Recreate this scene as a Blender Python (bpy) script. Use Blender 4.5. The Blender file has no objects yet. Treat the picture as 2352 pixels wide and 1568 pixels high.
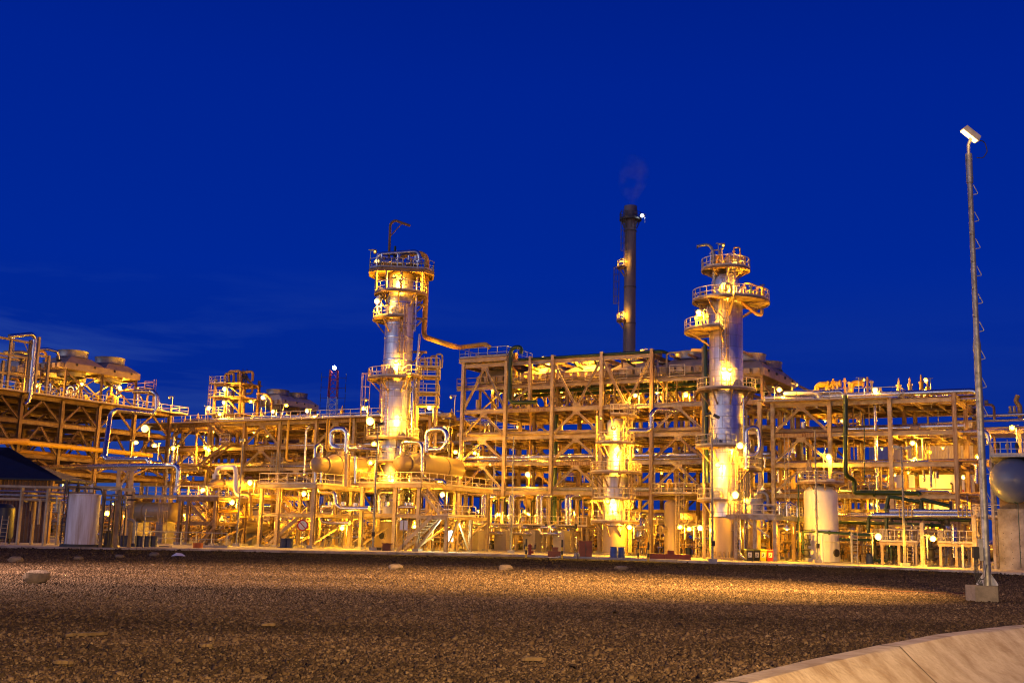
import bpy, math, random
import numpy as np
from mathutils import Vector as V, Matrix
random.seed(7)
rnd = random.Random(11)
sc = bpy.context.scene
COL = sc.collection
R = math.radians

# ------------------------------------------------------------------ camera maths
F, CX, CY, HC = 2613.33, 1176.0, 784.0, 1.6
PITCH, ROLL = math.atan(444 / 2613.33), 0.026
_cp, _sp = math.cos(PITCH), math.sin(PITCH)
_r0, _u0 = V((1, 0, 0)), V((0, -_sp, _cp))
CF = V((0, _cp, _sp))
CR = _r0 * math.cos(ROLL) + _u0 * math.sin(ROLL)
CU = _u0 * math.cos(ROLL) - _r0 * math.sin(ROLL)
CAM = V((0, 0, HC))

def ray(px, py):
    return CF + CR * ((px - CX) / F) + CU * ((CY - py) / F)
def W(px, py, Y):
    d = ray(px, py)
    return CAM + d * (Y / d.y)
def G(px, py, z=0.0):
    d = ray(px, py)
    return CAM + d * ((z - HC) / d.z)
def proj(p):
    d = V(p) - CAM
    zc = max(CF.dot(d), 1e-3)
    return CX + F * CR.dot(d) / zc, CY - F * CU.dot(d) / zc
def gx(px, Y, z):
    d = V((0, Y, z - HC))
    zc = CF.dot(d)
    return (zc * (px - CX) / F - CR.dot(d)) / CR.x
def GP(px, Y, z=0.0):
    return V((gx(px, Y, z), Y, z))
def reg(x0, y0, w, ow):
    s = w / ow / 1.7415
    return lambda x, y: (x0 / 1.7415 + x * s, y0 / 1.7415 + y * s)

# the plant grid: u runs along the front to the right and nearer, v runs away
GA = R(30)
GU, GV = V((math.cos(GA), -math.sin(GA), 0)), V((math.sin(GA), math.cos(GA), 0))
GO = GP(1062, 115.0, 0)
def M(u, v, z=0.0):
    return GO + GU * u + GV * v + V((0, 0, z))
def uv(p):
    d = V(p) - GO
    return d.dot(GU), d.dot(GV)
def hv(px, py, v):                       # -> (u, z) on the plane v = const
    d = ray(px, py)
    t = (v - (CAM - GO).dot(GV)) / d.dot(GV)
    p = CAM + d * t
    return (p - GO).dot(GU), p.z
def hu(px, py, u):                       # -> (v, z) on the plane u = const
    d = ray(px, py)
    t = (u - (CAM - GO).dot(GU)) / d.dot(GU)
    p = CAM + d * t
    return (p - GO).dot(GV), p.z
def Pv(px, py, v):
    u, z = hv(px, py, v)
    return M(u, v, z)
def Pu(px, py, u):
    v, z = hu(px, py, u)
    return M(u, v, z)

# ------------------------------------------------------------------ materials
MATS = {}
def mat(name, col, rough=0.5, metal=0.0, var=0.25, scale=1.5, dirt=None, bump=0.0, bscale=8.0, spec=0.5, streak=False):
    m = bpy.data.materials.new(name); m.use_nodes = True
    nt = m.node_tree; ns = nt.nodes; ln = nt.links
    b = ns['Principled BSDF']
    b.inputs['Roughness'].default_value = rough
    b.inputs['Metallic'].default_value = metal
    b.inputs['Specular IOR Level'].default_value = spec
    geo = ns.new('ShaderNodeNewGeometry')
    mp = ns.new('ShaderNodeMapping'); ln.new(geo.outputs['Position'], mp.inputs['Vector'])
    if streak: mp.inputs['Scale'].default_value = (3, 3, .25)
    nz = ns.new('ShaderNodeTexNoise'); nz.inputs['Scale'].default_value = scale; nz.inputs['Detail'].default_value = 6
    nz.inputs['Roughness'].default_value = .65
    ln.new(mp.outputs[0], nz.inputs['Vector'])
    cr = ns.new('ShaderNodeValToRGB')
    c = V(col); d = V(dirt) if dirt else c * (1 - var)
    cr.color_ramp.elements[0].position = .35; cr.color_ramp.elements[1].position = .62
    cr.color_ramp.elements[0].color = (*d, 1); cr.color_ramp.elements[1].color = (*c, 1)
    ln.new(nz.outputs['Fac'], cr.inputs['Fac'])
    ln.new(cr.outputs['Color'], b.inputs['Base Color'])
    mr = ns.new('ShaderNodeMapRange'); mr.inputs['To Min'].default_value = min(1, rough * 1.35); mr.inputs['To Max'].default_value = rough * .8
    ln.new(nz.outputs['Fac'], mr.inputs['Value']); ln.new(mr.outputs[0], b.inputs['Roughness'])
    if bump:
        n2 = ns.new('ShaderNodeTexNoise'); n2.inputs['Scale'].default_value = bscale; n2.inputs['Detail'].default_value = 4
        ln.new(geo.outputs['Position'], n2.inputs['Vector'])
        bp = ns.new('ShaderNodeBump'); bp.inputs['Strength'].default_value = bump; bp.inputs['Distance'].default_value = .05
        ln.new(n2.outputs['Fac'], bp.inputs['Height']); ln.new(bp.outputs[0], b.inputs['Normal'])
    MATS[name] = m
    return m
def emit(name, col, s):
    m = bpy.data.materials.new(name); m.use_nodes = True
    b = m.node_tree.nodes['Principled BSDF']
    b.inputs['Base Color'].default_value = (.8, .8, .8, 1)
    b.inputs['Emission Color'].default_value = (*col, 1); b.inputs['Emission Strength'].default_value = s
    MATS[name] = m
    return m
def cladding(name, col, rough, cen=None, r=1.3, bump=.35):     # thin aluminium jacket: seams round and along, dents
    m = mat(name, col, rough, 1.0, .2, .8)
    nt = m.node_tree; ns = nt.nodes; ln = nt.links; b = ns['Principled BSDF']
    geo = ns.new('ShaderNodeNewGeometry')
    n2 = ns.new('ShaderNodeTexNoise'); n2.inputs['Scale'].default_value = 1.6; n2.inputs['Detail'].default_value = 2
    ln.new(geo.outputs['Position'], n2.inputs['Vector'])
    sb = ns.new('ShaderNodeVectorMath'); sb.operation = 'SUBTRACT'; sb.inputs[1].default_value = cen
    ln.new(geo.outputs['Position'], sb.inputs[0])
    sx = ns.new('ShaderNodeSeparateXYZ'); ln.new(sb.outputs[0], sx.inputs[0])
    at = ns.new('ShaderNodeMath'); at.operation = 'ARCTAN2'; ln.new(sx.outputs['Y'], at.inputs[0]); ln.new(sx.outputs['X'], at.inputs[1])
    ar = ns.new('ShaderNodeMath'); ar.operation = 'MULTIPLY'; ar.inputs[1].default_value = r; ln.new(at.outputs[0], ar.inputs[0])
    cb = ns.new('ShaderNodeCombineXYZ'); ln.new(ar.outputs[0], cb.inputs[0]); ln.new(sx.outputs['Z'], cb.inputs[1])
    bt = ns.new('ShaderNodeTexBrick'); bt.inputs['Scale'].default_value = 1; bt.inputs['Brick Width'].default_value = 1.36; bt.inputs['Row Height'].default_value = .95; bt.inputs['Mortar Size'].default_value = .018; bt.inputs['Bias'].default_value = 0
    bt.inputs['Color1'].default_value = (*col, 1); bt.inputs['Color2'].default_value = (col[0] * .78, col[1] * .78, col[2] * .8, 1); bt.inputs['Mortar'].default_value = (.4, .38, .36, 1)
    ln.new(cb.outputs[0], bt.inputs['Vector'])
    st_ = ns.new('ShaderNodeTexNoise'); st_.inputs['Scale'].default_value = 1; st_.inputs['Detail'].default_value = 5
    m3 = ns.new('ShaderNodeMapping'); m3.inputs['Scale'].default_value = (5, 5, .3); ln.new(geo.outputs['Position'], m3.inputs['Vector']); ln.new(m3.outputs[0], st_.inputs['Vector'])
    rr_ = ns.new('ShaderNodeMapRange'); rr_.inputs['From Min'].default_value = .35; rr_.inputs['From Max'].default_value = .7; rr_.inputs['To Min'].default_value = 1; rr_.inputs['To Max'].default_value = .72
    ln.new(st_.outputs['Fac'], rr_.inputs['Value'])
    vs_ = ns.new('ShaderNodeVectorMath'); vs_.operation = 'SCALE'; ln.new(bt.outputs['Color'], vs_.inputs[0]); ln.new(rr_.outputs[0], vs_.inputs['Scale'])
    ln.new(vs_.outputs[0], b.inputs['Base Color'])
    sc3 = ns.new('ShaderNodeSeparateColor'); ln.new(bt.outputs['Color'], sc3.inputs[0])
    mx = ns.new('ShaderNodeMath'); mx.operation = 'MULTIPLY_ADD'; mx.inputs[1].default_value = .5
    ln.new(sc3.outputs[0], mx.inputs[0]); ln.new(n2.outputs['Fac'], mx.inputs[2])
    bp = ns.new('ShaderNodeBump'); bp.inputs['Strength'].default_value = bump; bp.inputs['Distance'].default_value = .12
    ln.new(mx.outputs[0], bp.inputs['Height']); ln.new(bp.outputs[0], b.inputs['Normal'])
    return m

cream = mat('cream_paint_steel', (.52, .4, .235), .5, 0, .3, 1.2, dirt=(.34, .235, .12), bump=.05)
railm = mat('rail_paint', (.68, .58, .4), .5, 0, .12)
creamg = mat('greyish_cream_steel', (.4, .35, .28), .55, 0, .35, 2.2, dirt=(.24, .15, .08))
ruststeel = mat('rust_streaked_cream_steel', (.46, .33, .18), .6, 0, .4, 2.8, dirt=(.2, .09, .03), streak=True)
creamd = mat('weathered_and_shaded_cream_steel', (.31, .21, .11), .6, 0, .4, 1.6, dirt=(.16, .09, .04))  # cream steel darkened to stand for shade on rear members; mottling is dirt
brown = mat('primer_brown_steel', (.2, .115, .06), .65, 0, .35, 1.4)
dark = mat('dark_steel', (.06, .055, .05), .55, .3, .3)
black = mat('black_rubber', (.015, .015, .017), .6)
galv = mat('galvanised_steel', (.4, .39, .37), .5, .6, .35, 5.0)
lampm = mat('lamp_reflector', (.16, .12, .08), .5, .3, .2)
cladp = mat('aluminium_pipe_jacket', (.72, .68, .61), .24, 1.0, .15, 2.0, bump=.25, bscale=5)
vessel = mat('beige_vessel_paint', (.34, .245, .135), .36, 0, .12, .7, bump=.04, bscale=2)
hopper = mat('greige_panel_paint', (.4, .34, .25), .5, 0, .12, .9)
white = mat('white_paint', (.78, .76, .73), .4, 0, .1, .8)
whitest = mat('white_tank_rust_streaks', (.85, .82, .83), .75, 0, .2, .9, dirt=(.5, .38, .3), streak=True)
yellow = mat('yellow_pipe_paint', (.72, .44, .03), .4, 0, .15)
ochre = mat('ochre_pipe_paint', (.55, .3, .05), .45, 0, .2)
green = mat('dark_green_pipe_paint', (.012, .04, .008), .3, 0, .25)
red = mat('red_paint', (.2, .012, .008), .45, 0, .3)
blue = mat('blue_plastic', (.012, .06, .3), .4, 0, .2)
blued = mat('dark_blue_steel', (.015, .03, .1), .45, 0, .3)
orange = mat('orange_red_paint', (.45, .1, .02), .5, 0, .3)
conc = mat('concrete', (.4, .37, .33), .85, 0, .3, 2.0, bump=.3, bscale=14)
concd = mat('stained_concrete', (.42, .38, .33), .85, 0, .3, .9, dirt=(.2, .17, .14), bump=.25, bscale=9)
fanm = mat('dull_fan_steel', (.35, .32, .29), .4, .7, .35, 2)
hoodm = mat('brown_hood_paint', (.42, .3, .2), .55, 0, .25, 1.2)
hoodc = mat('beige_hood_paint', (.62, .5, .33), .5, 0, .2, 1.0)
tankgrey = mat('blue_grey_tank_paint', (.1, .12, .19), .3, 0, .1, .7)
stackm = mat('grey_stack_paint', (.12, .105, .12), .6, 0, .15, .8)
tapebl = mat('black_band_paint', (.02, .02, .02), .5)
tapeye = mat('yellow_band_paint', (.75, .5, .03), .5)
tin = mat('corrugated_sheet', (.55, .47, .4), .5, .2, .2)
roofm = mat('black_sheet_roof', (.008, .008, .012), .55, .0, .3)
bulb = emit('sodium_bulb', (1, .6, .07), 8)
bulbs = emit('sodium_bulb_small', (1, .55, .07), 4)
bulbw = emit('white_bulb', (.85, .95, 1.0), 70)
lens = emit('fluorescent_tube', (.9, 1.0, .8), 14)

# ------------------------------------------------------------------ mesh builder
class MB:
    def __init__(s): s.v = []; s.f = []; s.sm = []
    def add(s, vs, fs, smooth=False):
        o = len(s.v); s.v.extend([tuple(p) for p in vs])
        s.f.extend([tuple(i + o for i in f) for f in fs]); s.sm.extend([smooth] * len(fs)); return s
    def hexa(s, p):
        return s.add(p, [(0, 3, 2, 1), (4, 5, 6, 7), (0, 1, 5, 4), (1, 2, 6, 5), (2, 3, 7, 6), (3, 0, 4, 7)])
    def box(s, c, sx, sy, sz, ax=None):      # ax: (x dir, y dir)
        c = V(c); X, Y = ax or (V((1, 0, 0)), V((0, 1, 0))); Z = V((0, 0, 1))
        X = X * sx / 2; Y = Y * sy / 2; Z = Z * sz / 2
        return s.hexa([c - X - Y - Z, c + X - Y - Z, c + X + Y - Z, c - X + Y - Z, c - X - Y + Z, c + X - Y + Z, c + X + Y + Z, c - X + Y + Z])
    def gbox(s, u0, u1, v0, v1, z0, z1):     # box on the plant grid
        return s.hexa([M(u0, v0, z0), M(u1, v0, z0), M(u1, v1, z0), M(u0, v1, z0), M(u0, v0, z1), M(u1, v0, z1), M(u1, v1, z1), M(u0, v1, z1)])
    def bar(s, a, b, w, h=None, up=None):
        a, b = V(a), V(b); h = h or w; d = (b - a)
        if d.length < 1e-5: return s
        d.normalize()
        up = V(up) if up else (V((0, 0, 1)) if abs(d.z) < .92 else GV)
        x = d.cross(up).normalized() * w / 2; y = x.cross(d).normalized() * h / 2
        return s.hexa([a - x - y, a + x - y, a + x + y, a - x + y, b - x - y, b + x - y, b + x + y, b - x + y])
    def hb(s, a, b, d=.3, w=.26, up=None, t=.035):   # H / I section, flanges across UP
        a, b = V(a), V(b); e = (b - a)
        if e.length < 1e-5: return s
        e.normalize()
        up = V(up) if up else (V((0, 0, 1)) if abs(e.z) < .92 else GV)
        x = e.cross(up).normalized(); y = x.cross(e).normalized()
        o = y * (d / 2 - t / 2)
        s.bar(a + o, b + o, w, t, y); s.bar(a - o, b - o, w, t, y); s.bar(a, b, t, d - 2 * t - .002, y)
        return s
    def sweep(s, pts, r, n=8, caps=True):
        pts = [V(p) for p in pts]; k = len(pts); rings = []
        t = (pts[1] - pts[0]).normalized()
        a = V((0, 0, 1)) if abs(t.z) < .9 else V((1, 0, 0))
        x = t.cross(a).normalized()
        for i, p in enumerate(pts):
            if i == 0: t = (pts[1] - p).normalized()
            elif i == k - 1: t = (p - pts[i - 1]).normalized()
            else:
                t = ((p - pts[i - 1]).normalized() + (pts[i + 1] - p).normalized())
                t = t.normalized() if t.length > 1e-4 else (pts[i + 1] - p).normalized()
            x = (x - t * x.dot(t)); x = x.normalized() if x.length > 1e-5 else t.orthogonal().normalized()
            y = t.cross(x)
            rr = r[i] if isinstance(r, (list, tuple)) else r
            rings.append([p + (x * math.cos(j * 2 * math.pi / n) + y * math.sin(j * 2 * math.pi / n)) * rr for j in range(n)])
        o = len(s.v)
        vs = [q for g in rings for q in g]; fs = []
        for i in range(k - 1):
            for j in range(n):
                fs.append((i * n + j, i * n + (j + 1) % n, (i + 1) * n + (j + 1) % n, (i + 1) * n + j))
        s.add(vs, fs, n > 5)
        if caps:
            s.add(rings[0], [tuple(range(n))[::-1]]); s.add(rings[-1], [tuple(range(n))])
        return s
    def tube(s, pts, r, br=None, n=8, seg=5, caps=True):      # pipe run with rounded elbows
        pts = [V(p) for p in pts]; br = br or r * 3; out = [pts[0]]
        for i in range(1, len(pts) - 1):
            a, p, b = pts[i - 1], pts[i], pts[i + 1]
            d1, d2 = (a - p), (b - p); l1, l2 = d1.length, d2.length
            if l1 < 1e-4 or l2 < 1e-4: continue
            d1 /= l1; d2 /= l2; ang = d1.angle(d2)
            if ang > math.pi - .05: out.append(p); continue
            tl = min(br / math.tan(ang / 2), l1 * .49, l2 * .49)
            p1, p2 = p + d1 * tl, p + d2 * tl
            rad = tl * math.tan(ang / 2); bis = (d1 + d2).normalized(); c = p + bis * (rad / math.sin(ang / 2))
            e1, e2 = p1 - c, p2 - c; th = e1.angle(e2)
            for q in range(seg + 1):
                f = q / seg
                out.append(c + (e1 * math.sin((1 - f) * th) + e2 * math.sin(f * th)) / math.sin(th))
        out.append(pts[-1])
        return s.sweep(out, r, n, caps)
    def cyl(s, a, b, r, n=12, r2=None, caps=True):
        return s.sweep([a, b], [r, r if r2 is None else r2], n, caps)
    def lathe(s, c, prof, n=32, axis=None, a0=0, a1=None):
        c = V(c); Z = V(axis).normalized() if axis else V((0, 0, 1))
        X = V((1, 0, 0)) if abs(Z.x) < .9 else V((0, 1, 0))
        X = (X - Z * X.dot(Z)).normalized(); Y = Z.cross(X)
        full = a1 is None; A = 2 * math.pi if full else a1 - a0; m = n if full else n + 1
        vs = []
        for r, z in prof:
            for j in range(m):
                t = a0 + A * j / n
                vs.append(c + Z * z + (X * math.cos(t) + Y * math.sin(t)) * max(r, 1e-4))
        fs = []
        for i in range(len(prof) - 1):
            for j in range(n):
                k = (j + 1) % m
                fs.append((i * m + j, i * m + k, (i + 1) * m + k, (i + 1) * m + j))
        return s.add(vs, fs, True)
    def ring(s, c, r, w, h, n=32, a0=0, a1=None):    # flat hoop: inner radius r, width w, height h (z from c up)
        return s.lathe(c, [(r, 0), (r + w, 0), (r + w, h), (r, h), (r, 0)], n, None, a0, a1)
    def rail(s, path, h=1.1, sp=1.4, t=.052, closed=False, mid=(.55,), toe=True):
        h *= .78; mid = [m * .78 for m in mid]
        path = [V(p) for p in path]
        if closed: path = path + [path[0]]
        Z = V((0, 0, 1))
        for a, b in zip(path, path[1:]):
            L = (b - a).length
            if L < .05: continue
            s.bar(a + Z * h, b + Z * h, t)
            for m in mid: s.bar(a + Z * m, b + Z * m, t * .8)
            if toe: s.bar(a + Z * .08, b + Z * .08, .02, .13)
            k = max(1, round(L / sp))
            for i in range(k + 1):
                p = a.lerp(b, i / k); s.bar(p, p + Z * (h - t / 2), t)
        return s
    def ladder(s, a, b, side, w=.45, t=.05, step=.26, cage=None):
        w *= .85; t *= .85
        a, b, side = V(a), V(b), V(side).normalized(); d = side * w / 2
        s.bar(a - d, b - d, t); s.bar(a + d, b + d, t)
        L = (b - a).length; k = int(L / step)
        for i in range(1, k): p = a.lerp(b, i / k); s.bar(p - d, p + d, t * .6)
        if cage:
            out = V(cage).normalized(); H = []
            z0 = 2.2 if L > 4 else L * .4
            kk = max(2, int((L - z0) / .9))
            for i in range(kk + 1):
                p = a.lerp(b, (z0 + (L - z0) * i / kk) / L)
                pts = [p - d] + [p + out * .38 + (side * math.cos(q) * -.36 + out * math.sin(q) * .36) for q in [0, .8, 1.57, 2.34, 3.14]] + [p + d]
                H.append(pts); 
                for m, n_ in zip(pts, pts[1:]): s.bar(m, n_, .05, .03)
            for j in range(1, 6):
                s.bar(H[0][j], H[-1][j], .04, .02)
        return s
    def stair(s, a, b, across, w=.9, treads=True, rails=True):
        a, b, ac = V(a), V(b), V(across).normalized() * w / 2
        s.bar(a - ac, b - ac, .06, .24); s.bar(a + ac, b + ac, .06, .24)
        n = max(3, int(abs(b.z - a.z) / .24))
        hd = (b - a); hd.z = 0; hd.normalize()
        for i in range(1, n):
            p = a.lerp(b, i / n); s.box(p, .24, w - .08, .035, (hd, ac.normalized()))
        if rails:
            Z = V((0, 0, 1))
            for sg in (-1, 1):
                o = ac * sg
                s.bar(a + o + Z * .8, b + o + Z * .8, .045); s.bar(a + o + Z * .42, b + o + Z * .42, .035)
                k = max(2, int((b - a).length / 1.3))
                for i in range(k + 1): p = a.lerp(b, i / k) + o; s.bar(p, p + Z * .8, .045)
        return s
    def build(s, name, m, parent=None, loc=None):
        o0 = ORI.get(parent, V((0, 0, 0))) if parent else (V(loc) if loc is not None else V(s.v[0]) if s.v else V((0, 0, 0)))
        me = bpy.data.meshes.new(name)
        A = np.array(s.v, dtype=np.float32) - np.array(o0, dtype=np.float32)
        me.from_pydata(A.tolist(), [], s.f)
        if any(s.sm):
            me.polygons.foreach_set('use_smooth', s.sm); me.set_sharp_from_angle(angle=R(38))
        me.materials.append(railm if name in ('handrail', 'gate', 'railing') and m is cream else m)
        o = bpy.data.objects.new(name, me); COL.objects.link(o)
        if parent: o.parent = parent
        else: o.location = o0
        ORI[o] = V(o0)
        return o
ORI = {}
KIDS = {}
THINGS = []
def tag(o, label, cat, group=None, kind=None):
    o['label'] = label; o['category'] = cat
    if group: o['group'] = group
    if kind: o['kind'] = kind
    THINGS.append(o); return o
def thing(name, label, cat, loc, group=None):
    o = bpy.data.objects.new(name, None); COL.objects.link(o)
    o.location = loc; o.empty_display_size = .3; ORI[o] = V(loc)
    return tag(o, label, cat, group)
def struct(mb, name, m):
    o = mb.build(name, m, None, (0, 0, 0)); o['kind'] = 'structure'; return o
def solo(mb, name, m, label, cat, group=None, loc=None):
    return tag(mb.build(name, m, None, loc), label, cat, group)
REST = []
def rest_pipes():
    a = MB(); ms = []; mi = []
    for mb, m in REST:
        if m not in ms: ms.append(m)
        a.add(mb.v, mb.f); a.sm[-len(mb.f):] = mb.sm; mi += [ms.index(m)] * len(mb.f)
    o = a.build('pipe_bundle', ms[0], None, (0, 0, 0))
    for m in ms[1:]: o.data.materials.append(m)
    o.data.polygons.foreach_set('material_index', mi)
    tag(o, 'mass of pipes lying deep inside the racks behind the front ones', 'pipes', None, 'stuff')
def copy_thing(src, loc, rz=0, label=None, scale=None):
    bpy_children = [o for o in COL.objects if o.parent == src] if src not in KIDS else KIDS[src]
    KIDS[src] = bpy_children
    c = src.copy(); COL.objects.link(c); c.location = loc; c.rotation_euler = (0, 0, rz)
    if scale: c.scale = scale if isinstance(scale, tuple) else (scale,) * 3
    if label: c['label'] = label
    THINGS.append(c)
    for ch in bpy_children:
        d = ch.copy(); COL.objects.link(d); d.parent = c
        if ch not in KIDS: KIDS[ch] = [o for o in COL.objects if o.parent == ch]
        for g in KIDS[ch]:
            e = g.copy(); COL.objects.link(e); e.parent = d
    return c
Z1 = V((0, 0, 1))
def pol(c, r, a, z=0): return V(c) + V((math.cos(a) * r, math.sin(a) * r, z))
def face_a(c):            # the angle from C towards the camera
    d = CAM - V(c); return math.atan2(d.y, d.x)
# ================================================================== SETTING
cam = bpy.data.cameras.new('camera'); co = bpy.data.objects.new('camera', cam); COL.objects.link(co)
cam.sensor_width = 36; cam.lens = 40; cam.clip_end = 3000; cam.clip_start = .1
mw = Matrix((CR, CU, -CF)).transposed().to_4x4(); mw.translation = CAM
co.matrix_world = mw
sc.camera = co
sc.view_settings.view_transform = 'Standard'; sc.view_settings.look = 'None'
sc.view_settings.exposure = 0; sc.view_settings.gamma = 1
sc.cycles.use_light_tree = True
sc.cycles.max_bounces = 5; sc.cycles.diffuse_bounces = 1; sc.cycles.glossy_bounces = 3; sc.cycles.volume_bounces = 0
sc.cycles.sample_clamp_indirect = 4; sc.cycles.sample_clamp_direct = 0
sc.cycles.caustics_reflective = False; sc.cycles.caustics_refractive = False
sc.cycles.use_denoising = True; sc.cycles.filter_width = 1.15
sc.cycles.use_adaptive_sampling = True

# dusk sky: deep blue overhead, a paler afterglow low in the west (behind the camera), thin cloud
wd = bpy.data.worlds.new('World'); sc.world = wd; wd.use_nodes = True
nt = wd.node_tree; ns = nt.nodes; ln = nt.links
bg = ns['Background']
tc = ns.new('ShaderNodeTexCoord')
sx = ns.new('ShaderNodeSeparateXYZ'); ln.new(tc.outputs['Generated'], sx.inputs[0])
cr = ns.new('ShaderNodeValToRGB'); ln.new(sx.outputs['Z'], cr.inputs['Fac'])
e = cr.color_ramp.elements
e[0].position = 0.0; e[0].color = (.0042, .028, .235, 1)
e[1].position = .12; e[1].color = (.001, .0205, .27, 1)
for p, c in ((.22, (0, .0205, .305)), (.38, (0, .0165, .28)), (.5, (0, .0125, .225)), (1, (.0, .01, .16))):
    q = e.new(p); q.color = (*c, 1)
vm = ns.new('ShaderNodeVectorMath'); vm.operation = 'DOT_PRODUCT'
vm.inputs[1].default_value = V((-.84, -.54, .1)).normalized(); ln.new(tc.outputs['Generated'], vm.inputs[0])
gr = ns.new('ShaderNodeValToRGB'); ln.new(vm.outputs['Value'], gr.inputs['Fac'])
g = gr.color_ramp.elements
g[0].position = .3; g[0].color = (0, 0, 0, 1); g[1].position = 1; g[1].color = (1.25, 1.22, 1.36, 1)
q = g.new(.66); q.color = (.02, .025, .06, 1); q = g.new(.83); q.color = (.1, .11, .17, 1); q = g.new(.93); q.color = (.42, .43, .54, 1)
mp = ns.new('ShaderNodeMapping'); mp.inputs['Scale'].default_value = (1.6, 1.6, 11); mp.inputs['Rotation'].default_value = (0, R(13), 0)
ln.new(tc.outputs['Generated'], mp.inputs['Vector'])
nz = ns.new('ShaderNodeTexNoise'); nz.inputs['Scale'].default_value = 1.7; nz.inputs['Detail'].default_value = 7; nz.inputs['Roughness'].default_value = .55
nz.inputs['Distortion'].default_value = .4
ln.new(mp.outputs[0], nz.inputs['Vector'])
c1 = ns.new('ShaderNodeMapRange'); c1.inputs['From Min'].default_value = .4; c1.inputs['From Max'].default_value = .66; c1.clamp = True
ln.new(nz.outputs['Fac'], c1.inputs['Value'])
c2 = ns.new('ShaderNodeValToRGB'); ln.new(sx.outputs['Z'], c2.inputs['Fac'])
k = c2.color_ramp.elements
k[0].position = 0; k[0].color = (.5, .5, .5, 1); k[1].position = .23; k[1].color = (0, 0, 0, 1); q = k.new(.13); q.color = (1, 1, 1, 1)
c3 = ns.new('ShaderNodeMapRange'); c3.inputs['From Min'].default_value = -.42; c3.inputs['From Max'].default_value = .0
c3.inputs['To Min'].default_value = 1; c3.inputs['To Max'].default_value = 0.08; ln.new(sx.outputs['X'], c3.inputs['Value'])
m1 = ns.new('ShaderNodeMath'); m1.operation = 'MULTIPLY'; ln.new(c1.outputs[0], m1.inputs[0]); ln.new(c2.outputs['Color'], m1.inputs[1])
m2 = ns.new('ShaderNodeMath'); m2.operation = 'MULTIPLY'; ln.new(m1.outputs[0], m2.inputs[0]); ln.new(c3.outputs[0], m2.inputs[1])
bk = ns.new('ShaderNodeMapRange'); bk.inputs['From Min'].default_value = -.1; bk.inputs['From Max'].default_value = -1; ln.new(sx.outputs['Y'], bk.inputs['Value'])
b0 = ns.new('ShaderNodeMix'); b0.data_type = 'RGBA'; b0.blend_type = 'ADD'; ln.new(bk.outputs[0], b0.inputs[0]); ln.new(gr.outputs['Color'], b0.inputs[6]); b0.inputs[7].default_value = (.04, .032, .05, 1)
a1 = ns.new('ShaderNodeMix'); a1.data_type = 'RGBA'; a1.blend_type = 'ADD'; a1.inputs[0].default_value = 1
ln.new(cr.outputs['Color'], a1.inputs[6]); ln.new(b0.outputs[2], a1.inputs[7])
a2 = ns.new('ShaderNodeMix'); a2.data_type = 'RGBA'; a2.blend_type = 'ADD'
ln.new(m2.outputs[0], a2.inputs[0]); ln.new(a1.outputs[2], a2.inputs[6]); a2.inputs[7].default_value = (.045, .09, .11, 1)
ln.new(a2.outputs[2], bg.inputs['Color']); bg.inputs['Strength'].default_value = 1.0

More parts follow.
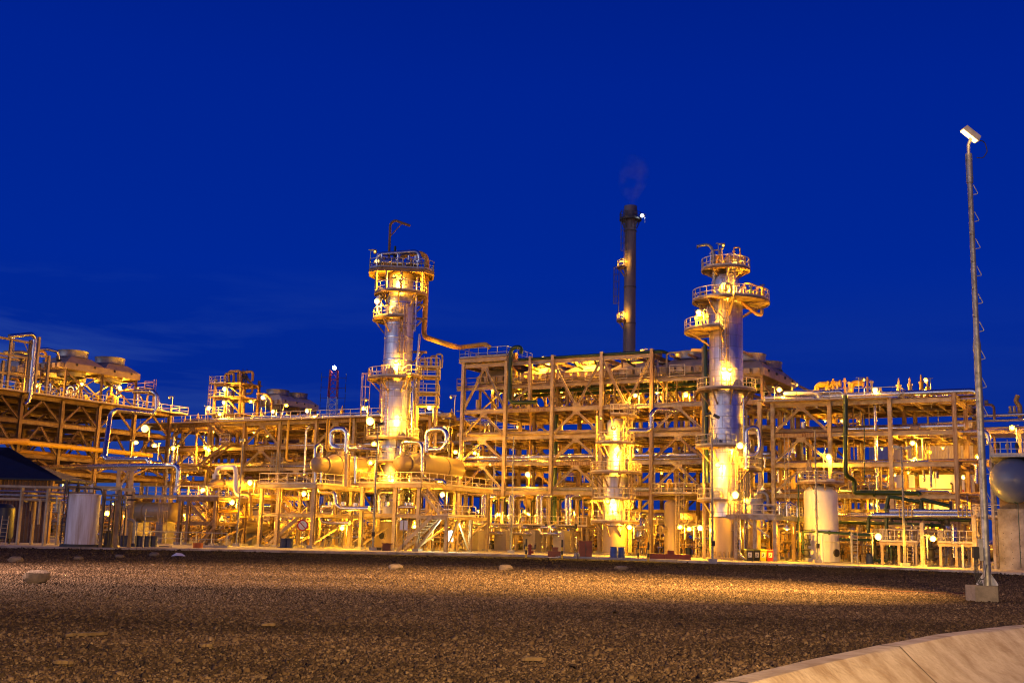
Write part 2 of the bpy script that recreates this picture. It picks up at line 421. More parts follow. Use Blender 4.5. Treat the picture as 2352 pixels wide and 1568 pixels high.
# ---- gravel
def gravel_mat(name, island, lo, hi, scale=13):
    m = bpy.data.materials.new(name); m.use_nodes = True
    nt = m.node_tree; ns = nt.nodes; ln = nt.links; b = ns['Principled BSDF']
    b.inputs['Roughness'].default_value = .85; b.inputs['Specular IOR Level'].default_value = .15
    geo = ns.new('ShaderNodeNewGeometry')
    ramp = ns.new('ShaderNodeValToRGB'); el = ramp.color_ramp.elements
    el[0].position = 0; el[0].color = (*lo, 1); el[1].position = 1; el[1].color = (*hi, 1)
    for p, c in ((.35, (lo[0] * 1.5, lo[1] * 1.4, lo[2] * 1.3)), (.6, ((lo[0] + hi[0]) * .42, (lo[1] + hi[1]) * .38, (lo[2] + hi[2]) * .35)), (.9, (hi[0] * .7, hi[1] * .68, hi[2] * .66))):
        q = el.new(p); q.color = (*c, 1)
    nb = ns.new('ShaderNodeTexNoise'); nb.inputs['Scale'].default_value = .16; nb.inputs['Detail'].default_value = 6
    nmp = ns.new('ShaderNodeMapping'); nmp.inputs['Scale'].default_value = (.45, 1.5, 1); nmp.inputs['Rotation'].default_value = (0, 0, .12)
    ln.new(geo.outputs['Position'], nmp.inputs['Vector']); ln.new(nmp.outputs[0], nb.inputs['Vector'])
    if island:
        ln.new(geo.outputs['Random Per Island'], ramp.inputs['Fac'])
        n3 = ns.new('ShaderNodeTexNoise'); n3.inputs['Scale'].default_value = 30
        ln.new(geo.outputs['Position'], n3.inputs['Vector'])
        bp = ns.new('ShaderNodeBump'); bp.inputs['Strength'].default_value = .4; bp.inputs['Distance'].default_value = .01
        ln.new(n3.outputs['Fac'], bp.inputs['Height']); ln.new(bp.outputs[0], b.inputs['Normal'])
        src = ramp.outputs['Color']
    else:
        vo = ns.new('ShaderNodeTexVoronoi'); vo.inputs['Scale'].default_value = scale
        ln.new(geo.outputs['Position'], vo.inputs['Vector'])
        sp = ns.new('ShaderNodeSeparateColor'); ln.new(vo.outputs['Color'], sp.inputs[0])
        ln.new(sp.outputs[0], ramp.inputs['Fac'])
        inv = ns.new('ShaderNodeMath'); inv.operation = 'SUBTRACT'; inv.inputs[0].default_value = 1
        ln.new(vo.outputs['Distance'], inv.inputs[1])
        bp = ns.new('ShaderNodeBump'); bp.inputs['Strength'].default_value = 1; bp.inputs['Distance'].default_value = .07
        ln.new(inv.outputs[0], bp.inputs['Height']); ln.new(bp.outputs[0], b.inputs['Normal'])
        src = ramp.outputs['Color']
    # gravel colour darkened towards the kerb, painting in the unlit strip
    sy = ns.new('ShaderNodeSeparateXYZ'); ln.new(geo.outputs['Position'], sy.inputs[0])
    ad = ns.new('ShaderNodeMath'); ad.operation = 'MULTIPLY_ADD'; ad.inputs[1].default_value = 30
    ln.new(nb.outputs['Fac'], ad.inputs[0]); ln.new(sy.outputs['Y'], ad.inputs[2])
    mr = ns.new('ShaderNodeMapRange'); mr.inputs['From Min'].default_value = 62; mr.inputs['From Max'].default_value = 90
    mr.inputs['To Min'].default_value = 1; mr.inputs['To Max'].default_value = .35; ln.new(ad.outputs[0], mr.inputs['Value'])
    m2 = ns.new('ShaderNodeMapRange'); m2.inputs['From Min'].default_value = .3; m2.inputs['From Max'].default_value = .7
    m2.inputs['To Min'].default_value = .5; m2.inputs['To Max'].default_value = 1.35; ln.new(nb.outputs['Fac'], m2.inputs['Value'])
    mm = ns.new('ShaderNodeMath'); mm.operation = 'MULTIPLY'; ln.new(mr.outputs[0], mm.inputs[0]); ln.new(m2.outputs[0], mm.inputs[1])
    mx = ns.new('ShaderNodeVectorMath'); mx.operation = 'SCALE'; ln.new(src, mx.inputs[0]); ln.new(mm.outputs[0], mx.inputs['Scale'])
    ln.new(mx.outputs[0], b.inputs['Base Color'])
    return m
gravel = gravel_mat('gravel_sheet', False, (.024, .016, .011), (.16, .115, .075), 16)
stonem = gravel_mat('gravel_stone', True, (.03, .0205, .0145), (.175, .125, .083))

# the rim of the concrete drain, gravel side, near end first
rim = [G(1655, 1568), G(1854, 1520), G(2019, 1485), G(2146, 1460), G(2313, 1440), G(2420, 1432)]
d0 = (rim[0] - rim[1]).normalized(); d1 = (rim[-1] - rim[-2]).normalized()
rim = [rim[0] + d0 * 30] + rim + [rim[-1] + d1 * 25]
gm = MB()
far = [V((900, rim[-1].y, 0)), V((900, 900, 0)), V((-900, 900, 0)), V((-900, rim[0].y, 0))]
poly = rim + far
gm.add(poly, [tuple(range(len(poly)))])
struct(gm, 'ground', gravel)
nrm = []
for i in range(len(rim)):
    a, b = rim[max(0, i - 1)], rim[min(len(rim) - 1, i + 1)]; t = (b - a).normalized(); nrm.append(V((t.y, -t.x, 0)))
prof = [(-.02, -.3), (0, .03), (.32, .03), (.36, .0), (.5, -.14), (.85, -.46), (1.25, -.72), (1.7, -.9), (2.2, -.98), (2.8, -1.0), (3.3, -.97), (3.8, -.85), (4.3, -.55), (4.7, -.05), (4.75, .0), (5.05, .0), (5.05, -.3)]
cm = MB(); vs = []; fs = []
sub = []
for i in range(len(rim) - 1):
    kk = max(1, int((rim[i + 1] - rim[i]).length / 1.0))
    for j in range(kk): sub.append((rim[i].lerp(rim[i + 1], j / kk), nrm[i].lerp(nrm[i + 1], j / kk).normalized()))
for p, n in sub:
    wob = rnd.uniform(-.02, .02)
    for k_, (o, z) in enumerate(prof): vs.append(p + n * (o + (wob if k_ in (1, 2) else 0)) + Z1 * z)
m_ = len(prof)
for i in range(len(sub) - 1):
    for j in range(m_ - 1): fs.append((i * m_ + j, (i + 1) * m_ + j, (i + 1) * m_ + j + 1, i * m_ + j + 1))
cm.add(vs, fs, True)
drainm = mat('drain_concrete', (.56, .47, .35), .85, 0, .3, 1.6, dirt=(.34, .25, .16), bump=.5, bscale=14)
jointm = mat('joint_filler', (.16, .12, .08), .9)
dr = thing('concrete_drain', 'open concrete drainage channel with smooth sloping side at the lower right corner', 'drain', sub[0][0])
cm.build('channel', drainm, dr)
jq = min(range(len(sub)), key=lambda i: (sub[i][0] - rim[3]).length)
for q in [i for i in (jq - 12, jq - 6, jq, jq + 6, jq + 12, jq + 18) if 0 <= i < len(sub)]:
    jm = MB(); p, n = sub[q]; t = V((-n.y, n.x, 0)) * .028
    for j in range(1, 9):
        a, b = p + n * prof[j][0] + Z1 * (prof[j][1] + .006), p + n * prof[j + 1][0] + Z1 * (prof[j + 1][1] + .006)
        jm.add([a - t, a + t, b + t, b - t], [(0, 1, 2, 3)])
    jm.build('expansion_joint', jointm, dr)
rm = MB(); near = [p + n * 5.06 for p, n in sub]
poly = near + [V((60, near[-1].y, 0)), V((60, -60, 0)), V((-60, -60, 0))]
rm.add(poly, [tuple(range(len(poly)))])
asphalt = mat('asphalt', (.05, .05, .052), .9, 0, .3, 3, bump=.3, bscale=60)
struct(rm, 'road', asphalt)

# loose stones lying on the near part of the yard (angular, each one a little block)
def stones():
    rs = np.random.RandomState(3)
    Y = np.sqrt(np.concatenate([rs.uniform(9.5 ** 2, 30 ** 2, 250000), rs.uniform(30 ** 2, 78 ** 2, 330000)])); N = len(Y); X = Y * rs.uniform(-.52, .52, N)
    rim_ = np.array([[p.x, p.y] for p in rim]); o = np.argsort(rim_[:, 1])
    xr = np.interp(Y, rim_[o, 1], rim_[o, 0])
    keep = X < xr - .04
    X, Y = X[keep], Y[keep]; n = len(X)
    size = rs.uniform(.01, .021, n) * (1 + (rs.uniform(0, 1, n) > .93) * .5 + (rs.uniform(0, 1, n) > .993) * 1.1) * np.clip(Y / 34, 1, 1.6)
    cube = np.array([[-1, -1, -1], [1, -1, -1], [1, 1, -1], [-1, 1, -1], [-1, -1, 1], [1, -1, 1], [1, 1, 1], [-1, 1, 1]], float)
    cube[4:, :2] *= .62; cube[:4, :2] *= .95
    ver = cube[None] + rs.uniform(-.42, .42, (n, 8, 3))
    ver *= size[:, None, None] * np.stack([rs.uniform(.8, 1.5, n), rs.uniform(.7, 1.1, n), rs.uniform(.5, 1.0, n)], -1)[:, None, :]
    a = rs.uniform(0, 6.28, n); ca, sa = np.cos(a)[:, None], np.sin(a)[:, None]
    tl = rs.normal(0, .35, n)[:, None]
    x, y, z = ver[..., 0], ver[..., 1], ver[..., 2]
    z, x = z * np.cos(tl) + x * np.sin(tl), x * np.cos(tl) - z * np.sin(tl)
    vx = x * ca - y * sa + X[:, None]; vy = x * sa + y * ca + Y[:, None]
    vz = z + (size * rs.uniform(.1, .75, n))[:, None]
    verts = np.stack([vx, vy, vz], -1).reshape(-1, 3).astype(np.float32)
    q = np.array([[0, 1, 5, 4], [1, 2, 6, 5], [2, 3, 7, 6], [3, 0, 4, 7], [4, 5, 6, 7]])
    loops = (q[None] + (np.arange(n) * 8)[:, None, None]).reshape(-1).astype(np.int32)
    me = bpy.data.meshes.new('gravel')
    me.vertices.add(len(verts)); me.vertices.foreach_set('co', verts.ravel())
    me.loops.add(len(loops)); me.loops.foreach_set('vertex_index', loops)
    me.polygons.add(n * 5); me.polygons.foreach_set('loop_start', np.arange(0, n * 20, 4, dtype=np.int32)); me.polygons.foreach_set('loop_total', np.full(n * 5, 4, np.int32))
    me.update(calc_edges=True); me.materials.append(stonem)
    o = bpy.data.objects.new('gravel', me); COL.objects.link(o)
    tag(o, 'loose angular gravel covering the open yard', 'gravel', None, 'stuff')
stones()

# ---- the plant's concrete slab and its kerb
front = [GP(-400, 66), GP(50, 71), GP(548, 79), GP(889, 84), GP(1193, 88), GP(1467, 85), GP(1655, 80), GP(2003, 77), GP(2224, 72), GP(2352, 69), GP(2800, 62)]
pm = MB(); back = [V((120, 300, 0)), V((-150, 300, 0))]
top = [p + Z1 * .14 for p in front + back]
pm.add(top, [tuple(range(len(top)))])
struct(pm, 'pavement', conc)
km = MB()
for a, b in zip(front, front[1:]):
    kk = int((b - a).length / 3)
    for j in range(kk):
        p, q = a.lerp(b, j / kk), a.lerp(b, (j + .985) / kk); n = V((p - q).y, ) if False else V(((q - p).y, -(q - p).x, 0)).normalized()
        h = .16 + rnd.uniform(-.006, .006)
        km.hexa([p + n * .2, q + n * .2, q, p, p + n * .17 + Z1 * h, q + n * .17 + Z1 * h, q + Z1 * h, p + Z1 * h])
struct(km, 'kerb', concd)
# ================================================================== PIPE RACKS
def frame_part(root, nm, a, b, m, d=.32, w=.26, up=None):
    if m is cream: m = rnd.choice([cream, cream, cream, creamg, ruststeel])
    elif m is creamd: m = rnd.choice([creamd, creamd, brown, ruststeel])
    return MB().hb(a, b, d, w, up).build(nm, m, root)
def uz(px, py): return hv(px, py, 0)
def ulist(pxs, py): return [hv(p, py, 0)[0] for p in pxs]
zl = lambda px, py: hv(px, py, 0)[1]

def rack_u(name, label, us, vs, zs, ztop, chev, vees=(), m=cream, mb=creamd, skip=()):
    root = thing(name, label, 'pipe rack', M(us[0], vs[0], .14))
    for j, v in enumerate(vs):
        mm = m if j == 0 else mb  # rear rows take the cream with shade put into its colour
        for i, u in enumerate(us):
            zt = ztop[i] if isinstance(ztop, (list, tuple)) else ztop
            c = frame_part(root, 'column', M(u, v, .14), M(u, v, zt), mm, .36, .32)
            MB().box(M(u, v, .24), .6, .6, .2, (GU, GV)).build('column_foot', conc, c)
        for k, z in enumerate(zs):
            for i in range(len(us) - 1):
                if (i, k, j) in skip: continue
                frame_part(root, 'beam', M(us[i] + .17, v, z), M(us[i + 1] - .17, v, z), mm, .36, .22)
    for k, z in enumerate(zs):
        for i, u in enumerate(us):
            if z > (ztop[i] if isinstance(ztop, (list, tuple)) else ztop) + .4: continue
            for a, b in zip(vs, vs[1:]):
                frame_part(root, 'cross_beam', M(u, a + .19, z - .02), M(u, b - .19, z - .02), mb, .34, .2)
    for (i, k0, k1, kind) in chev:
        for j, v in enumerate(vs):
            if j == 1: continue
            mm = m if j == 0 else mb
            z0 = zs[k0] if k0 >= 0 else .3
            z1 = zs[k1]; um = (us[i] + us[i + 1]) / 2
            if kind == 'A':
                frame_part(root, 'brace', M(us[i] + .2, v, z0 + .35), M(um - .12, v, z1 - .35), mm, .2, .2)
                frame_part(root, 'brace', M(us[i + 1] - .2, v, z0 + .35), M(um + .12, v, z1 - .35), mm, .2, .2)
                zz = z1 - .38
            else:
                frame_part(root, 'brace', M(us[i] + .2, v, z1 - .3), M(um - .12, v, z0 + .35), mm, .2, .2)
                frame_part(root, 'brace', M(us[i + 1] - .2, v, z1 - .3), M(um + .12, v, z0 + .35), mm, .2, .2)
                zz = z0 + .36
            MB().gbox(um - .4, um + .4, v - .03, v + .03, zz - .2, zz + .2).build('gusset_plate', mm, root)
    return root

# --- the main frame under the air coolers
UMAIN = ulist([1062, 1161, 1268, 1381, 1497, 1619, 1745], 950)
ZM = [zl(1110, 1131), zl(1110, 1065.5), zl(1110, 1006.5), zl(1110, 945.5), zl(1110, 839)]
ZTOP = zl(1272, 815)
chev = [(b, k, k + 1, 'A') for b in (0, 2, 4) for k in (0, 1, 2)] + [(0, 3, 4, 'A'), (2, 3, 4, 'V'), (3, 3, 4, 'V'), ]
main = rack_u('cooler_frame', 'tall cream steel frame carrying the row of air coolers between the two towers', UMAIN, [0, 6, 12], ZM, [ZTOP] * 5 + [ZM[3], ZM[3]], chev,
              skip=[(5, 4, 0), (5, 4, 1), (5, 4, 2), (4, 4, 0), (4, 4, 1), (4, 4, 2)])
us_, z_ = hv(1216, 940, 0)
frame_part(main, 'column', M(us_, 0, ZM[3] + .1), M(us_, 0, ZTOP), cream, .3, .28)
frame_part(main, 'beam', M(us_ + .2, 0, zl(1240, 890)), M(UMAIN[2] - .2, 0, zl(1240, 890)), cream, .3, .22)
frame_part(main, 'brace', M(UMAIN[1] + .2, 0, ZM[3] + .3), M(us_ - .15, 0, zl(1210, 891)), cream, .2, .2)
for u in [us_] + UMAIN[2:5]:
    frame_part(main, 'bracket_arm', M(u, .1, ZTOP - .25), M(u, 2.4, ZTOP - .25), cream, .3, .2)

# --- the long low rack left of the slim tower, and the one right of the stout tower
umid = ulist([404, 482, 562, 643.5, 727, 814], 990)
umid = [umid[0] - 5, ] + umid + [umid[-1] + 4.9, umid[-1] + 9.8]
umid = [u for u in umid if u < UMAIN[0] - 1.5]
ZL = [3.4, zl(640, 1112), zl(640, 1077), zl(590, 1029), zl(600, 972.5)]
chev = [(b, k, k + 1, 'A') for b in (1, 3, 5) for k in (2, 3)] + [(b, k, k + 1, 'A') for b in (2, 4) for k in (0, 1)]
mid = rack_u('pipe_rack', 'long brown lit pipe rack with stairs, left of the slim tower', umid, [0, 6, 12], ZL, ZL[-1] + .2, chev, m=cream, mb=creamd)
uright = ulist([1775, 1905.5, 2044, 2192.5], 960)
ZR = [3.6, zl(1975, 1139), zl(1975, 1067), zl(1975, 996.5), zl(1975, 924)]
chev = [(0, 2, 3, 'A'), (0, 3, 4, 'A'), (0, 1, 2, 'A')]
right = rack_u('pipe_rack', 'open cream pipe rack between the stout tower and the lamp mast', uright, [0, 6, 11], ZR, [ZR[-1] + .3, ZR[-1] + .3, ZR[-1] + .3, ZR[-1] + .55], chev)

# --- the rack at far left, running towards the viewer, with the twin fan cooler on top
UL = -40.5
vleft = [hu(px, 985, UL)[0] for px in (43, 138, 224, 306, 388)]
vleft = [vleft[0] - 5, vleft[0] - 10][::-1] + vleft
ZLL = [3.2, hu(100, 1084, UL)[1], hu(100, 1049, UL)[1], hu(100, 973, UL)[1], hu(138, 920, UL)[1]]
lroot = thing('pipe_rack', 'dark tall pipe rack at the far left under the twin fan cooler', 'pipe rack', M(UL, vleft[0], .14))
for j, u in enumerate((UL, UL - 6, UL - 12)):
    mm = creamd if j == 0 else brown  # darker cream and brown stand in for the backlit shade of this rack
    for i, v in enumerate(vleft):
        c = frame_part(lroot, 'column', M(u, v, .14), M(u, v, ZLL[-1]), mm, .42, .36, GU)
        MB().box(M(u, v, .24), .65, .65, .2, (GU, GV)).build('column_foot', conc, c)
    for k, z in enumerate(ZLL):
        for a, b in zip(vleft, vleft[1:]):
            frame_part(lroot, 'beam', M(u, a + .2, z), M(u, b - .2, z), mm, .42, .24)
    for i, (a, b) in enumerate(zip(vleft, vleft[1:])):
        for k in (1, 2, 3):
            if j == 1: continue
            m_ = (a + b) / 2
            frame_part(lroot, 'brace', M(u, a + .2, ZLL[k] + .3), M(u, m_ - .1, ZLL[k + 1] - .35), mm, .2, .2)
            frame_part(lroot, 'brace', M(u, b - .2, ZLL[k] + .3), M(u, m_ + .1, ZLL[k + 1] - .35), mm, .2, .2)
for k, z in enumerate(ZLL):
    for v in vleft:
        for a in (UL - 12, UL - 6):
            frame_part(lroot, 'cross_beam', M(a + .2, v, z - .03), M(a + 5.8, v, z - .03), brown, .36, .22)
dk = MB(); dk.gbox(UL - 12, UL + .9, vleft[0], vleft[-1] + 2, ZLL[-1] + .22, ZLL[-1] + .28)
dko = dk.build('deck', creamd, lroot)
MB().rail([M(UL + .85, vleft[0], ZLL[-1] + .28), M(UL + .85, vleft[-1] + 2, ZLL[-1] + .28), M(UL - 12, vleft[-1] + 2, ZLL[-1] + .28)]).build('handrail', cream, lroot)

# --- decks and handrails on the racks
def deck(root, u0, u1, v0, v1, z, m=creamd, t=.05):
    return MB().gbox(u0, u1, v0, v1, z, z + t).build('deck', m, root)
zt = ZL[-1] + .2
deck(mid, umid[0], umid[-1], -1.1, 2.2, zt)
deck(mid, umid[0], umid[-1], 8.5, 12.5, zt)
MB().rail([M(umid[0], -1.05, zt + .05), M(umid[-1], -1.05, zt + .05)]).build('handrail', cream, mid)
MB().rail([M(umid[0], 12.4, zt + .05), M(umid[-1], 12.4, zt + .05)]).build('handrail', cream, mid)
zt = ZR[-1] + .2
deck(right, uright[0] - .5, uright[2], -.9, 2.0, zt); deck(right, uright[0] - .5, uright[-1], 5, 11.5, zt)
MB().rail([M(uright[0] - .5, -.85, zt + .05), M(uright[2] + 1.0, -.85, zt + .05), M(uright[2] + 1.0, 4.8, zt + .05), M(uright[3] + .1, 5.2, zt + .05), M(uright[3] + .3, 11.3, zt + .05)]).build('handrail', galv, right)
fr = frame_part(right, 'cross_beam', M(uright[3], .2, ZR[-1] + .25), M(uright[3], 11, ZR[-1] + .25), cream, .4, .24)
# lattice of light pipe supports between the rows
for root, us, zs, vs in ((main, UMAIN, ZM, (3, 9)), (mid, umid, ZL, (3, 9)), (right, uright, ZR, (3, 8.5))):
    for v in vs:
        for z in zs[:-1]:
            frame_part(root, 'stringer', M(us[0], v, z - .05), M(us[-1], v, z - .05), creamd, .24, .16)
    for a, b in zip(us, us[1:]):
        for z in zs[1:]:
            for f in (.33, .67):
                u = a + (b - a) * f
                frame_part(root, 'pipe_support', M(u, .2, z - .06), M(u, vs[1] + 2.4, z - .06), creamd, .2, .14)

# --- pipes lying in the racks
ORD = ['lowest', 'second', 'third', 'fourth', 'top']
def lay(us, zs, where, n, vlo, vhi, seed, skip_top=False):
    r_ = random.Random(seed)
    for k, z in enumerate(zs):
        if skip_top and k == len(zs) - 1: continue
        v = vlo
        for i in range(n):
            v += r_.uniform(.3, .95)
            if v > vhi: break
            rr = r_.choice([.06, .08, .08, .11, .11, .15, .2, .26])
            mm = r_.choice([cladp, cladp, creamd, cream, galv, brown, ochre, cladp])
            u0 = us[0] - r_.uniform(0, 2) if r_.random() < .7 else us[0] + r_.uniform(0, (us[-1] - us[0]) * .5)
            u1 = us[-1] + r_.uniform(0, 2) if r_.random() < .7 else us[-1] - r_.uniform(0, (us[-1] - us[0]) * .3)
            zz = z + .2 + rr + r_.choice([0, 0, .12, .3])
            pts = [M(u0, v, zz), M(u1, v, zz)]
            q = r_.random()
            if q < .35: pts = pts + [M(u1, v, zz - r_.uniform(1, 2.2))]
            elif q < .55: pts = [M(u0, v, zz + r_.uniform(.5, 1.3))] + pts
            mb = MB().tube(pts, rr, n=8 if rr < .15 else 12)
            if r_.random() < .5:
                c = pts[0].lerp(pts[1], r_.uniform(.2, .8)); mb.cyl(c - GU * .04, c + GU * .04, rr * 1.7, 12); mb.cyl(c + GU * .05, c + GU * .12, rr * 1.7, 12)
            kind = {cladp.name: 'aluminium clad', creamd.name: 'dull cream', cream.name: 'cream', galv.name: 'grey steel', brown.name: 'brown', ochre.name: 'ochre'}[mm.name]
            if v > 4.2 or (k and v > 2.6): REST.append((mb, mm)); continue
            solo(mb, 'pipe', mm, f"{'thick' if rr > .14 else 'thin'} {kind} pipe on the {ORD[k]} tier of {where}", 'pipe', f'level pipes on {where}')
lay(UMAIN, ZM, 'the cooler frame', 17, .3, 11.5, 21, True)
lay(umid, ZL, 'the long left rack', 17, .3, 11.5, 22)
lay(uright, ZR, 'the right rack', 15, .3, 10.5, 23)
r_ = random.Random(24)
for k, z in enumerate(ZLL[:-1]):
    u = UL - .2
    for i in range(10):
        u -= r_.uniform(.6, 1.3)
        rr = r_.choice([.08, .1, .14, .2])
        mm = r_.choice([creamd, brown, cladp, ochre])
        mb = MB().tube([M(u, vleft[0] - 3, z + .25 + rr), M(u, vleft[-1] + r_.uniform(0, 6), z + .25 + rr)], rr)
        if i > 4: REST.append((mb, mm)); continue
        solo(mb, 'pipe', mm, f'pipe on the {ORD[k]} tier of the far left rack', 'pipe', 'level pipes on the far left rack')
# vertical drops along the rack fronts
r_ = random.Random(25)
def drops(us, zs, v0, v1, n, where, seed):
    q = random.Random(seed)
    for i in range(n):
        u = q.uniform(us[0] + .5, us[-1] - .5); v = q.uniform(v0, v1)
        k = q.randint(1, len(zs) - 1); k0 = q.randint(0, k - 1)
        rr = q.choice([.05, .07, .07, .1, .13]); s_ = q.choice([-1, 1])
        zt_, zb = zs[k] + q.uniform(.2, .7), (zs[k0] + q.uniform(-.4, .5))
        mm = q.choice([creamd, cream, galv, cladp, ochre])
        mb = MB().tube([M(u + s_ * q.uniform(.5, 2), v, zt_), M(u, v, zt_), M(u, v, zb), M(u, v + q.uniform(.4, 1.5), zb)], rr, n=8)
        kind = {cladp.name: 'aluminium clad', creamd.name: 'dull cream', cream.name: 'cream', galv.name: 'grey steel', ochre.name: 'ochre'}[mm.name]
        if v > 4: REST.append((mb, mm)); continue
        solo(mb, 'pipe', mm, f"{kind} upright bent pipe in {where}", 'pipe', f'upright pipes in {where}')
drops(UMAIN, ZM, 1, 11, 44, 'the cooler frame', 31)
drops(umid, ZL, -.5, 11, 60, 'the long left rack', 32)
drops(uright, ZR, .4, 10, 40, 'the right rack', 33)
# cable trays standing on edge up the columns
def cable_ladder(px, y0, y1, v, label):
    a, b = Pv(px, y0, v), Pv(px, y1, v); b = V((a.x, a.y, b.z))
    mb = MB().ladder(b, a, GU, .42, .06, .28)
    solo(mb, 'cable_ladder', galv, label, 'cable ladder', None)
rest_pipes()
cable_ladder(1398 - 18, 885, 1110, 6.5, 'pale cable ladder running up a column inside the cooler frame')
cable_ladder(1806, 1005, 1160, -.4, 'long perforated cable ladder up the first column right of the stout tower')
for i, px in enumerate((627, 633, 640, 648)):
    cable_ladder(px, 1038, 1086, -.3, 'short upright cable ladder clustered at mid height of the left rack')

# --- stairs on the left rack
def stair_px(a, b, v, label, w=.95, m=cream, name='staircase', cat='staircase', dv=0):
    p, q = Pv(*a, v), Pv(*b, v + dv)
    mb = MB().stair(p, q, GV if dv == 0 else (q - p).cross(Z1), w)
    return solo(mb, name, m, label, cat, None)
B4 = reg(560, 1560, 640, 2352)
stair_px(B4(1040, 500), B4(1330, 780), -1.7, 'upper flight of cream stairs descending from the roof of the long left rack', m=creamd)
stair_px(B4(1330, 780), B4(900, 1105), -2.7, 'middle flight of cream stairs folding back under the upper flight on the left rack', m=creamd)
stair_px(B4(990, 1105), B4(1180, 1300), -1.7, 'lowest short flight of cream stairs under the middle flight on the left rack', m=creamd)
for (x0, y0, x1, lab) in ((1260, 775, 1400, 'small railed landing between the upper and middle stair flights'), (800, 1110, 1000, 'small railed landing at the foot of the middle stair flight')):
    a, b = Pv(*B4(x0, y0), -2.2), Pv(*B4(x1, y0), -2.2)
    u0, _ = uv(a); u1, _ = uv(b); z = a.z
    t = thing('stair_landing', lab, 'landing', M(u0, -2.2, z))
    MB().gbox(u0, u1, -3.2, -1.1, z - .1, z).build('deck', creamd, t)
    MB().rail([M(u0, -3.15, z), M(u1, -3.15, z)]).build('handrail', cream, t)
    MB().hb(M(u0 + .2, -1.2, z - .2), M(u0 + .2, -.1, z - .2)).build('bracket', creamd, t)
# ================================================================== AIR COOLERS
def cooler(loc, rz, label, L=9.2, Wd=4.6, legs=1.8, m=hoodm, m2=hoodm):
    t = thing('air_cooler', label, 'air cooler', (0, 0, 0), 'air coolers with fan rings')
    hx, hy = L / 2, Wd / 2
    MB().box((0, 0, .35), L, Wd, .7).build('bundle_box', m, t)
    for s in (-1, 1):
        cx = s * L / 4; a = L / 4 - .02; b = hy
        z0, z1 = .702, 1.5; c, d = 1.35, 1.45
        f = MB().hexa([V((cx - a, -b, z0)), V((cx + a, -b, z0)), V((cx + a, b, z0)), V((cx - a, b, z0)), V((cx - c, -d, z1)), V((cx + c, -d, z1)), V((cx + c, d, z1)), V((cx - c, d, z1))])
        h = f.build('hood', m2, t)
        MB().lathe((cx, 0, 1.502), [(1.72, 0), (1.62, .1), (1.6, .55), (1.68, .8), (1.62, .8), (1.54, .55), (1.54, .0)], 36).build('fan_ring', fanm, t)
        fb = MB().cyl((cx, 0, 1.55), (cx, 0, 1.95), .22, 12)
        for q in range(5):
            an = q * 1.2566
            fb.bar((cx, 0, 1.75), (cx + math.cos(an) * 1.45, math.sin(an) * 1.45, 1.8), .3, .04)
        fb.build('fan', dark, t)
        for q in (-1, 1):
            MB().box((cx + q * 1.2, -hy - .06, .55), .16, .12, .24).build('lifting_lug', dark, t)
    for x in (-hx + .3, 0, hx - .3):
        for y in (-hy + .3, hy - .3):
            MB().hb(V((x, y, -legs)), V((x, y, -.01)), .22, .2, V((1, 0, 0))).build('leg', creamd, t)
        MB().hb(V((x, -hy + .4, -.14)), V((x, hy - .4, -.14)), .22, .16).build('cross_beam', creamd, t)
    for y in (-hy + .3, hy - .3):
        for s in (-1, 1):
            MB().bar((s * (hx - .35), y, -legs + .1), (s * .35, y, -.3), .12).build('brace', creamd, t)
            MB().bar((s * .35, y, -legs + .1), (s * (hx - .35), y, -.3), .12).build('brace', creamd, t)
    for i in range(5):                     # header nozzles on the end
        MB().box((-hx - .25, -hy + .6 + i * (Wd - 1.2) / 4, .35), .5, .5, .5).build('header_box', cream, t)
    for s in (-1, 1):
        MB().cyl((s * L / 4, 0, -.9), (s * L / 4, 0, -.05), .45, 14).build('motor', dark, t)
        MB().lathe((s * L / 4, 0, -.55), [(1.5, .4), (1.55, .45), (1.45, .0), (1.42, .0)], 24).build('inlet_ring', fanm, t)
    t.location = loc; t.rotation_euler = (0, 0, rz); ORI[t] = V(loc)
    return t
# twin fan cooler on the far left rack: long side along v, facing right
vA, zA = hu(152, 843, UL + .3); vB, _ = hu(322, 870, UL + .3)
zA -= .1
lc = cooler(M(UL + .3 - 2.3, (vA + vB) / 2, zA), math.atan2(GV.y, GV.x), 'brown air cooler with two round fan rings on the far left rack', L=abs(vB - vA), legs=zA - ZLL[-1] - .28)
B1 = reg(0, 1300, 640, 2182)
lp = thing('service_platform', 'small railed landing with a ladder at the end of the far left cooler', 'platform', M(UL + .3, vB + .2, zA - .9))
MB().gbox(UL - 3.5, UL + .9, vB + .15, vB + 1.6, zA - 1.0, zA - .92).build('deck', creamd, lp)
MB().rail([M(UL + .9, vB + .2, zA - .92), M(UL + .9, vB + 1.55, zA - .92), M(UL - 3.4, vB + 1.55, zA - .92)]).build('handrail', creamd, lp)
MB().ladder(M(UL + .9, vB + 1.7, ZLL[-1] + .3), M(UL + .9, vB + 1.7, zA + .3), GU, .45).build('ladder', creamd, lp)
# second cooler, further left and behind it, lit
vC, zC = hu(40, 838, UL - 1)
lc2 = cooler(M(UL - 9.3, (vA + vB) / 2 - 1.0, zA - .1), math.atan2(GV.y, GV.x), 'pale lit air cooler mostly hidden behind the far left cooler', m=hoodc, m2=hoodc, legs=2.2)

